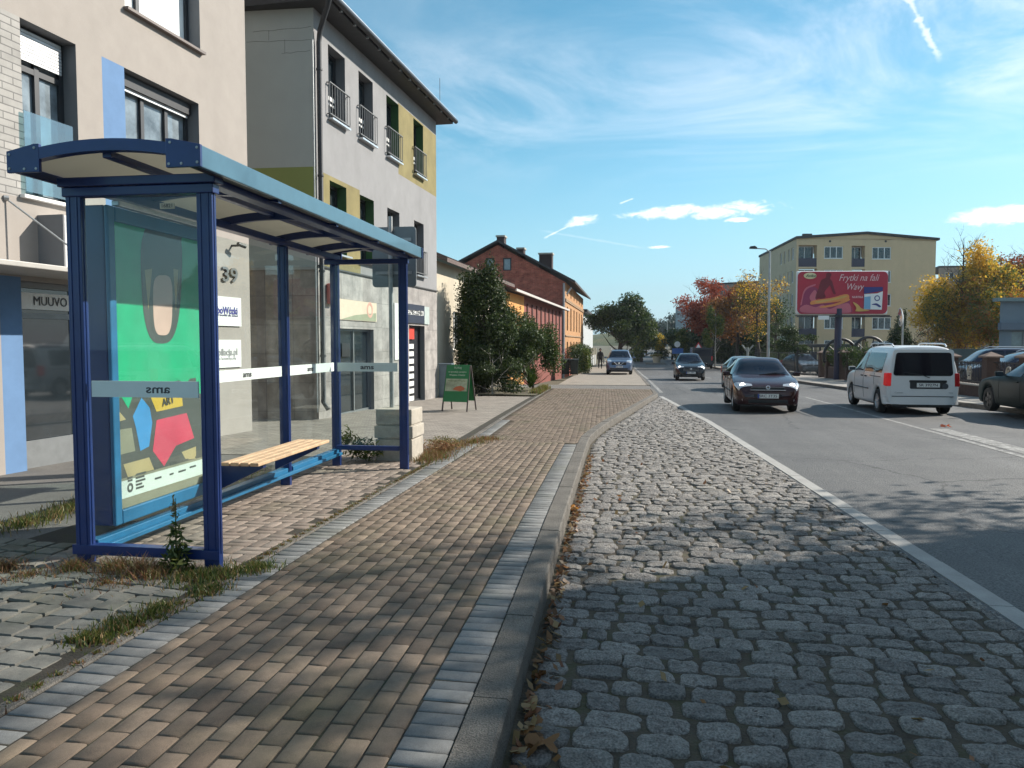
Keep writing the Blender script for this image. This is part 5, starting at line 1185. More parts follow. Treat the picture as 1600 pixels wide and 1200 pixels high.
for (s_, o_) in ((3.6, -2.2), (4.4, -1.6)):
    mb = MB(); mb.obox(pc.P(s_, ez+1.25, o_), pc.d*.22, pc.n*.22, Vector((0, 0, .55))); mb.obox(pc.P(s_, ez+1.83, o_), pc.d*.27, pc.n*.27, Vector((0, 0, .04))); mb.build('chimney', cream, rf_)
mb = MB(); mb.tube([pc.P(.5, ez, -.3), pc.P(.5, ez+1.5, -.3)], .02, 6); mb.tube([pc.P(.5, ez+1.45, -.3), pc.P(.25, ez+1.1, -.3), pc.P(.3, ez+.6, -.3)], .012, 6); mb.build('antenna', darksteel, rf_)
# board-clad annex
pa = Plane((-6.45, 37.1), (-5.5, 54.4)); an = thing('annex', 'lean-to annex clad in red boards with a pale roof edge against the brick house', 'outbuilding', (-6, 46, gz(46)))
za = 3.95
wall(pa, 0, pa.L, -1.4, za, [], [(0, 4.2, -2, 9, 1)], [redplank, orange], an)
mb = MB(); 
for k in range(9): mb.obox(pa.P(5.0+k*1.4, 2.0, .03), pa.d*.12, pa.n*.03, Vector((0, 0, 1.6)))
mb.build('board', mat('dark_boards', (.09, .03, .025), .8), an)
mb = MB(); mb.face([pa.P(0, -1.4), pa.P(0, -1.4, -5), pa.P(0, za+1.6, -5), pa.P(0, za)]); mb.build('wall', orange, an)
mb = MB(); mb.hexa([pa.P(-.3, za-.02, .5), pa.P(pa.L+.2, za-.32, .5), pa.P(pa.L+.2, za+1.3, -5), pa.P(-.3, za+1.6, -5), pa.P(-.3, za+.09, .5), pa.P(pa.L+.2, za-.2, .5), pa.P(pa.L+.2, za+1.42, -5), pa.P(-.3, za+1.72, -5)]); rr_ = mb.build('roof', tile, an)
mb = MB(); mb.obox(pa.P(pa.L/2, za-.08, .53), pa.d*(pa.L/2+.2)+Vector((0, 0, -.145)), pa.n*.02, Vector((0, 0, .06))); mb.build('roof_edge', mat('pale_trim', (.5, .46, .43), .6), rr_)
# brick tenement with an ochre street front
pg = Plane((-15.2, 54.9), (-5.43, 56.2)); pf_ = Plane((-5.43, 56.2), (-5.75, 78.5))
bk = thing('brick_house', 'dark red brick house with a gable, chimneys and a sunlit ochre street front', 'house', (-10, 66, gz(60)))
ev = 5.85; ap = 8.55; gm_ = pg.L*.50
mb = MB(); z0 = -1.6
def gp(s_, z): return pg.P(s_, z), (s_, z)
gw = [pg.rect(759, 403, 772, 423), pg.rect(786, 403, 799, 423)]
S = [0, gw[0][0], gw[0][1], gm_, gw[1][0], gw[1][1], pg.L]; S = sorted(S)
def topz(s_): return ap-(ap-ev)*abs(s_-gm_)/(pg.L-gm_)
zl, zh = gw[0][2], gw[0][3]
for i in range(len(S)-1):
    a, b = S[i], S[i+1]; c = (a+b)/2; hol = any(g[0]-1e-6 < c < g[1] for g in gw)
    if hol: mb.face([pg.P(a, z0), pg.P(b, z0), pg.P(b, zl), pg.P(a, zl)], 0, [(a, z0), (b, z0), (b, zl), (a, zl)])
    zq = zh if hol else z0
    mb.face([pg.P(a, zq), pg.P(b, zq), pg.P(b, topz(b)), pg.P(a, topz(a))], 0, [(a, zq), (b, zq), (b, topz(b)), (a, topz(a))])
mb.build('wall', redbrick, bk)
for g in gw: window(pg, g, bk, anth, .1, .09, (), (), gm=mat('pale_pane', (.22, .27, .30), .1, var=.2, spec=.8))
hl = []
for k in range(6):
    s_ = 1.6+k*3.5
    hl += [[s_, s_+1.15, -.3, 1.5], [s_, s_+1.15, 2.35, 4.15], [s_+.1, s_+1.0, 4.95, 5.6]]
wall(pf_, 0, pf_.L, z0, ev, hl, [(0, pf_.L, z0, 1.0, 1)], [redbrick_w, redbrick], bk, .3)
for q_ in hl: window(pf_, q_, bk, mat('brown_frame', (.10, .06, .04), .6), .28, .08, (.5,) if q_[3] < 5 else ())
mb = MB()
for z_ in (1.95, 4.5, 4.62): mb.obox(pf_.P(pf_.L/2, z_, .04), pf_.d*pf_.L/2, pf_.n*.04, Vector((0, 0, .05)))
mb.build('string_course', redbrick_w, bk)
mb = MB(); e = .7; ap2 = ap+.18
for (s0_, s1_, zA, zBq) in ((gm_, pg.L+e, ap2, ev-.08), (gm_, -e, ap2, ev-.08)):
    A = pg.P(s0_, zA, .35); B = pg.P(s1_, zBq, .35); far = pf_.d*(pf_.L+.8); th = Vector((0, 0, .16))
    mb.hexa([A, B, B+far, A+far, A+th, B+th, B+far+th, A+far+th])
rb = mb.build('roof', mat('slate_roof', (.045, .04, .04), .7, var=.25, scale=8), bk)
for (u, v, wd, hh, dep) in ((783, 372, .55, .55, 57), (814, 391, .5, .4, 58), (853, 399, 1.0, .7, 60)):
    p = D(u, v, dep); mb = MB(); mb.box(p.x-wd/2, p.x+wd/2, p.y-.3, p.y+.6, p.z-1.3, p.z+.05); ch = mb.build('chimney', mat('dark_brick', (.05, .03, .028), .9), rb)
    mb = MB(); mb.box(p.x-wd/2-.07, p.x+wd/2+.07, p.y-.37, p.y+.67, p.z+.05, p.z+.17); mb.build('chimney_cap', blkm, ch)
mb = MB(); mb.tube([pg.P(pg.L-.1, ev-.1, .12), pg.P(pg.L-.1, z0, .12)], .08, 8); mb.tube([pg.P(pg.L+.45, ev-.4, .2), pg.P(pg.L+.1, ev-.9, .14)], .06, 8); mb.build('downpipe', mat('pale_pipe', (.42, .38, .36), .6), bk)
# pale house beyond, garden wall
p4_ = Plane((-5.9, 80), (-6.3, 104)); ph = thing('pale_house', 'pale house with a dark roof edge partly hidden by the round green tree', 'house', (-6, 92, gz(92)))
wall(p4_, 0, p4_.L, -2, 4.6, [], [], [mat('pale_render', (.42, .45, .47), .9, var=.1)], ph)
mb = MB(); mb.face([p4_.P(0, -2), p4_.P(0, -2, -9), p4_.P(0, 4.6, -9), p4_.P(0, 4.6)]); mb.build('wall', MATS['pale_render'], ph)
mb = MB(); mb.hexa([p4_.P(-.5, 4.6, .5), p4_.P(p4_.L, 4.6, .5), p4_.P(p4_.L, 4.6, -9), p4_.P(-.5, 4.6, -9), p4_.P(-.5, 4.85, .5), p4_.P(p4_.L, 4.85, .5), p4_.P(p4_.L, 5.2, -9), p4_.P(-.5, 5.2, -9)]); mb.build('roof', roofd, ph)
gwl = thing('garden_wall', 'low pale garden wall with pillars behind the walking person', 'wall', (-5.1, 76, gz(76)))
mb = MB(); mb.box(-5.3, -5.1, 66, 90, gz(78)-.2, gz(70)+.9); mb.build('wall_panel', MATS['pale_render'], gwl)
for k in range(9):
    mb = MB(); y_ = 66+k*3; mb.box(-5.36, -5.04, y_-.16, y_+.16, gz(y_)-.3, gz(y_)+1.75); mb.build('pillar', cream, gwl)

# ------------------------------------------------------------------ apartment block on the right
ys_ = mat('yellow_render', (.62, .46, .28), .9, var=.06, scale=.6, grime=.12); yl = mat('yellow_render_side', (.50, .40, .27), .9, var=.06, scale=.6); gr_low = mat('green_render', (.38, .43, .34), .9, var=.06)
py = Plane((18.39, 97.17), (34.88, 99.91)); py.n = -py.n if py.n.y > 0 else py.n
pl_ = Plane((17.1, 117.5), (18.39, 97.17)); pl_.n = -pl_.n if pl_.n.x > 0 else pl_.n
yb = thing('apartment_block', 'yellow four storey apartment block with recessed balconies behind the red billboard', 'building', (26, 100, -1))
zr0 = py.px(1245, 373)[1]; zpk = py.px(1355, 366)[1]
def wy(u0, u1, v0, v1): return list(py.rect(u0, v0, u1, v1))
yh = []; yw = []
for r_ in range(5):
    dv = r_*36.6
    yh.append((wy(1248, 1276, 383+dv, 417+dv), 'loggia')); yh.append((wy(1288, 1317, 385+dv, 404+dv), 'win')); yh.append((wy(1331, 1351, 384+dv, 417+dv), 'loggia')); yh.append((wy(1363, 1392, 386+dv, 405+dv), 'win'))
hl = [q_[0] for q_ in yh]
for q_, k in zip(hl, yh):
    pass
wall(py, 0, py.L, -2.2, zr0, [q_+[0] if True else q_ for q_ in hl], [], [ys_], yb, .9, rmat=0)
mb = MB(); mb.face([py.P(0, zr0), py.P(py.L, zr0-.25), py.P(py.L*.5, zpk)]); mb.build('gable', ys_, yb)
for q_, k in yh:
    if k == 'win': window(py, q_, yb, white, .12, .09, (.33, .66), (), sill=white)
    else:
        w_ = window(py, [q_[0]+.1, q_[1]-.1, q_[2]+.02, q_[3]-.05], yb, white, .88, .09, (.45,), (.35,))
        slabbox('balcony_front', py, q_[0]+.01, q_[1]-.01, q_[2]+.02, q_[2]+(q_[3]-q_[2])*.40, -.10, -.03, mat('balcony_panel', (.05, .05, .075), .7), yb)
hs2 = []
for r_ in range(5):
    for (a, b) in ((.60, .65), (.70, .74), (.80, .84), (.88, .94)):
        z_ = py.px(1288, 404+r_*36.6)[1]; hs2.append([pl_.L*a, pl_.L*b, z_, z_+1.5])
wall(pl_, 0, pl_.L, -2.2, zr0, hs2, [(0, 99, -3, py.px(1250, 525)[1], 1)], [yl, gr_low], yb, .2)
for q_ in hs2: window(pl_, q_, yb, white, .18, .1, (.5,))
mb = MB(); o_ = Vector((0, 0, .02))
A = [py.P(-.15, zr0, .25), py.P(py.L*.5, zpk+.03, .25), py.P(py.L+.3, zr0-.2, .25)]; dd_ = -pl_.d*(pl_.L+.4)
for i in (0, 1): mb.hexa([A[i], A[i+1], A[i+1]+dd_, A[i]+dd_, A[i]+Vector((0, 0, .28)), A[i+1]+Vector((0, 0, .28)), A[i+1]+dd_+Vector((0, 0, .28)), A[i]+dd_+Vector((0, 0, .28))])
ry = mb.build('roof', mat('bitumen_roof', (.05, .048, .048), .8), yb)
mb = MB(); p = D(1322, 362, 100); mb.prism([(p.x-2.2, p.y, zpk-.2), (p.x+1.6, p.y, zpk-.2), (p.x+.4, p.y, zpk+.9)], (0, 4, 0)); mb.build('dormer', MATS['bitumen_roof'], ry)
for u in (1258, 1264): p = D(u, 369, 104); mb = MB(); mb.box(p.x-.35, p.x+.35, p.y-.3, p.y+.3, p.z-1, p.z+.3); mb.build('chimney', MATS['bitumen_roof'], ry)
mb = MB(); mb.face([py.P(py.L, -2.2), py.P(py.L, -2.2)+dd_, py.P(py.L, zr0-.25)+dd_, py.P(py.L, zr0-.25)]); mb.build('wall', ys_, yb)
for u in (1297, 1384):
    a = py.px(u, 377); mb = MB(); mb.lathe([(.14, 0), (.12, .03), (0, .03)], py.P(a[0], a[1], .0), py.n, 12); mb.build('vent', blackp, yb)

# ------------------------------------------------------------------ billboard
bbp = Plane((8.65, 45.32), (13.65, 46.02)); bbp.n = -bbp.n if bbp.n.y > 0 else bbp.n
bb = thing('billboard', 'red billboard reading Frytki na fali with a snack packet, on a dark post', 'billboard', (10.9, 45.7, gz(45)))
bz0, bz1 = 3.06, 5.42; s0_, s1_ = 0.02, 5.02
ccol = {'bill_red': (.42, .02, .045), 'bill_dark': (.16, .008, .02), 'bill_pink': (.55, .13, .17), 'bill_navy': (.02, .03, .18), 'bill_cream': (.72, .60, .34), 'bill_fry': (.72, .25, .07), 'bill_fry2': (.62, .36, .10), 'bill_blue': (.18, .38, .55), 'bill_mauve': (.28, .03, .09)}
bm_ = {k: mat(k, v, .5, var=.08, scale=1.5) for k, v in ccol.items()}
mb = MB(); mb.obox(bbp.P(2.52, (bz0+bz1)/2, -.1), bbp.d*2.55, bbp.n*.09, Vector((0, 0, (bz1-bz0)/2+.04))); mb.build('back_panel', white, bb, bevel=.1)
def rrect(pl, a, b, c, e, r, off):
    pts = []
    for (cs, cz, a0) in ((b-r, e-r, 0), (a+r, e-r, 90), (a+r, c+r, 180), (b-r, c+r, 270)):
        for k in range(7): t = R(a0+15*k); pts.append(pl.P(cs+r*math.cos(t), cz+r*math.sin(t), off))
    return pts
mb = MB(); mb.prism(rrect(bbp, s0_, s1_, bz0, bz1, .28, -.008), bbp.n*.012); face = mb.build('face', bm_['bill_red'], bb)
def bxy(u, v): s_, z = bbp.px(u, v); return s_, z
LAY = [0]
def bshape(pts, m, parent=face):
    LAY[0] += 1; off = .006+LAY[0]*.003; mb = MB(); mb.prism([bbp.P(*bxy(1240+x/10, 420+y/10), off) for (x, y) in pts], bbp.n*.002); return mb.build('print', m, parent)
def wavy(pts, n=4):
    out = []
    for i in range(len(pts)):
        a, b, c, d = (np.array(pts[(i+k-1) % len(pts)], float) for k in range(4))
        for t in np.linspace(0, 1, n, endpoint=False): out.append(tuple(.5*((2*b)+(-a+c)*t+(2*a-5*b+4*c-d)*t*t+(-a+3*b-3*c+d)*t**3)))
    return out
bshape(wavy([(95, 600), (130, 520), (150, 390), (230, 300), (340, 290), (380, 350), (300, 420), (330, 500), (480, 480), (700, 560), (860, 470), (880, 560), (900, 680), (600, 690), (350, 695), (110, 680)]), bm_['bill_mauve'])
bshape(wavy([(100, 610), (200, 560), (340, 600), (460, 560), (560, 630), (720, 560), (860, 540), (895, 640), (850, 690), (500, 695), (200, 690), (110, 670)]), bm_['bill_pink'])
bshape(wavy([(105, 560), (130, 440), (150, 360), (200, 290), (330, 240), (335, 262), (220, 310), (165, 380), (145, 460), (125, 560)]), bm_['bill_pink'])
bshape(wavy([(250, 430), (330, 330), (370, 420), (330, 500), (270, 500)]), bm_['bill_pink'])
bshape(wavy([(510, 75), (560, 60), (590, 95), (565, 150), (600, 200), (640, 340), (655, 390), (620, 390), (570, 270), (545, 280), (480, 370), (500, 440), (430, 470), (400, 460), (340, 470), (350, 400), (390, 300), (430, 180), (500, 140)]), bm_['bill_dark'])
bshape(wavy([(260, 520), (330, 490), (600, 450), (760, 405), (840, 400), (868, 440), (830, 490), (640, 520), (360, 550), (270, 560)]), bm_['bill_fry'])
bshape(wavy([(340, 510), (600, 470), (780, 425), (840, 425), (780, 455), (600, 495), (380, 530)]), bm_['bill_fry2'])
bshape(wavy([(420, 590), (640, 545), (850, 470), (860, 500), (650, 580), (440, 610)]), bm_['bill_fry'])
bshape([(165+95+100*math.cos(t)-5, 110+50*math.sin(t)) for t in np.linspace(0, 2*math.pi, 25)[:-1]], bm_['bill_cream'])
bshape([(1095, 285), (1390, 285), (1390, 345), (1110, 390), (1095, 390)], bm_['bill_navy'])
bshape([(1100, 395), (1300, 385), (1390, 350), (1372, 640), (1092, 632)], white)
bshape([(1100, 440), (1200, 430), (1195, 630), (1094, 628)], bm_['bill_blue'])
bshape([(1300+45*math.cos(t), 460+45*math.sin(t)) for t in np.linspace(0, 2*math.pi, 17)[:-1]], bm_['bill_navy'])
bshape([(1300+30*math.cos(t), 460+30*math.sin(t)) for t in np.linspace(0, 2*math.pi, 17)[:-1]], white)
bshape(wavy([(920, 520), (1000, 560), (1060, 620), (1180, 650), (1060, 665), (960, 660), (975, 610)]), bm_['bill_fry2'])
bshape(wavy([(1210, 560), (1290, 540), (1360, 590), (1330, 600), (1280, 570)]), bm_['bill_navy'])
pinkt = mat('pale_pink_print', (.72, .50, .50), .5, var=.03)
def bt(s, x0, x1, y, sz, m, shear=.25, bold=.0):
    a = bxy(1240+x0/10, 420+y/10); b = bxy(1240+x1/10, 420+y/10)
    text(s, sz, bbp.P((a[0]+b[0])/2, a[1], .075), bbp.d, (0, 0, 1), m, face, shear=shear, width=b[0]-a[0], off=.002, bold=bold)
bt('Frytki na fali', 690, 1320, 145, .52, pinkt, .35); bt('Wavy', 810, 1070, 285, .50, pinkt, .35); bt('NURTKA', 905, 1075, 445, .17, pinkt, 0, .01); bt('Aviko', 180, 345, 112, .22, mat('green_print2', (.02, .07, .03), .5), .3, .01)
mb = MB(); mb.tube([(10.98, 45.75, gz(45)-.2), (10.98, 45.75, bz0+.3)], .19, 16); mb.build('post', mat('navy_post', (.02, .025, .06), .5), bb, smooth=50)
mb = MB(); mb.bar(bbp.P(-.1, bz0-.1, .12), bbp.P(5.1, bz0-.1, .12), .12, .06); mb.bar(bbp.P(-.1, bz0-.17, .35), bbp.P(5.1, bz0-.17, .35), .1, .05)
for k in range(5): mb.bar(bbp.P(.3+k*1.1, bz0-.14, -.1), bbp.P(.3+k*1.1, bz0-.14, .4), .06)
mb.build('catwalk', darksteel, bb)
a = bxy(1285, 498); mb = MB(); mb.obox(bbp.P(1.35, bz0-.22, .42), bbp.d*.3, bbp.n*.01, Vector((0, 0, .11))); mb.build('owner_plate', white, bb)

# ------------------------------------------------------------------ brick fence with iron panels
fb = mat('fence_brick', (.075, .042, .032), .85, var=.25, scale=9, bump=.3, bscale=40); capm = mat('fence_cap', (.17, .11, .085), .8, var=.2, scale=8)
iron = mat('wrought_iron', (.012, .012, .013), .5); emblem_m = mat('pale_emblem', (.42, .36, .29), .6)
fn = thing('brick_fence', 'dark brick fence with pointed pillar caps and wrought iron panels along the right pavement', 'fence', (11.1, 30, gz(30)))
def fpos(t):    # along the fence, from near to far
    return Vector((11.6-.75*t/ 20, 20.5+t, 0))
ts = [0, 3.4, 6.6, 9.9, 20.6, 23.4, 29.2, 30.8]
PIL = [0, 2.2, 4.6, 6.9, 9.9, 13.2]
def pillar(p, h=1.32, w_=.38):
    z = gz(p.y); mb = MB(); mb.box(p.x-w_/2, p.x+w_/2, p.y-w_/2, p.y+w_/2, z-.3, z+h); o = mb.build('pillar', fb, fn)
    mb = MB(); q_ = w_/2+.09; b0 = [(p.x-q_, p.y-q_, z+h), (p.x+q_, p.y-q_, z+h), (p.x+q_, p.y+q_, z+h), (p.x-q_, p.y+q_, z+h)]; b1 = [(x, y, z+h+.05) for (x, y, _) in b0]; ap_ = (p.x, p.y, z+h+.2)
    mb.hexa(b0+b1); 
    for k in range(4): mb.face([b1[k], b1[(k+1) % 4], ap_])
    mb.build('pillar_cap', capm, o)
for t in PIL: pillar(fpos(t))
for t0, t1 in zip(PIL[:-1], PIL[1:]):
    a, b = fpos(t0+.19), fpos(t1-.19); z = gz((a.y+b.y)/2); d = (b-a).normalized(); ln = (b-a).length; n_ = Vector((d.y, -d.x, 0))
    mb = MB(); mb.obox((a+b)/2+Vector((0, 0, z+.08)), d*ln/2, n_*.13, Vector((0, 0, .30))); o = mb.build('low_wall', fb, fn)
    mb = MB(); mb.obox((a+b)/2+Vector((0, 0, z+.405)), d*(ln/2), n_*.17, Vector((0, 0, .024))); mb.build('wall_cap', mat('pale_cap', (.42, .37, .32), .8), o)
    mb = MB(); L0 = a+d*.05; L1 = b-d*.05
    for zz in (.5, 1.15): mb.bar(L0+Vector((0, 0, z+zz)), L1+Vector((0, 0, z+zz)), .04)
    k = 0; s_ = .1
    while s_ < ln-.1:
        p = a+d*s_; mb.bar(p+Vector((0, 0, z+.43)), p+Vector((0, 0, z+1.2)), .02); s_ += .115
    for s_ in np.arange(.15, ln-.1, .3):
        for zz in (.58, 1.07):
            pts = [a+d*(s_+.07*math.cos(t))+Vector((0, 0, z+zz+.06*math.sin(t))) for t in np.linspace(0, 5.2, 10)]; mb.tube(pts, .012, 5)
    pn = mb.build('iron_panel', iron, fn)
    c = (a+b)/2+Vector((0, 0, z+.83)); mb = MB(); pts = [c+d*(.15*math.cos(t))+Vector((0, 0, .2*math.sin(t)))-n_*0 for t in np.linspace(0, 2*math.pi, 20)]; mb.tube(pts, .03, 6); mb.tube([c+Vector((0, 0, -.12)), c+Vector((0, 0, .12))], .035, 6); mb.tube([c-d*.08, c+d*.08], .025, 6); mb.obox(c+Vector((0, 0, -.24)), d*.12, n_*.02, Vector((0, 0, .035))); mb.build('emblem', emblem_m, pn)
# farther stretch beyond the drive: pillars of the gate
fn2 = thing('brick_fence', 'dark brick gate pillars and railing overgrown with ivy, farther along beyond the white van', 'fence', (11.2, 48, gz(48)))
fn_keep = fn; fn = fn2
GP = [Vector((11.35, 40.5, 0)), Vector((11.3, 44.4, 0)), Vector((11.25, 45.6, 0)), Vector((11.2, 48.6, 0)), Vector((11.15, 50.0, 0))]
for p in GP: pillar(p, 1.5, .42)
for (a, b) in ((GP[0], GP[1]), (GP[2], GP[3])):
    d = (b-a).normalized(); ln = (b-a).length; z = gz(a.y); mb = MB(); mb.obox((a+b)/2+Vector((0, 0, z+.25)), d*(ln/2-.2), Vector((.13, 0, 0)), Vector((0, 0, .4))); mb.build('low_wall', fb, fn2)
    mb = MB(); 
    for zz in (.8, 1.5): mb.bar(a+Vector((0, 0, z+zz)), b+Vector((0, 0, z+zz)), .04)
    s_ = .2
    while s_ < ln-.2: p = a+d*s_; mb.bar(p+Vector((0, 0, z+.65)), p+Vector((0, 0, z+1.6)), .025); s_ += .14
    mb.build('iron_panel', iron, fn2)
fn = fn_keep
gt = thing('metal_gate', 'black metal bar gate left of the dark brick pillars across the drive', 'gate', (10.9, 53.5, gz(53)))
mb = MB(); z = gz(54); a = Vector((11.1, 50.6, z)); b = Vector((9.5, 66.5, z-.1))
for zz in (.15, 1.5): mb.bar(a+Vector((0, 0, zz)), b+Vector((0, 0, zz)), .05)
for k in range(60): p = a+(b-a)*(k/59); mb.bar(p+Vector((0, 0, .1)), p+Vector((0, 0, 1.75)), .025)
mb.build('gate_bars', iron, gt)
for k in (0, 17, 34, 59): p = a+(b-a)*(k/59); mb = MB(); mb.bar(p+Vector((0, 0, -.2)), p+Vector((0, 0, 1.95)), .1); mb.build('gate_post', iron, gt)

# blue-grey building at the right edge
bgp = Plane((23.2, 55), (23.9, 75)); pq_ = Plane((23.2, 55), (45, 51))
pqp = Plane((21.2, 52.0), (40, 54.5)); pqp.n = -pqp.n if pqp.n.y > 0 else pqp.n
bgb = thing('office_building', 'blue grey flat roofed building with a wide cornice and large windows at the right edge', 'building', (24, 54, gz(54)))
bgm = mat('bluegrey_render', (.16, .20, .235), .85, var=.06, scale=1)
a0 = pqp.px(1562, 500)[0]; hz0, hz1 = pqp.px(1575, 548)[1]-1, pqp.px(1575, 517)[1]
hh = [[a0+.75, a0+3.6, hz0, hz1], [a0+4.0, a0+7, hz0, hz1]]
zt_ = pqp.px(1562, 468)[1]
wall(pqp, a0, a0+14, -1.5, zt_, hh, [], [bgm], bgb, .3)
for q_ in hh: window(pqp, q_, bgb, alug, .25, .08, (.3, .6), (), gm=mat('pale_glass', (.13, .17, .17), .06, var=.6, scale=1.2, spec=.9))
slabbox('cornice', pqp, a0-.3, a0+14, zt_-.12, zt_+.10, -.3, .3, mat('bluegrey_trim', (.17, .23, .235), .7), bgb)
slabbox('canopy', pqp, a0-.1, a0+14, hz1+.06, hz1+.5, .0, .35, mat('bluegrey_band', (.11, .14, .18), .7), bgb)
A0 = pqp.P(a0, 0); vd = Vector((A0.x, A0.y, 0)).normalized(); vd = (vd+Vector((.05, 0, 0))).normalized()*12; B0 = pqp.P(a0+14, 0)
zz = lambda p, z: Vector((p.x, p.y, z))
mb = MB(); mb.face([zz(A0, -1.5), zz(A0+vd, -1.5), zz(A0+vd, zt_), zz(A0, zt_)]); mb.face([zz(A0, zt_), zz(A0+vd, zt_), zz(B0+vd, zt_), zz(B0, zt_)]); mb.build('wall', bgm, bgb)
yw_ = thing('yard_wall', 'long low green grey wall under the yellow trees behind the blue cars', 'wall', (20, 50, gz(50)))
mb = MB(); a = D(1440, 548, 62); b = D(1562, 548, 58); mb.obox(((a.x+b.x)/2, (a.y+b.y)/2, .0), ((b.x-a.x)/2+3, (b.y-a.y)/2, 0), (.0, .12, 0), (0, 0, .95)); mb.build('wall_panel', mat('greygreen', (.13, .16, .15), .9), yw_)
# far blocks
def block(name, label, pts, z1, m, floors=4, rowsz=2.8, wcol=None, parapet=.2):
    t = thing(name, label, 'building', (pts[0][0], pts[0][1], -1)); 
    for i in range(len(pts)-1):
        pl = Plane(pts[i], pts[i+1]); mid = (Vector((*pts[i], 0))+Vector((*pts[i+1], 0)))/2
        if pl.n.dot(EYE-mid) < 0: pl.n = -pl.n
        hl = []; n_ = max(1, int(pl.L/3.2))
        for f in range(floors):
            for k in range(n_): s_ = pl.L*(k+.5)/n_; z_ = z1-2.2-f*rowsz; hl.append([s_-.75, s_+.75, z_, z_+1.4])
        wall(pl, 0, pl.L, -3, z1, hl, [], [m], t, .15)
        for q_ in hl[:90]: window(pl, q_, t, white, .14, .1, (.5,))
    mb = MB(); cx = sum(p[0] for p in pts)/len(pts); cy = sum(p[1] for p in pts)/len(pts)
    top_ = [Vector((p[0], p[1], z1)) for p in pts]
    q_ = top_+[top_[-1]+Vector((2, 14, 0)), top_[0]+Vector((2, 14, 0))]; mb.prism(q_, (0, 0, .3)); mb.build('roof', MATS['bitumen_roof'], t)
    return t
a = D(1055, 540, 160); b = D(1077, 540, 150); e_ = D(1120, 540, 156)
block('apartment_block', 'pale grey block far up the street above the dark hedge trees', [(a.x, a.y), (b.x, b.y), (e_.x, e_.y)], D(1066, 480, 152).z, mat('pale_block', (.34, .35, .36), .9), 4)
a = D(1108, 540, 128); e_ = D(1192, 540, 122)
block('apartment_block', 'brown beige block behind the red and orange autumn trees', [(a.x, a.y), (e_.x, e_.y)], D(1140, 444, 125).z, mat('beige_block', (.28, .23, .19), .9), 4)
a = D(1463, 540, 128); e_ = D(1640, 540, 126)
block('apartment_block', 'long brown beige block behind the yellow tree at the right edge', [(a.x, a.y), (e_.x, e_.y)], D(1500, 418, 127).z, MATS['beige_block'], 4)
# ------------------------------------------------------------------ vegetation
LM = {
 'dark': leafmat('leaf_dark_green', (.014, .027, .010), (.055, .085, .024), .3),
 'mid': leafmat('leaf_green', (.022, .05, .010), (.085, .125, .028), .35),
 'lime': leafmat('leaf_lime', (.09, .13, .02), (.22, .22, .04), .45),
 'yellow': leafmat('leaf_yellow', (.42, .27, .02), (.82, .50, .05), .58),
 'orange': leafmat('leaf_orange', (.26, .10, .02), (.50, .22, .04), .45),
 'red': leafmat('leaf_red', (.16, .025, .012), (.42, .085, .03), .45),
 'brown': leafmat('leaf_brown', (.10, .05, .02), (.26, .13, .05), .3),
 'thuja': leafmat('leaf_thuja', (.02, .042, .014), (.095, .125, .035), .3),
 'blue': leafmat('leaf_hazed_blue', (.025, .045, .04), (.06, .085, .07), .3),  # distance haze painted into the leaf colour of the far trees
 'grass': leafmat('grass_blade', (.06, .085, .018), (.17, .18, .045), .35),
 'dry': leafmat('dry_blade', (.16, .10, .045), (.36, .25, .12), .3),
 'rust': leafmat('rust_blade', (.15, .06, .03), (.30, .15, .075), .3),
}
bark = mat('bark', (.075, .06, .048), .95, var=.3, scale=14, bump=.8, bscale=30); birch = mat('pale_bark', (.36, .33, .29), .9, var=.4, scale=10)
def leaves(name, centers, n, size, mats, parent, aspect=.6, flat=0.0, shell=.55, mixfn=None, up=0):
    """centers: list of (x,y,z, rx,ry,rz); many leaf quads spread through clumps"""
    cs = np.array(centers, float); wgt = (cs[:, 3]*cs[:, 4]*cs[:, 5])**.67; pick = rng.choice(len(cs), n, p=wgt/wgt.sum())
    d = rng.normal(size=(n, 3)); d /= np.linalg.norm(d, axis=1)[:, None]
    r = shell+(1.05-shell)*rng.random(n)**.7; r = np.where(rng.random(n) < .25, rng.random(n)*.9, r)
    # ragged surface: clump noise
    r *= 1+.16*np.sin(d[:, 0]*7+pick)*np.sin(d[:, 1]*6+pick*2)+.10*np.sin(d[:, 2]*13+pick)
    P = cs[pick, :3]+d*r[:, None]*cs[pick, 3:]
    a = rng.normal(size=(n, 3)); a[:, 2] = a[:, 2]*(1-flat)+up*abs(a[:, 2]); a /= np.linalg.norm(a, axis=1)[:, None]
    b = np.cross(a, d+rng.normal(0, .6, (n, 3))); b /= np.linalg.norm(b, axis=1)[:, None]+1e-9
    s = size*(.6+.8*rng.random(n))[:, None]; a = a*s*.5; b = b*s*.5*aspect
    V = np.stack([P-a, P+b*.9, P+a, P-b*.9], 1).reshape(-1, 3); F = np.arange(4*n).reshape(n, 4)
    mi = np.zeros(n, int) if len(mats) == 1 else (mixfn(P) if mixfn else (pick+rng.integers(0, 2, n)) % len(mats))
    M = rootmat(parent).inverted(); t = np.array(M.translation)
    Rm = np.array(M.to_3x3()); V = V @ Rm.T+t
    return npmesh(name, V, F, [LM[m] for m in mats], mi, parent)
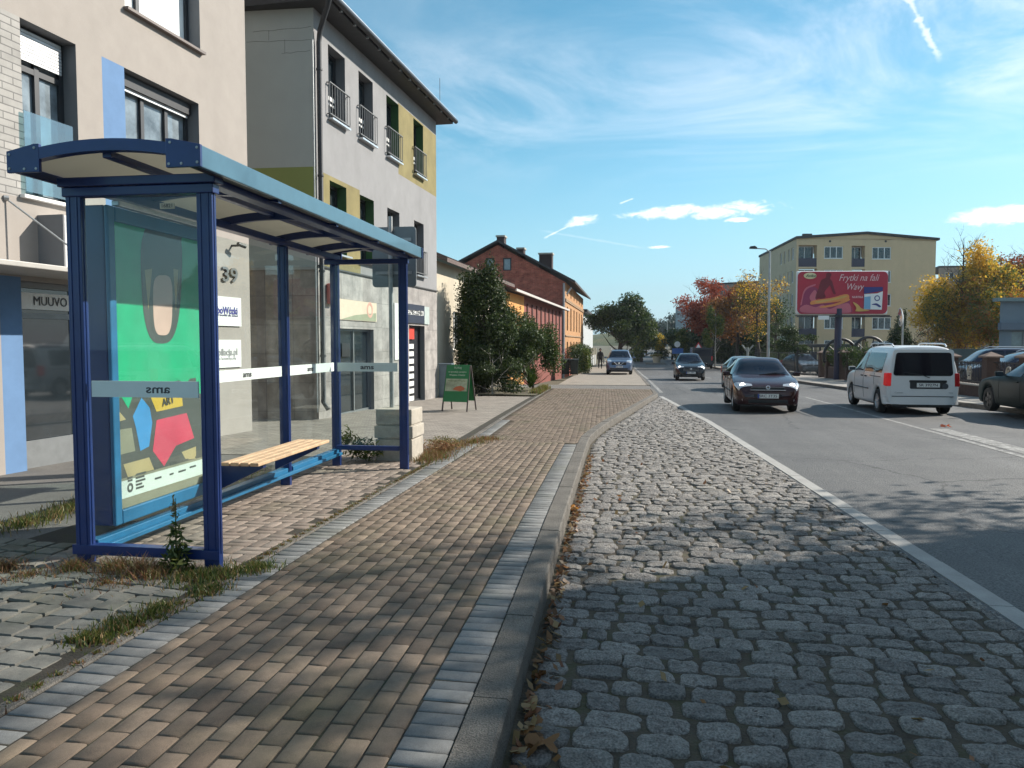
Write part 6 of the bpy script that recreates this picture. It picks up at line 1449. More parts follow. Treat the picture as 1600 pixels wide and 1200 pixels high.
def limbs(parent, base, height, r, n, spread, seed, m=bark, crown0=.35, name='trunk', depth=2, lean=(0, 0)):
    rd = random.Random(seed); mb = MB(); base = Vector(base)
    top = base+Vector((lean[0], lean[1], height)); pts = [base+(top-base)*t+Vector((rd.gauss(0, .02), rd.gauss(0, .02), 0))*height*.4*(t > 0) for t in (0, .15, .35, .55, .75, 1)]
    mb.tube(pts, [r*1.25, r, r*.85, r*.62, r*.4, r*.08], 9)
    ends = []
    def sub(p, d, ln, rr, lev):
        q = [p]
        for k in range(4): d = (d+Vector((rd.gauss(0, .16), rd.gauss(0, .16), rd.gauss(.06, .1)))).normalized(); q.append(q[-1]+d*ln/4)
        mb.tube(q, [rr, rr*.8, rr*.6, rr*.42, rr*.15], 5, caps=False); ends.append(q[-1]); ends.append(q[2])
        if lev > 0:
            for k in range(3): i = rd.randint(1, 4); sub(q[i], (d+Vector((rd.gauss(0, .6), rd.gauss(0, .6), rd.gauss(.2, .3)))).normalized(), ln*.55, rr*.5, lev-1)
    for i in range(n):
        t = crown0+(1-crown0)*(i+rd.random()*.6)/n*.95; p = base+(top-base)*t; a = i*2.4+rd.random(); up_ = .35+.6*t
        sub(p, Vector((math.cos(a), math.sin(a), up_)).normalized(), spread*(1.15-.75*t)*(.8+.4*rd.random()), r*.38*(1.1-.7*t), depth-1)
    mb.build(name, m, parent, smooth=True); return ends
def tree(name, label, cat, base, height, crown, n, size, mats, tr=.15, nl=9, trunk_top=.85, seed=1, group=None, nclump=14, barkm=bark, aspect=.6, shell=.5, mixfn=None, crownz=None, depth=2, taper=0):
    """crown = (rx, ry, rz, cz) relative to base"""
    t = thing(name, label, cat, base, 0, group); rd = random.Random(seed); b = Vector(base)
    limbs(t, b-Vector((0, 0, .2)), height*trunk_top, tr, nl, max(crown[0], crown[1])*.85, seed, barkm, max(.12, (crown[3]-crown[2])/height*.9), depth=depth)
    cs = []
    for i in range(nclump):
        th = rd.random()*6.283; ph = math.asin(rd.uniform(-.95, .95)); q = .35+.5*rd.random(); k = 1
        zrel = math.sin(ph)*q
        if taper: k = 1-taper*(zrel+.85)/1.7
        f = rd.uniform(.26, .44)
        cs.append((b.x+crown[0]*q*math.cos(th)*math.cos(ph)*k*1.1, b.y+crown[1]*q*math.sin(th)*math.cos(ph)*k*1.1, b.z+crown[3]+crown[2]*zrel*1.15, crown[0]*f*k+.05, crown[1]*f*k+.05, crown[2]*f*.9))
    leaves('crown', cs, n, size, mats, t, aspect, shell=shell, mixfn=mixfn)
    return t
# evergreens and shrubs in the bed beside the A-board
tree('evergreen_shrub', 'tall dense evergreen, highest in the row of bushes beside the sandwich board', 'shrub', (-5.45, 26.6, gz(26)), 4.5, (1.4, 1.2, 2.15, 2.3), 42000, .085, ['thuja', 'dark'], .09, 10, .9, 3, 'bushes in the planting bed', 30, taper=.3, shell=.35)
tree('evergreen_shrub', 'small yellow tipped conifer rising at the left of the tall evergreen', 'shrub', (-6.05, 26.2, gz(26)), 3.9, (.5, .5, 1.7, 2.1), 7000, .08, ['lime', 'thuja'], .05, 6, .9, 4, 'bushes in the planting bed', 10, taper=.6)
tree('shrub', 'dark bushy shrub with bare pale stems in the middle of the planting bed', 'shrub', (-4.85, 27.6, gz(27)), 3.1, (1.35, 1.1, 1.3, 1.75), 20000, .085, ['dark', 'thuja'], .05, 12, .8, 5, 'bushes in the planting bed', 16, birch, shell=.35)
tree('shrub', 'rounded lighter green shrub at the right end of the bushes', 'shrub', (-4.05, 29.3, gz(29)), 2.9, (.98, .9, 1.25, 1.65), 16000, .08, ['mid', 'thuja'], .05, 8, .8, 6, 'bushes in the planting bed', 22, shell=.4)
tree('shrub', 'low dark undergrowth shrub beneath the tall evergreen, beside the sandwich board', 'shrub', (-5.0, 25.9, gz(26)), 1.9, (1.5, .8, .85, .95), 14000, .07, ['dark', 'thuja'], .03, 10, .8, 7, 'bushes in the planting bed', 12, birch)
yu = thing('yucca', 'spiky dark green yucca at the corner of the planting bed', 'plant', (-3.98, 28.0, gz(28)))
mb = MB(); rd = random.Random(3)
for k in range(110):
    a = rd.random()*6.283; e = rd.uniform(.1, 1.35); ln = rd.uniform(.6, 1.0); d = Vector((math.cos(a)*math.cos(e), math.sin(a)*math.cos(e), math.sin(e))); s_ = Vector((-math.sin(a), math.cos(a), 0))*.022
    p0 = Vector((-3.98, 28.0, gz(28)+.15+.25*rd.random())); p1 = p0+d*ln*.55; p2_ = p0+d*ln+Vector((0, 0, -.12*ln))
    mb.face([p0-s_, p0+s_, p1+s_*.9, p1-s_*.9]); mb.face([p1-s_*.9, p1+s_*.9, p2_])
mb.build('blades', LM['mid'], yu)
hd = thing('hedge', 'clipped dark hedge with a lighter end beside the two bins', 'hedge', (-4.4, 58, gz(57)))
leaves('foliage', [(-4.7+.3*(k % 2), 56.5+k*.8, gz(57)+.5+.55*j, .75, .7, .55) for k in range(6) for j in range(3)], 9000, .12, ['dark', 'mid'], hd, shell=.6)
leaves('foliage', [(-3.9, 55.9, gz(57)+.25+.4*j, .35, .4, .35) for j in range(4)], 2500, .1, ['mid', 'lime'], hd, shell=.5)
tree('broadleaf_tree', 'large round green tree on the left footpath behind the parked off-roader', 'tree', (-1.95, 79, gz(79)), 6.9, (3.3, 3.3, 2.6, 4.3), 22000, .24, ['mid', 'dark'], .28, 14, .8, 11, None, 30, shell=.45)
tree('broadleaf_tree', 'lime green tree by the road just behind the large round tree', 'tree', (.2, 100, gz(99)), 6.0, (2.3, 2.5, 3.0, 3.1), 8000, .26, ['lime', 'mid'], .15, 8, .8, 12, None, 14)
def at(u, y_): # x for a photo column at a distance
    d = ray(u, 560); return d.x/d.y*y_
# right-hand street trees
specs = [
 ('maple_tree', 'red leaved autumn tree above the dark hedge trees up the street', 1112, 88, 9.2, 440, ['red'], 14000, 3.9, .24),
 ('maple_tree', 'orange leaved autumn tree just right of the red one', 1152, 84, 9.6, 436, ['orange', 'brown'], 13000, 3.2, .22),
 ('birch_tree', 'thinning golden tree in front of the yellow block side wall', 1182, 76, 9.0, 428, ['brown', 'yellow', 'mid'], 6000, 2.6, .18),
 ('bare_tree', 'nearly bare tree with sparse dark leaves before the yellow block side', 1212, 72, 7.2, 470, ['dark', 'mid'], 1800, 1.6, .16),
]
for i, (nm, lb, u, y_, h_, vt, ms, n, rx, sz) in enumerate(specs):
    x = at(u, y_); zt = D(u, vt, y_*.985).z; zb = gz(y_); H = zt-zb
    tree(nm, lb, 'tree', (x, y_, zb), H*1.02, (rx, rx*.9, H*.36, H*.66), n, sz, ms, .16, 16, .97, 20+i, None, 20, shell=.35, depth=3)
darks = [(1050, 112, 515, 2.6), (1072, 104, 505, 3.0), (1098, 97, 492, 3.2), (1126, 94, 488, 3.4), (1156, 90, 492, 3.2), (1180, 84, 505, 2.6), (1200, 80, 530, 2.0)]
dl = ['dark green tree farthest up the dark row on the right', 'dark green tree second from the far end of the dark row', 'dark green tree behind the young lime tree, left of it', 'tall dark tree directly behind the young lime tree', 'dark tree under the orange autumn tree', 'dark tree below the thinning golden tree', 'low dark bush tree at the near end of the dark row by the lamp post']
for i, (u, y_, vt, rx) in enumerate(darks):
    x = at(u, y_); zt = D(u, vt, y_*.985).z; zb = gz(y_); H = zt-zb
    tree('dark_tree', dl[i], 'tree', (x, y_, zb), H, (rx, rx, H*.5, H*.52), 9000, .26, ['dark', 'thuja'] if i % 2 else ['dark'], .14, 8, .8, 40+i, 'dark trees right of the road', 16, shell=.45)
x = at(1117, 75); tree('young_tree', 'slim young lime green tree with a thin pale trunk at the right kerb', 'tree', (x, 75, gz(75)), 5.9, (1.35, 1.3, 2.0, 3.6), 4200, .17, ['lime', 'mid'], .06, 14, .95, 51, None, 14, birch, taper=.5)
x = at(1062, 92); tree('young_tree', 'small pale green tree beside the blue road sign', 'tree', (x, 92, gz(92)), 4.2, (1.2, 1.2, 1.3, 2.8), 2600, .18, ['lime', 'mid'], .06, 10, .9, 52, None, 10, birch)
x = at(1027, 112); tree('young_tree', 'small yellow autumn tree by the planter on the median', 'tree', (x, 112, gz(110)), 4.6, (1.7, 1.7, 1.5, 2.6), 4200, .2, ['yellow', 'lime'], .08, 9, .9, 53, None, 12)
x = at(1010, 140); tree('broadleaf_tree', 'yellow green tree line end at the bend of the road', 'tree', (x, 140, gz(140)), 6.5, (3.0, 3, 3, 3.4), 5000, .35, ['lime', 'mid'], .15, 6, .8, 54, None, 12)
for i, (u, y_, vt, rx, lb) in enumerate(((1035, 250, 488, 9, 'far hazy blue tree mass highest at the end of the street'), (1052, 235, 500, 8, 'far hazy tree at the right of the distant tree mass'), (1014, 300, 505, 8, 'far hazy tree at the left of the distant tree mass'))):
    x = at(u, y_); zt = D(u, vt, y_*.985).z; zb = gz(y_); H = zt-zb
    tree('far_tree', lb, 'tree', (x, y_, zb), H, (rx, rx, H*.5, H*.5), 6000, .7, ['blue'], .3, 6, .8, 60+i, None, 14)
# behind the fence on the right
x = at(1409, 60); tree('conifer', 'dark cone shaped conifer behind the traffic mirror', 'tree', (x, 60, gz(60)), 5.0, (1.75, 1.7, 2.6, 2.3), 14000, .13, ['dark'], .1, 6, .95, 71, None, 26, taper=.95, shell=.4)
x = at(1450, 66); tree('bare_shrub', 'purple brown bare shrub right of the dark conifer', 'shrub', (x, 66, gz(66)), 4.0, (1.8, 1.5, 1.6, 1.9), 2600, .14, ['brown', 'dark'], .06, 14, .95, 72, None, 12, depth=3)
x = at(1500, 74); tree('birch_tree', 'large golden yellow birch between the apartment block and the blue grey building', 'tree', (x, 74, gz(74)), 12.0, (4.4, 3.6, 5.0, 5.6), 40000, .22, ['yellow', 'yellow', 'lime', 'yellow'], .2, 22, .98, 73, None, 34, shell=.3, depth=3)
x = at(1548, 72); tree('birch_tree', 'second golden tree with greener leaves by the blue grey building', 'tree', (x, 72, gz(72)), 9.0, (3.2, 3.0, 3.8, 4.6), 22000, .22, ['yellow', 'lime', 'orange'], .15, 14, .96, 74, None, 24, shell=.3)
x = at(1602, 84); tree('maple_tree', 'dark red autumn tree at the right edge above the blue grey building', 'tree', (x, 84, gz(84)), 11.5, (4.6, 4, 3.2, 8.2), 14000, .24, ['red', 'brown'], .2, 16, .97, 75, None, 24, shell=.3, depth=3)
x = at(1262, 52); tree('shrub', 'dark trimmed bush under the billboard behind the gate', 'shrub', (x, 56, gz(56)), 3.2, (1.7, 1.2, .9, 2.4), 5000, .13, ['dark', 'thuja'], .06, 6, .8, 76, None, 10)
iv = thing('ivy', 'dark ivy growing over the railing between the far brick pillars', 'plant', (11.3, 46, gz(46)))
leaves('foliage', [(11.2+.1*math.sin(k*2), 40.6+k*.62, gz(46)+1.25+.25*math.sin(k*1.7), .25, .5, .55) for k in range(15)], 5000, .1, ['dark', 'mid'], iv)
hg = thing('hedge', 'dark hedge along the right pavement under the dark trees', 'hedge', (9, 72, gz(72)))
leaves('foliage', [(at(1215-k*5.5, 68+k*3), 68+k*3, gz(72)+.7, .9, 1.8, 1.0) for k in range(16)], 12000, .16, ['dark', 'thuja'], hg)
# off-frame trees right of the bay (they throw the streaked shade) 
for i, (x, y_, h_, rx, n) in enumerate(((11.2, 12.0, 10.5, 2.4, 2400), (10.6, 9.6, 14.5, 3.2, 15000), (10.6, 6.0, 12.0, 3.0, 11000))):
    tree('street_tree', ['nearly bare street tree on the right pavement', 'tall street tree on the right pavement', 'street tree on the right pavement nearest the camera'][i], 'tree', (x, y_, gz(y_)), h_, (rx, rx, h_*.30, h_*.68), n, .17 if n < 5000 else .075, ['yellow', 'mid'], .17, 16, .95, 80+i, 'street trees outside the view', 22, shell=.3, depth=3)

# weeds and grass in the joints
def blades(name, spots, n, hgt, mats, spread, parent=None, w_=.004, kind='stuff', lean=.5):
    V = []; F = []; mi = []
    for k in range(n):
        sx, sy, rr_, hs_ = spots[rng.integers(len(spots))]; a = rng.random()*6.283; r_ = rr_*abs(rng.normal(0, .55)); x = sx+r_*math.cos(a); y = sy+r_*math.sin(a)*1.2
        z = gz(y)-.01; h = hgt*hs_*(.4+.8*rng.random()); b = rng.random()*6.283; lx, ly = math.cos(b)*h*lean*rng.random()*1.6, math.sin(b)*h*lean*rng.random()*1.6; c = rng.random()*6.283; wx, wy = w_*math.cos(c), w_*math.sin(c); i = len(V)
        V += [(x-wx, y-wy, z), (x+wx, y+wy, z), (x+wx*.8+lx*.4, y+wy*.8+ly*.4, z+h*.6), (x-wx*.8+lx*.4, y-wy*.8+ly*.4, z+h*.6), (x+lx+wx*.2, y+ly, z+h), (x+lx-wx*.2, y+ly, z+h)]
        F += [(i, i+1, i+2, i+3), (i+3, i+2, i+4, i+5)]; m = int(rng.integers(len(mats))); mi += [m, m]
    return npmesh(name, V, F, [LM[m] for m in mats], mi, parent, kind=kind)
line = []
for y in np.arange(2.3, 9.5, .12): line.append((PL(y)-.05, y, .035, .55))
blades('joint_grass', line, 5500, .05, ['grass', 'dry', 'grass', 'rust'], 0)
blades('joint_grass', [(-2.62, 4.42, .18, 1.0), (-2.75, 4.35, .2, .9), (-2.5, 4.1, .12, .8), (-2.58, 3.75, .13, .7), (-2.62, 3.5, .14, .9), (-2.66, 3.3, .1, .8), (-2.45, 4.6, .12, .8)], 4600, .055, ['grass', 'grass', 'dry', 'mid'], 0)
blades('dry_grass', [(-3.35, 4.4, .16, 1.2), (-3.15, 4.38, .18, 1.3), (-3.0, 4.32, .16, 1.0), (-3.62, 4.38, .12, .9), (-4.05, 4.3, .14, .9), (-3.8, 4.2, .2, .5), (-3.2, 4.15, .25, .5)], 2600, .08, ['dry', 'rust', 'rust', 'grass'], 0, w_=.0025, lean=.9)
blades('verge_grass', [(-5.05+.1*math.sin(k), 5.2+k*.28, .22, .8) for k in range(12)]+[(-4.55, 6.2+.3*k, .18, .9) for k in range(8)], 6000, .09, ['grass', 'dry', 'grass'], 0)
blades('verge_grass', [(-2.75+.05*k, 9.7+k*.35, .25, .9) for k in range(2)]+[(-2.9+.1*k, 10.3+k*.5, .3, .7) for k in range(5)]+[(-3.3, 10.3, .3, .7)], 3500, .10, ['dry', 'grass', 'rust'], 0)
blades('bed_edge_grass', [(PL(y)-.25, y, .2, 1.0) for y in np.arange(26.5, 31, .4)], 2500, .18, ['grass', 'lime', 'dry'], 0, w_=.008)
wp_ = thing('weed_plant', 'tall thin green weed growing against the near front post of the shelter', 'plant', (-2.93, 4.47, gz(4.5)))
mb = MB(); mb.tube([(-2.93, 4.46, 0), (-2.935, 4.455, .28), (-2.925, 4.45, .5)], [.006, .005, .002], 6); mb.build('stem', LM['grass'], wp_)
leaves('foliage', [(-2.93, 4.45, .06, .13, .10, .08), (-2.93, 4.45, .16, .09, .08, .10), (-2.93, 4.45, .27, .05, .05, .07)], 420, .055, ['mid', 'grass'], wp_, .35, shell=.2)
leaves('foliage', [(-2.93, 4.45, .42, .03, .03, .09)], 70, .03, ['dry', 'grass'], wp_, .4, shell=.2)
wp2 = thing('weed_plant', 'leafy green weeds growing beside the concrete block behind the far glass panel', 'plant', (-3.55, 9.5, gz(9.5)))
leaves('foliage', [(-3.6, 9.5, .12, .22, .2, .16), (-3.75, 9.45, .22, .12, .12, .2), (-3.45, 9.45, .1, .2, .15, .12)], 900, .07, ['mid', 'grass', 'lime'], wp2, .3, shell=.2)
wp3 = thing('weed_plant', 'brown dried weed clump at the foot of the concrete block', 'plant', (-2.75, 10.5, gz(10.5)))
leaves('foliage', [(-2.8, 10.6, -.0, .3, .4, .09), (-2.95, 11.3, -.02, .3, .4, .07)], 1500, .05, ['rust', 'dry', 'grass'], wp3, .25, shell=.2)
# fallen leaves along the gutter
V = []; F = []; mi = []
for k in range(620):
    y = 2.0+9.5*rng.random()**1.3; x = K(y)+.19+abs(rng.normal(0, .045)) if k < 560 else K(y)+.2+rng.random()*2.2
    z = gz(y)+ROAD+.004+.02*rng.random(); s = .014+.02*rng.random(); a = rng.random()*6.283; tl = rng.normal(0, .5, 2); i = len(V)
    for (px, py_) in ((-1, 0), (-.2, .62), (1, .05), (.1, -.6)): dx, dy = s*(px*math.cos(a)-py_*math.sin(a)), s*(px*math.sin(a)+py_*math.cos(a)); V.append((x+dx, y+dy, z+dx*tl[0]+dy*tl[1]+.004))
    F.append((i, i+1, i+2, i+3)); mi.append(int(rng.integers(3)))
npmesh('leaf_litter', V, F, [LM['rust'], LM['brown'], LM['dry']], mi, kind='stuff')
def mleaf(name, label, x, y, z, s, m, rot):
    mb = MB(); pts = []
    for k in range(20):
        t = 2*math.pi*k/20; r_ = s*(.55+.45*abs(math.cos(2.5*t))) ; pts.append((x+r_*math.cos(t+rot), y+r_*math.sin(t+rot), z+.01+.25*s*math.sin(3*t+rot)))
    for k in range(20): mb.face([(x, y, z+.012), pts[k], pts[(k+1) % 20]])
    o = mb.build(name, LM[m], weld=True); return tag(o, label, 'leaf', 'loose fallen leaves')
for (u, v, s, m, lb) in ((893, 797, .075, 'orange', 'bright orange fallen maple leaf in the gutter under the kerb'), (848, 1168, .075, 'brown', 'large brown curled leaf on the cobbles by the kerb near the bottom'), (830, 1110, .05, 'dry', 'pale brown leaf in the gutter above the large curled one'), (1478, 667, .12, 'red', 'red leaf lying on the asphalt behind the white van')):
    d = ray(u, v); 
    t = 1.0
    for _ in range(4000):
        p = EYE+d*t
        if p.z < gz(p.y)+ROAD: break
        t += .01
    mleaf('fallen_leaf', lb, p.x, p.y, p.z+.015, s, m, u*.1)

# ------------------------------------------------------------------ street furniture and small things
ab_ = thing('sandwich_board', 'green sandwich board with bread picture standing on the plaza by the bushes', 'sandwich board', (-4.4, 18.6, gz(18.6)))
z0 = gz(18.6); gsg = mat('sign_green', (.012, .17, .055), .5, var=.06); 
def aframe():
    Wb, Wt, H_ = .66, .60, 1.12; c = Vector((-4.42, 18.55, z0)); dx = Vector((.985, -.17, 0)); dy = Vector((.17, .985, 0))
    for sg in (-1, 1):
        mb = MB()
        for sx in (-1, 1): mb.bar(c+dx*sx*Wb/2+dy*sg*.30, c+dx*sx*Wt/2+dy*sg*.03+Vector((0, 0, H_)), .035, .03)
        mb.bar(c-dx*Wt/2+dy*sg*.04+Vector((0, 0, H_-.02)), c+dx*Wt/2+dy*sg*.04+Vector((0, 0, H_-.02)), .03)
        mb.build('frame', mat('frame_brown', (.06, .045, .04), .6), ab_)
        up_ = (Vector((0, 0, H_))-dy*sg*.27); up_n = up_.normalized(); nn = (dy*sg*H_+Vector((0, 0, .27))).normalized()
        o = c+dy*sg*.315+Vector((0, 0, 0)); 
        def q_(s_, t): return o+dx*s_*-sg*-1*(1 if sg < 0 else 1)+up_*t
        mb = MB(); A = [c+dy*sg*.30+dx*-Wb/2*.97+up_*.2, c+dy*sg*.30+dx*Wb/2*.97+up_*.2, c+dy*sg*.30+dx*Wt/2+up_*1.0, c+dy*sg*.30-dx*Wt/2+up_*1.0]
        mb.prism([a+nn*.018 for a in A], nn*.012); pn = mb.build('panel', gsg, ab_)
        if sg < 0:
            def PT(f, t): return c+dy*sg*.30+up_*t+dx*(f*Wb*.95/2)+nn*.032
            mb = MB(); mb.prism([PT(-.93, .43), PT(.93, .43), PT(.91, .70), PT(-.91, .70)], nn*.002); mb.build('picture', mat('board_picture', (.36, .40, .27), .6, var=.35, scale=7), pn)
            mb = MB(); mb.prism([PT(-.3, .47), PT(0, .53), (PT(.4, .55)), PT(.75, .50), PT(.7, .46), PT(.35, .43), PT(.0, .45)], nn*.004); mb.build('loaf_print', mat('loaf', (.48, .13, .05), .6), pn)
            for (s_, t, sz, wd) in (('TUTAJ', .935, .07, .2), ('w sprzedaży pieczywo', .85, .055, .48), ('Wiejskie Chlebki', .78, .055, .42)): text(s_, sz, PT(0, t), dx, up_n, mat('board_text', (.55, .62, .5), .6), pn, width=wd, off=.002)
            text('Piekarnia Wiejska', .05, PT(0, .655), dx, up_n, mat('board_text2', (.15, .2, .08), .6), pn, width=.46, off=.004)
aframe()
wf_ = thing('board_fence', 'short fence of dark horizontal boards between the grey building and the bushes', 'fence', (-6.2, 24.9, gz(25)))
mb = MB(); 
for z in (.15, .48, .82): mb.obox((-6.05, 24.75, gz(25)+z+.1), (.42, .03, 0), (0, .02, 0), (0, 0, .07))
mb.build('board', mat('fence_boards', (.03, .02, .018), .7), wf_)
for x in (-6.42, -5.68): mb = MB(); mb.box(x-.04, x+.04, 24.78, 24.86, gz(25)-.1, gz(25)+1.08); mb.build('fence_post', mat('fence_boards', (0, 0, 0)), wf_)
ub = thing('utility_box', 'blue grey utility cabinet at the corner of the grey building', 'cabinet', (-6.15, 24.2, gz(24)))
mb = MB(); mb.box(-6.4, -6.0, 24.05, 24.4, gz(24)-.05, gz(24)+1.05); mb.box(-6.43, -5.97, 24.02, 24.43, gz(24)+1.05, gz(24)+1.09); mb.build('cabinet_body', mat('cabinet', (.12, .16, .19), .6), ub, bevel=.01)
mb = MB(); mb.box(-6.37, -6.03, 24.035, 24.049, gz(24)+.08, gz(24)+.98); dr_ = mb.build('cabinet_door', mat('cabinet_door', (.13, .175, .2), .6), ub); mb = MB(); mb.box(-6.1, -6.07, 24.01, 24.034, gz(24)+.5, gz(24)+.6); mb.build('handle', steel, dr_)
for i, (x, y_, lb) in enumerate(((-4.95, 51.6, 'dark wheelie bin at the left of the pair by the hedge'), (-4.35, 51.3, 'dark wheelie bin at the right of the pair by the hedge'))):
    t = thing('wheelie_bin', lb, 'bin', (x, y_, gz(y_)), .1, 'wheelie bins by the hedge'); dg = mat('bin_green', (.012, .022, .018), .5)
    mb = MB(); mb.hexa([(-.24, -.28, .06), (.24, -.28, .06), (.24, .24, .06), (-.24, .24, .06), (-.29, -.36, 1.0), (.29, -.36, 1.0), (.29, .32, 1.0), (-.29, .32, 1.0)]); mb.build('bin_body', dg, t, bevel=.03, local=True)
    mb = MB(); mb.prism([(-.31, -.39, 1.005), (-.31, -.36, 1.05), (-.31, 0, 1.1), (-.31, .36, 1.07), (-.31, .36, 1.005)], (.62, 0, 0)); mb.build('lid', dg, t, bevel=.01, local=True)
    for sx in (-1, 1): mb = MB(); mb.lathe([(0, -.03), (.1, -.03), (.1, .03), (0, .03)], (sx*.24, .3, .1), (1, 0, 0), 14); mb.build('wheel', rubber, t, local=True)
# lamps
def lamp(label, x, y, h, arm, group='street lamps'):
    z = gz(y); t = thing('street_lamp', label, 'street lamp', (x, y, z), 0, group)
    mb = MB(); mb.tube([(x, y, z-.2), (x, y, z+h*.5), (x, y, z+h-.1)], [.085, .07, .05], 10); mb.build('pole', steel, t, smooth=50)
    mb = MB(); mb.tube([(x, y, z+h-.15), (x+arm*.25, y, z+h+.02), (x+arm*.8, y, z+h+.06)], .03, 8); mb.build('arm', steel, t, smooth=50)
    mb = MB(); s_ = math.copysign(1, arm); mb.prism([(x+arm*.72, y-.12, z+h+.03), (x+arm*1.15, y-.12, z+h+.05), (x+arm*1.12, y-.12, z+h+.17), (x+arm*.85, y-.12, z+h+.2), (x+arm*.72, y-.12, z+h+.12)], (0, .24, 0)); mb.build('lamp_head', darksteel, t, bevel=.03)
    return t
y_ = 44; lamp('grey street lamp with a single arm in front of the yellow apartment block', at(1200, 44), 44, 7.15, -.95)
lamp('far street lamp farther up the street, before the hazy trees', at(1072, 120), 120, 6.5, -1.3); lamp('farthest street lamp at the end of the street', at(1042, 150), 150, 6.5, -1.3); lamp('slim far street lamp left of the farthest dark tree', at(1024, 170), 170, 6.0, -1.0)
# traffic mirror
x, y_ = at(1409, 40), 40; zg = gz(40); tm = thing('traffic_mirror', 'round traffic mirror on a grey post seen from the side behind the white van', 'traffic mirror', (x, y_, zg))
mb = MB(); mb.tube([(x, y_, zg-.2), (x, y_, zg+3.35)], .045, 12); mb.build('pole', steel, tm, smooth=50)
cx, cz = D(1403, 498, 40*.985).x, D(1403, 498, 40).z; ax = Vector((-.97, .1, -.04)).normalized()
mb = MB(); mb.lathe([(0, -.10), (.25, -.08), (.42, -.02), (.45, 0), (.44, .03), (.40, .03)], (x-.12, y_-.03, cz), ax, 28); hb = mb.build('mirror_back', mat('mirror_back', (.5, .5, .48), .5), tm, smooth=40)
mb = MB(); mb.lathe([(.41, .028), (.3, .06), (.15, .08), (0, .085)], (x-.12, y_-.03, cz), ax, 28); mb.build('mirror_face', chrome, tm, smooth=True)
# mine wheels monument
def halfwheel(label, u, vtop, y, rad):
    x = at(u, y); p = D(u, vtop, y*.985); c = Vector((x, y, p.z-rad)); t = thing('mine_wheel', label, 'monument', (x, y, gz(y)), 0, 'mine wheel monument')
    mb = MB(); pts = [c+Vector((rad*math.cos(a)*.97, rad*math.cos(a)*.25, rad*math.sin(a))) for a in np.linspace(-.35, math.pi+.35, 28)]; mb.tube(pts, .085, 8); mb.build('rim', iron, t, smooth=True)
    mb = MB()
    for a in np.linspace(.15, math.pi-.15, 6): mb.tube([c+Vector((rad*.97*math.cos(a), rad*.25*math.cos(a), rad*math.sin(a))), c], .03, 6)
    mb.tube([c+Vector((0, -.2, 0)), c+Vector((0, .2, 0))], .16, 10); mb.tube([c+Vector((0, 0, -.1)), Vector((x, y, gz(y)-.1))], .2, 8); mb.build('spokes', iron, t)
halfwheel('dark half sunk mine wheel at the left, under the billboard post', 1313, 530, 47, 1.0); halfwheel('dark half sunk mine wheel at the right, behind the white van roof', 1358, 527, 45.5, .95)
cp = thing('carport', 'long flat dark carport roof on thin posts behind the gate pillars', 'carport', (12, 62, gz(62)))
a, b = D(1226, 540, 62), D(1330, 540, 56); mb = MB(); mb.obox((a+b)/2, (b-a)/2, (.2, 2.0, 0), (0, 0, .12)); mb.build('carport_roof', mat('carport_sheet', (.05, .06, .06), .6), cp)
for f in (.02, .35, .68, .98): p = a+(b-a)*f; mb = MB(); mb.bar((p.x, p.y-1.5, gz(p.y)-.1), (p.x, p.y-1.5, p.z), .1); mb.build('carport_post', steel, cp)
# road signs
def sign(name, label, u, y, vt, kind):
    x = at(u, y); z = gz(y); zt = D(u, vt, y*.985).z; t = thing(name, label, 'road sign', (x, y, z)); mb = MB(); mb.tube([(x, y, z-.1), (x, y, zt+.1)], .03, 8); mb.build('pole', steel, t)
    if kind == 'tri':
        mb = MB(); mb.prism([(x-.42, y-.04, zt-.55), (x+.42, y-.04, zt-.55), (x, y-.04, zt+.18)], (0, .02, 0)); s_ = mb.build('sign_face', mat('sign_red', (.5, .03, .03), .5), t); mb = MB(); mb.prism([(x-.27, y-.046, zt-.47), (x+.27, y-.046, zt-.47), (x, y-.046, zt-.0)], (0, .004, 0)); mb.build('sign_field', white, s_)
    else:
        mb = MB(); mb.lathe([(0, -.01), (.33, -.01), (.33, .01), (0, .01)], (x, y-.04, zt), (0, 1, 0), 20); mb.build('sign_face', white, t); mb = MB(); mb.box(x-.55, x+.65, y-.05, y-.03, zt-1.05, zt-.45); mb.build('sign_plate', mat('sign_blue', (.03, .12, .4), .5), t)
sign('road_sign', 'white warning triangle sign by the dark van up the road', 1091, 74, 537, 'tri'); sign('road_sign', 'round sign over a blue plate at the right kerb up the road', 1058, 88, 538, 'round')
x, y_ = at(1168, 66), 66; z = gz(y_); yp = thing('trellis_post', 'pale Y shaped post standing before the dark hedge on the right', 'post', (x, y_, z))
mb = MB(); mb.tube([(x, y_, z), (x, y_, z+1.9)], .1, 8); mb.tube([(x, y_, z+1.5), (x-.45, y_, z+2.1)], .06, 8); mb.tube([(x, y_, z+1.5), (x+.45, y_, z+2.1)], .06, 8); mb.build('post_body', mat('pale_wood', (.3, .31, .28), .8), yp)
y_ = 92; x = at(1026, y_); z = roadz(y_); pt_ = thing('planter', 'pale round planter with white flowers on the median of the road', 'planter', (x, y_, z))
mb = MB(); mb.lathe([(.0, 0), (.38, 0), (.5, .7), (.55, .75), (.48, .75), (.3, .7), (0, .68)], (x, y_, z+.12), (0, 0, 1), 20); mb.build('planter_bowl', cream, pt_, smooth=40)
leaves('flowers', [(x, y_, z+.95, .8, .6, .25)], 700, .12, ['dry', 'lime', 'dark'], pt_)
mb = MB(); mb.box(x-1.3, x+1.0, y_-3, y_+5, z-.1, z+.11); mb.build('traffic_island', conc, kind='structure', bevel=.05)

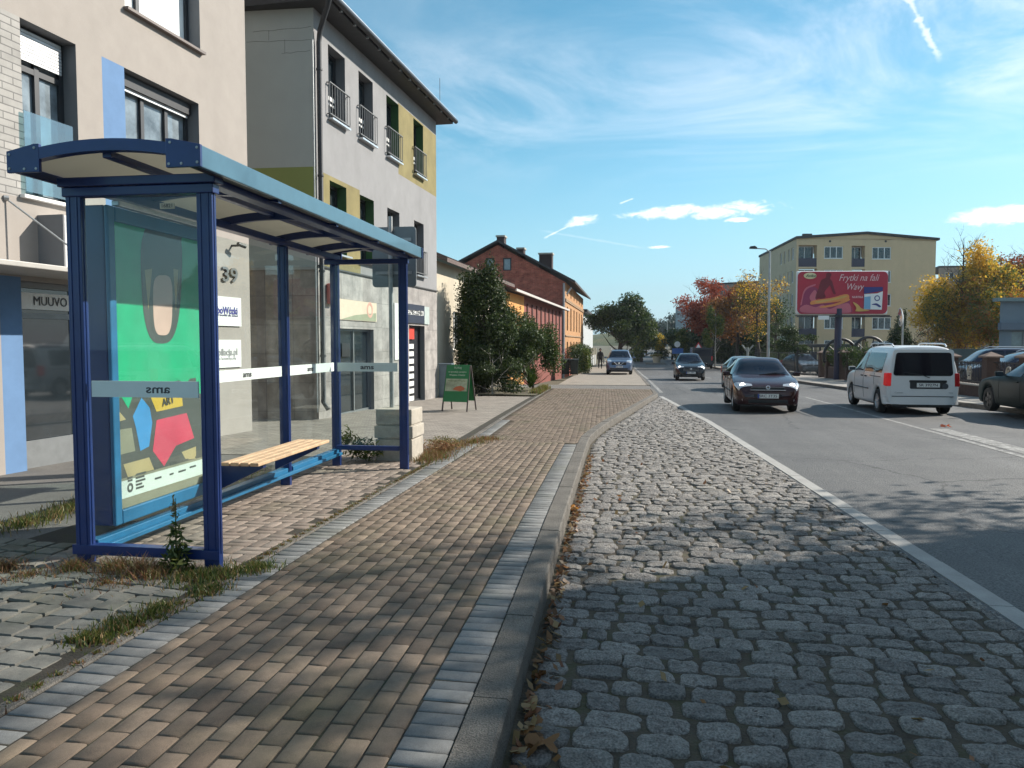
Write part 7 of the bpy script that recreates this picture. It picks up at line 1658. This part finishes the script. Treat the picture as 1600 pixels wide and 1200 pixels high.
# ------------------------------------------------------------------ person walking on the far left footpath
def person(label, x, y, rz):
    t = thing('person', label, 'person', (x, y, gz(y)), rz)
    V = [(0, 0, .95), (0, .01, 1.15), (0, .02, 1.38), (0, .0, 1.50), (0, -.01, 1.56), (0, -.03, 1.66), (0, -.02, 1.74),
         (.10, 0, .90), (.11, -.08, .50), (.11, .02, .09), (.11, -.12, .04), (-.10, 0, .90), (-.11, .10, .50), (-.11, .26, .13), (-.11, .16, .05),
         (.19, .02, 1.40), (.25, .06, 1.12), (.25, -.02, .88), (.25, -.05, .80), (-.19, .02, 1.40), (-.26, .0, 1.12), (-.25, -.12, .90), (-.25, -.16, .82)]
    E_ = [(0, 1), (1, 2), (2, 3), (3, 4), (4, 5), (5, 6), (0, 7), (7, 8), (8, 9), (9, 10), (0, 11), (11, 12), (12, 13), (13, 14), (2, 15), (15, 16), (16, 17), (17, 18), (2, 19), (19, 20), (20, 21), (21, 22)]
    Rr = [.16, .15, .17, .07, .065, .095, .07, .11, .07, .05, .045, .11, .07, .05, .045, .075, .055, .04, .045, .075, .055, .04, .045]
    me = bpy.data.meshes.new('body'); me.from_pydata(V, E_, []); o = bpy.data.objects.new('body', me); COL.objects.link(o); o.parent = t
    me.materials.append(mat('dark_clothes', (.012, .012, .014), .9, var=.2)); sk = o.modifiers.new('skin', 'SKIN'); sv = me.skin_vertices[0].data
    for i, r_ in enumerate(Rr): sv[i].radius = (r_*(1.15 if i in (0, 1, 2) else 1), r_)
    sv[0].use_root = True; ss_ = o.modifiers.new('sub', 'SUBSURF'); ss_.levels = 2; ss_.render_levels = 2
    mb = MB(); mb.lathe([(.0, .16), (.07, .14), (.105, .07), (.11, .0), (.095, -.05)], (0, -.015, 1.66), (0, .12, 1), 16); mb.build('hood', mat('dark_clothes', (0, 0, 0)), t, smooth=True, local=True)
    mb = MB(); mb.lathe([(0, .03), (.05, .025), (.065, 0)], (0, -.10, 1.645), (0, -1, .0), 12); mb.build('face', mat('skin', (.42, .25, .18), .6), t, smooth=True, local=True)
    mb = MB(); mb.hexa([(.27, -.13, .45), (.34, -.13, .45), (.34, .13, .45), (.27, .13, .45), (.28, -.11, .78), (.33, -.11, .78), (.33, .11, .78), (.28, .11, .78)]); bg_ = mb.build('bag', mat('bag_dark', (.02, .018, .02), .8), None, local=True, bevel=.02)
    bg_.location = (x, y, gz(y)); bg_.rotation_euler = (0, 0, rz); tag(bg_, 'dark bag carried by the walking person', 'bag')
person('person in dark clothes walking on the left footpath between the hedge and the off-roader', -3.45, 68, .15)

# ------------------------------------------------------------------ across the street, beside the camera: the block that shades the bay
ob = thing('apartment_block', 'long rendered block across the road beside the camera, outside the view', 'building', (16, 4, 0))
po = Plane((13.0, 13.6), (13.0, -20)); po.n = Vector((-1, 0, 0)); hl = []
for f in range(4):
    for k in range(8): hl.append([1.5+k*4, 2.9+k*4, 1.0+f*2.5, 2.3+f*2.5])
wall(po, 0, po.L, -.5, 10.4, hl, [], [beige], ob, .2)
for q_ in hl: window(po, q_, ob, white, .18, .08, (.5,))
mb = MB(); mb.box(13.05, 24, -20, 13.6, 10.38, 10.6); mb.build('roof', roofd, ob)
mb = MB(); mb.face([(13.0, 13.6, -.5), (24, 13.6, -.5), (24, 13.6, 10.4), (13.0, 13.6, 10.4)]); mb.face([(24, -20, -.5), (24, 13.6, -.5), (24, 13.6, 10.4), (24, -20, 10.4)]); mb.build('wall', beige, ob)

mb = MB(); P = []
for j in range(7):
    P.append([(x, 345+j*12, -1+(7.5+2.2*math.sin(x*.021)+1.5*math.sin(x*.06+1))*math.sin(math.pi*j/6)**.7) for x in range(-290, 291, 10)])
mb.grid(P); mb.build('hills', groundmat('wooded_hill', [(.02, .035, .015), (.06, .075, .025), (.10, .08, .03)], .12, .95, 1, 1.5, .4), kind='structure', smooth=True)
# ------------------------------------------------------------------ autumn haze
hm = bpy.data.materials.new('haze_air'); hm.use_nodes = True; hn = hm.node_tree; hn.nodes.clear()
pv = hn.nodes.new('ShaderNodeVolumePrincipled'); pv.inputs['Density'].default_value = .0002; pv.inputs['Color'].default_value = (.82, .9, 1, 1); pv.inputs['Anisotropy'].default_value = .2
hn.links.new(pv.outputs[0], hn.nodes.new('ShaderNodeOutputMaterial').inputs['Volume'])
mb = MB(); mb.box(-305, 305, -65, 425, -3.2, 17.5); mb.build('haze', hm, kind='stuff')
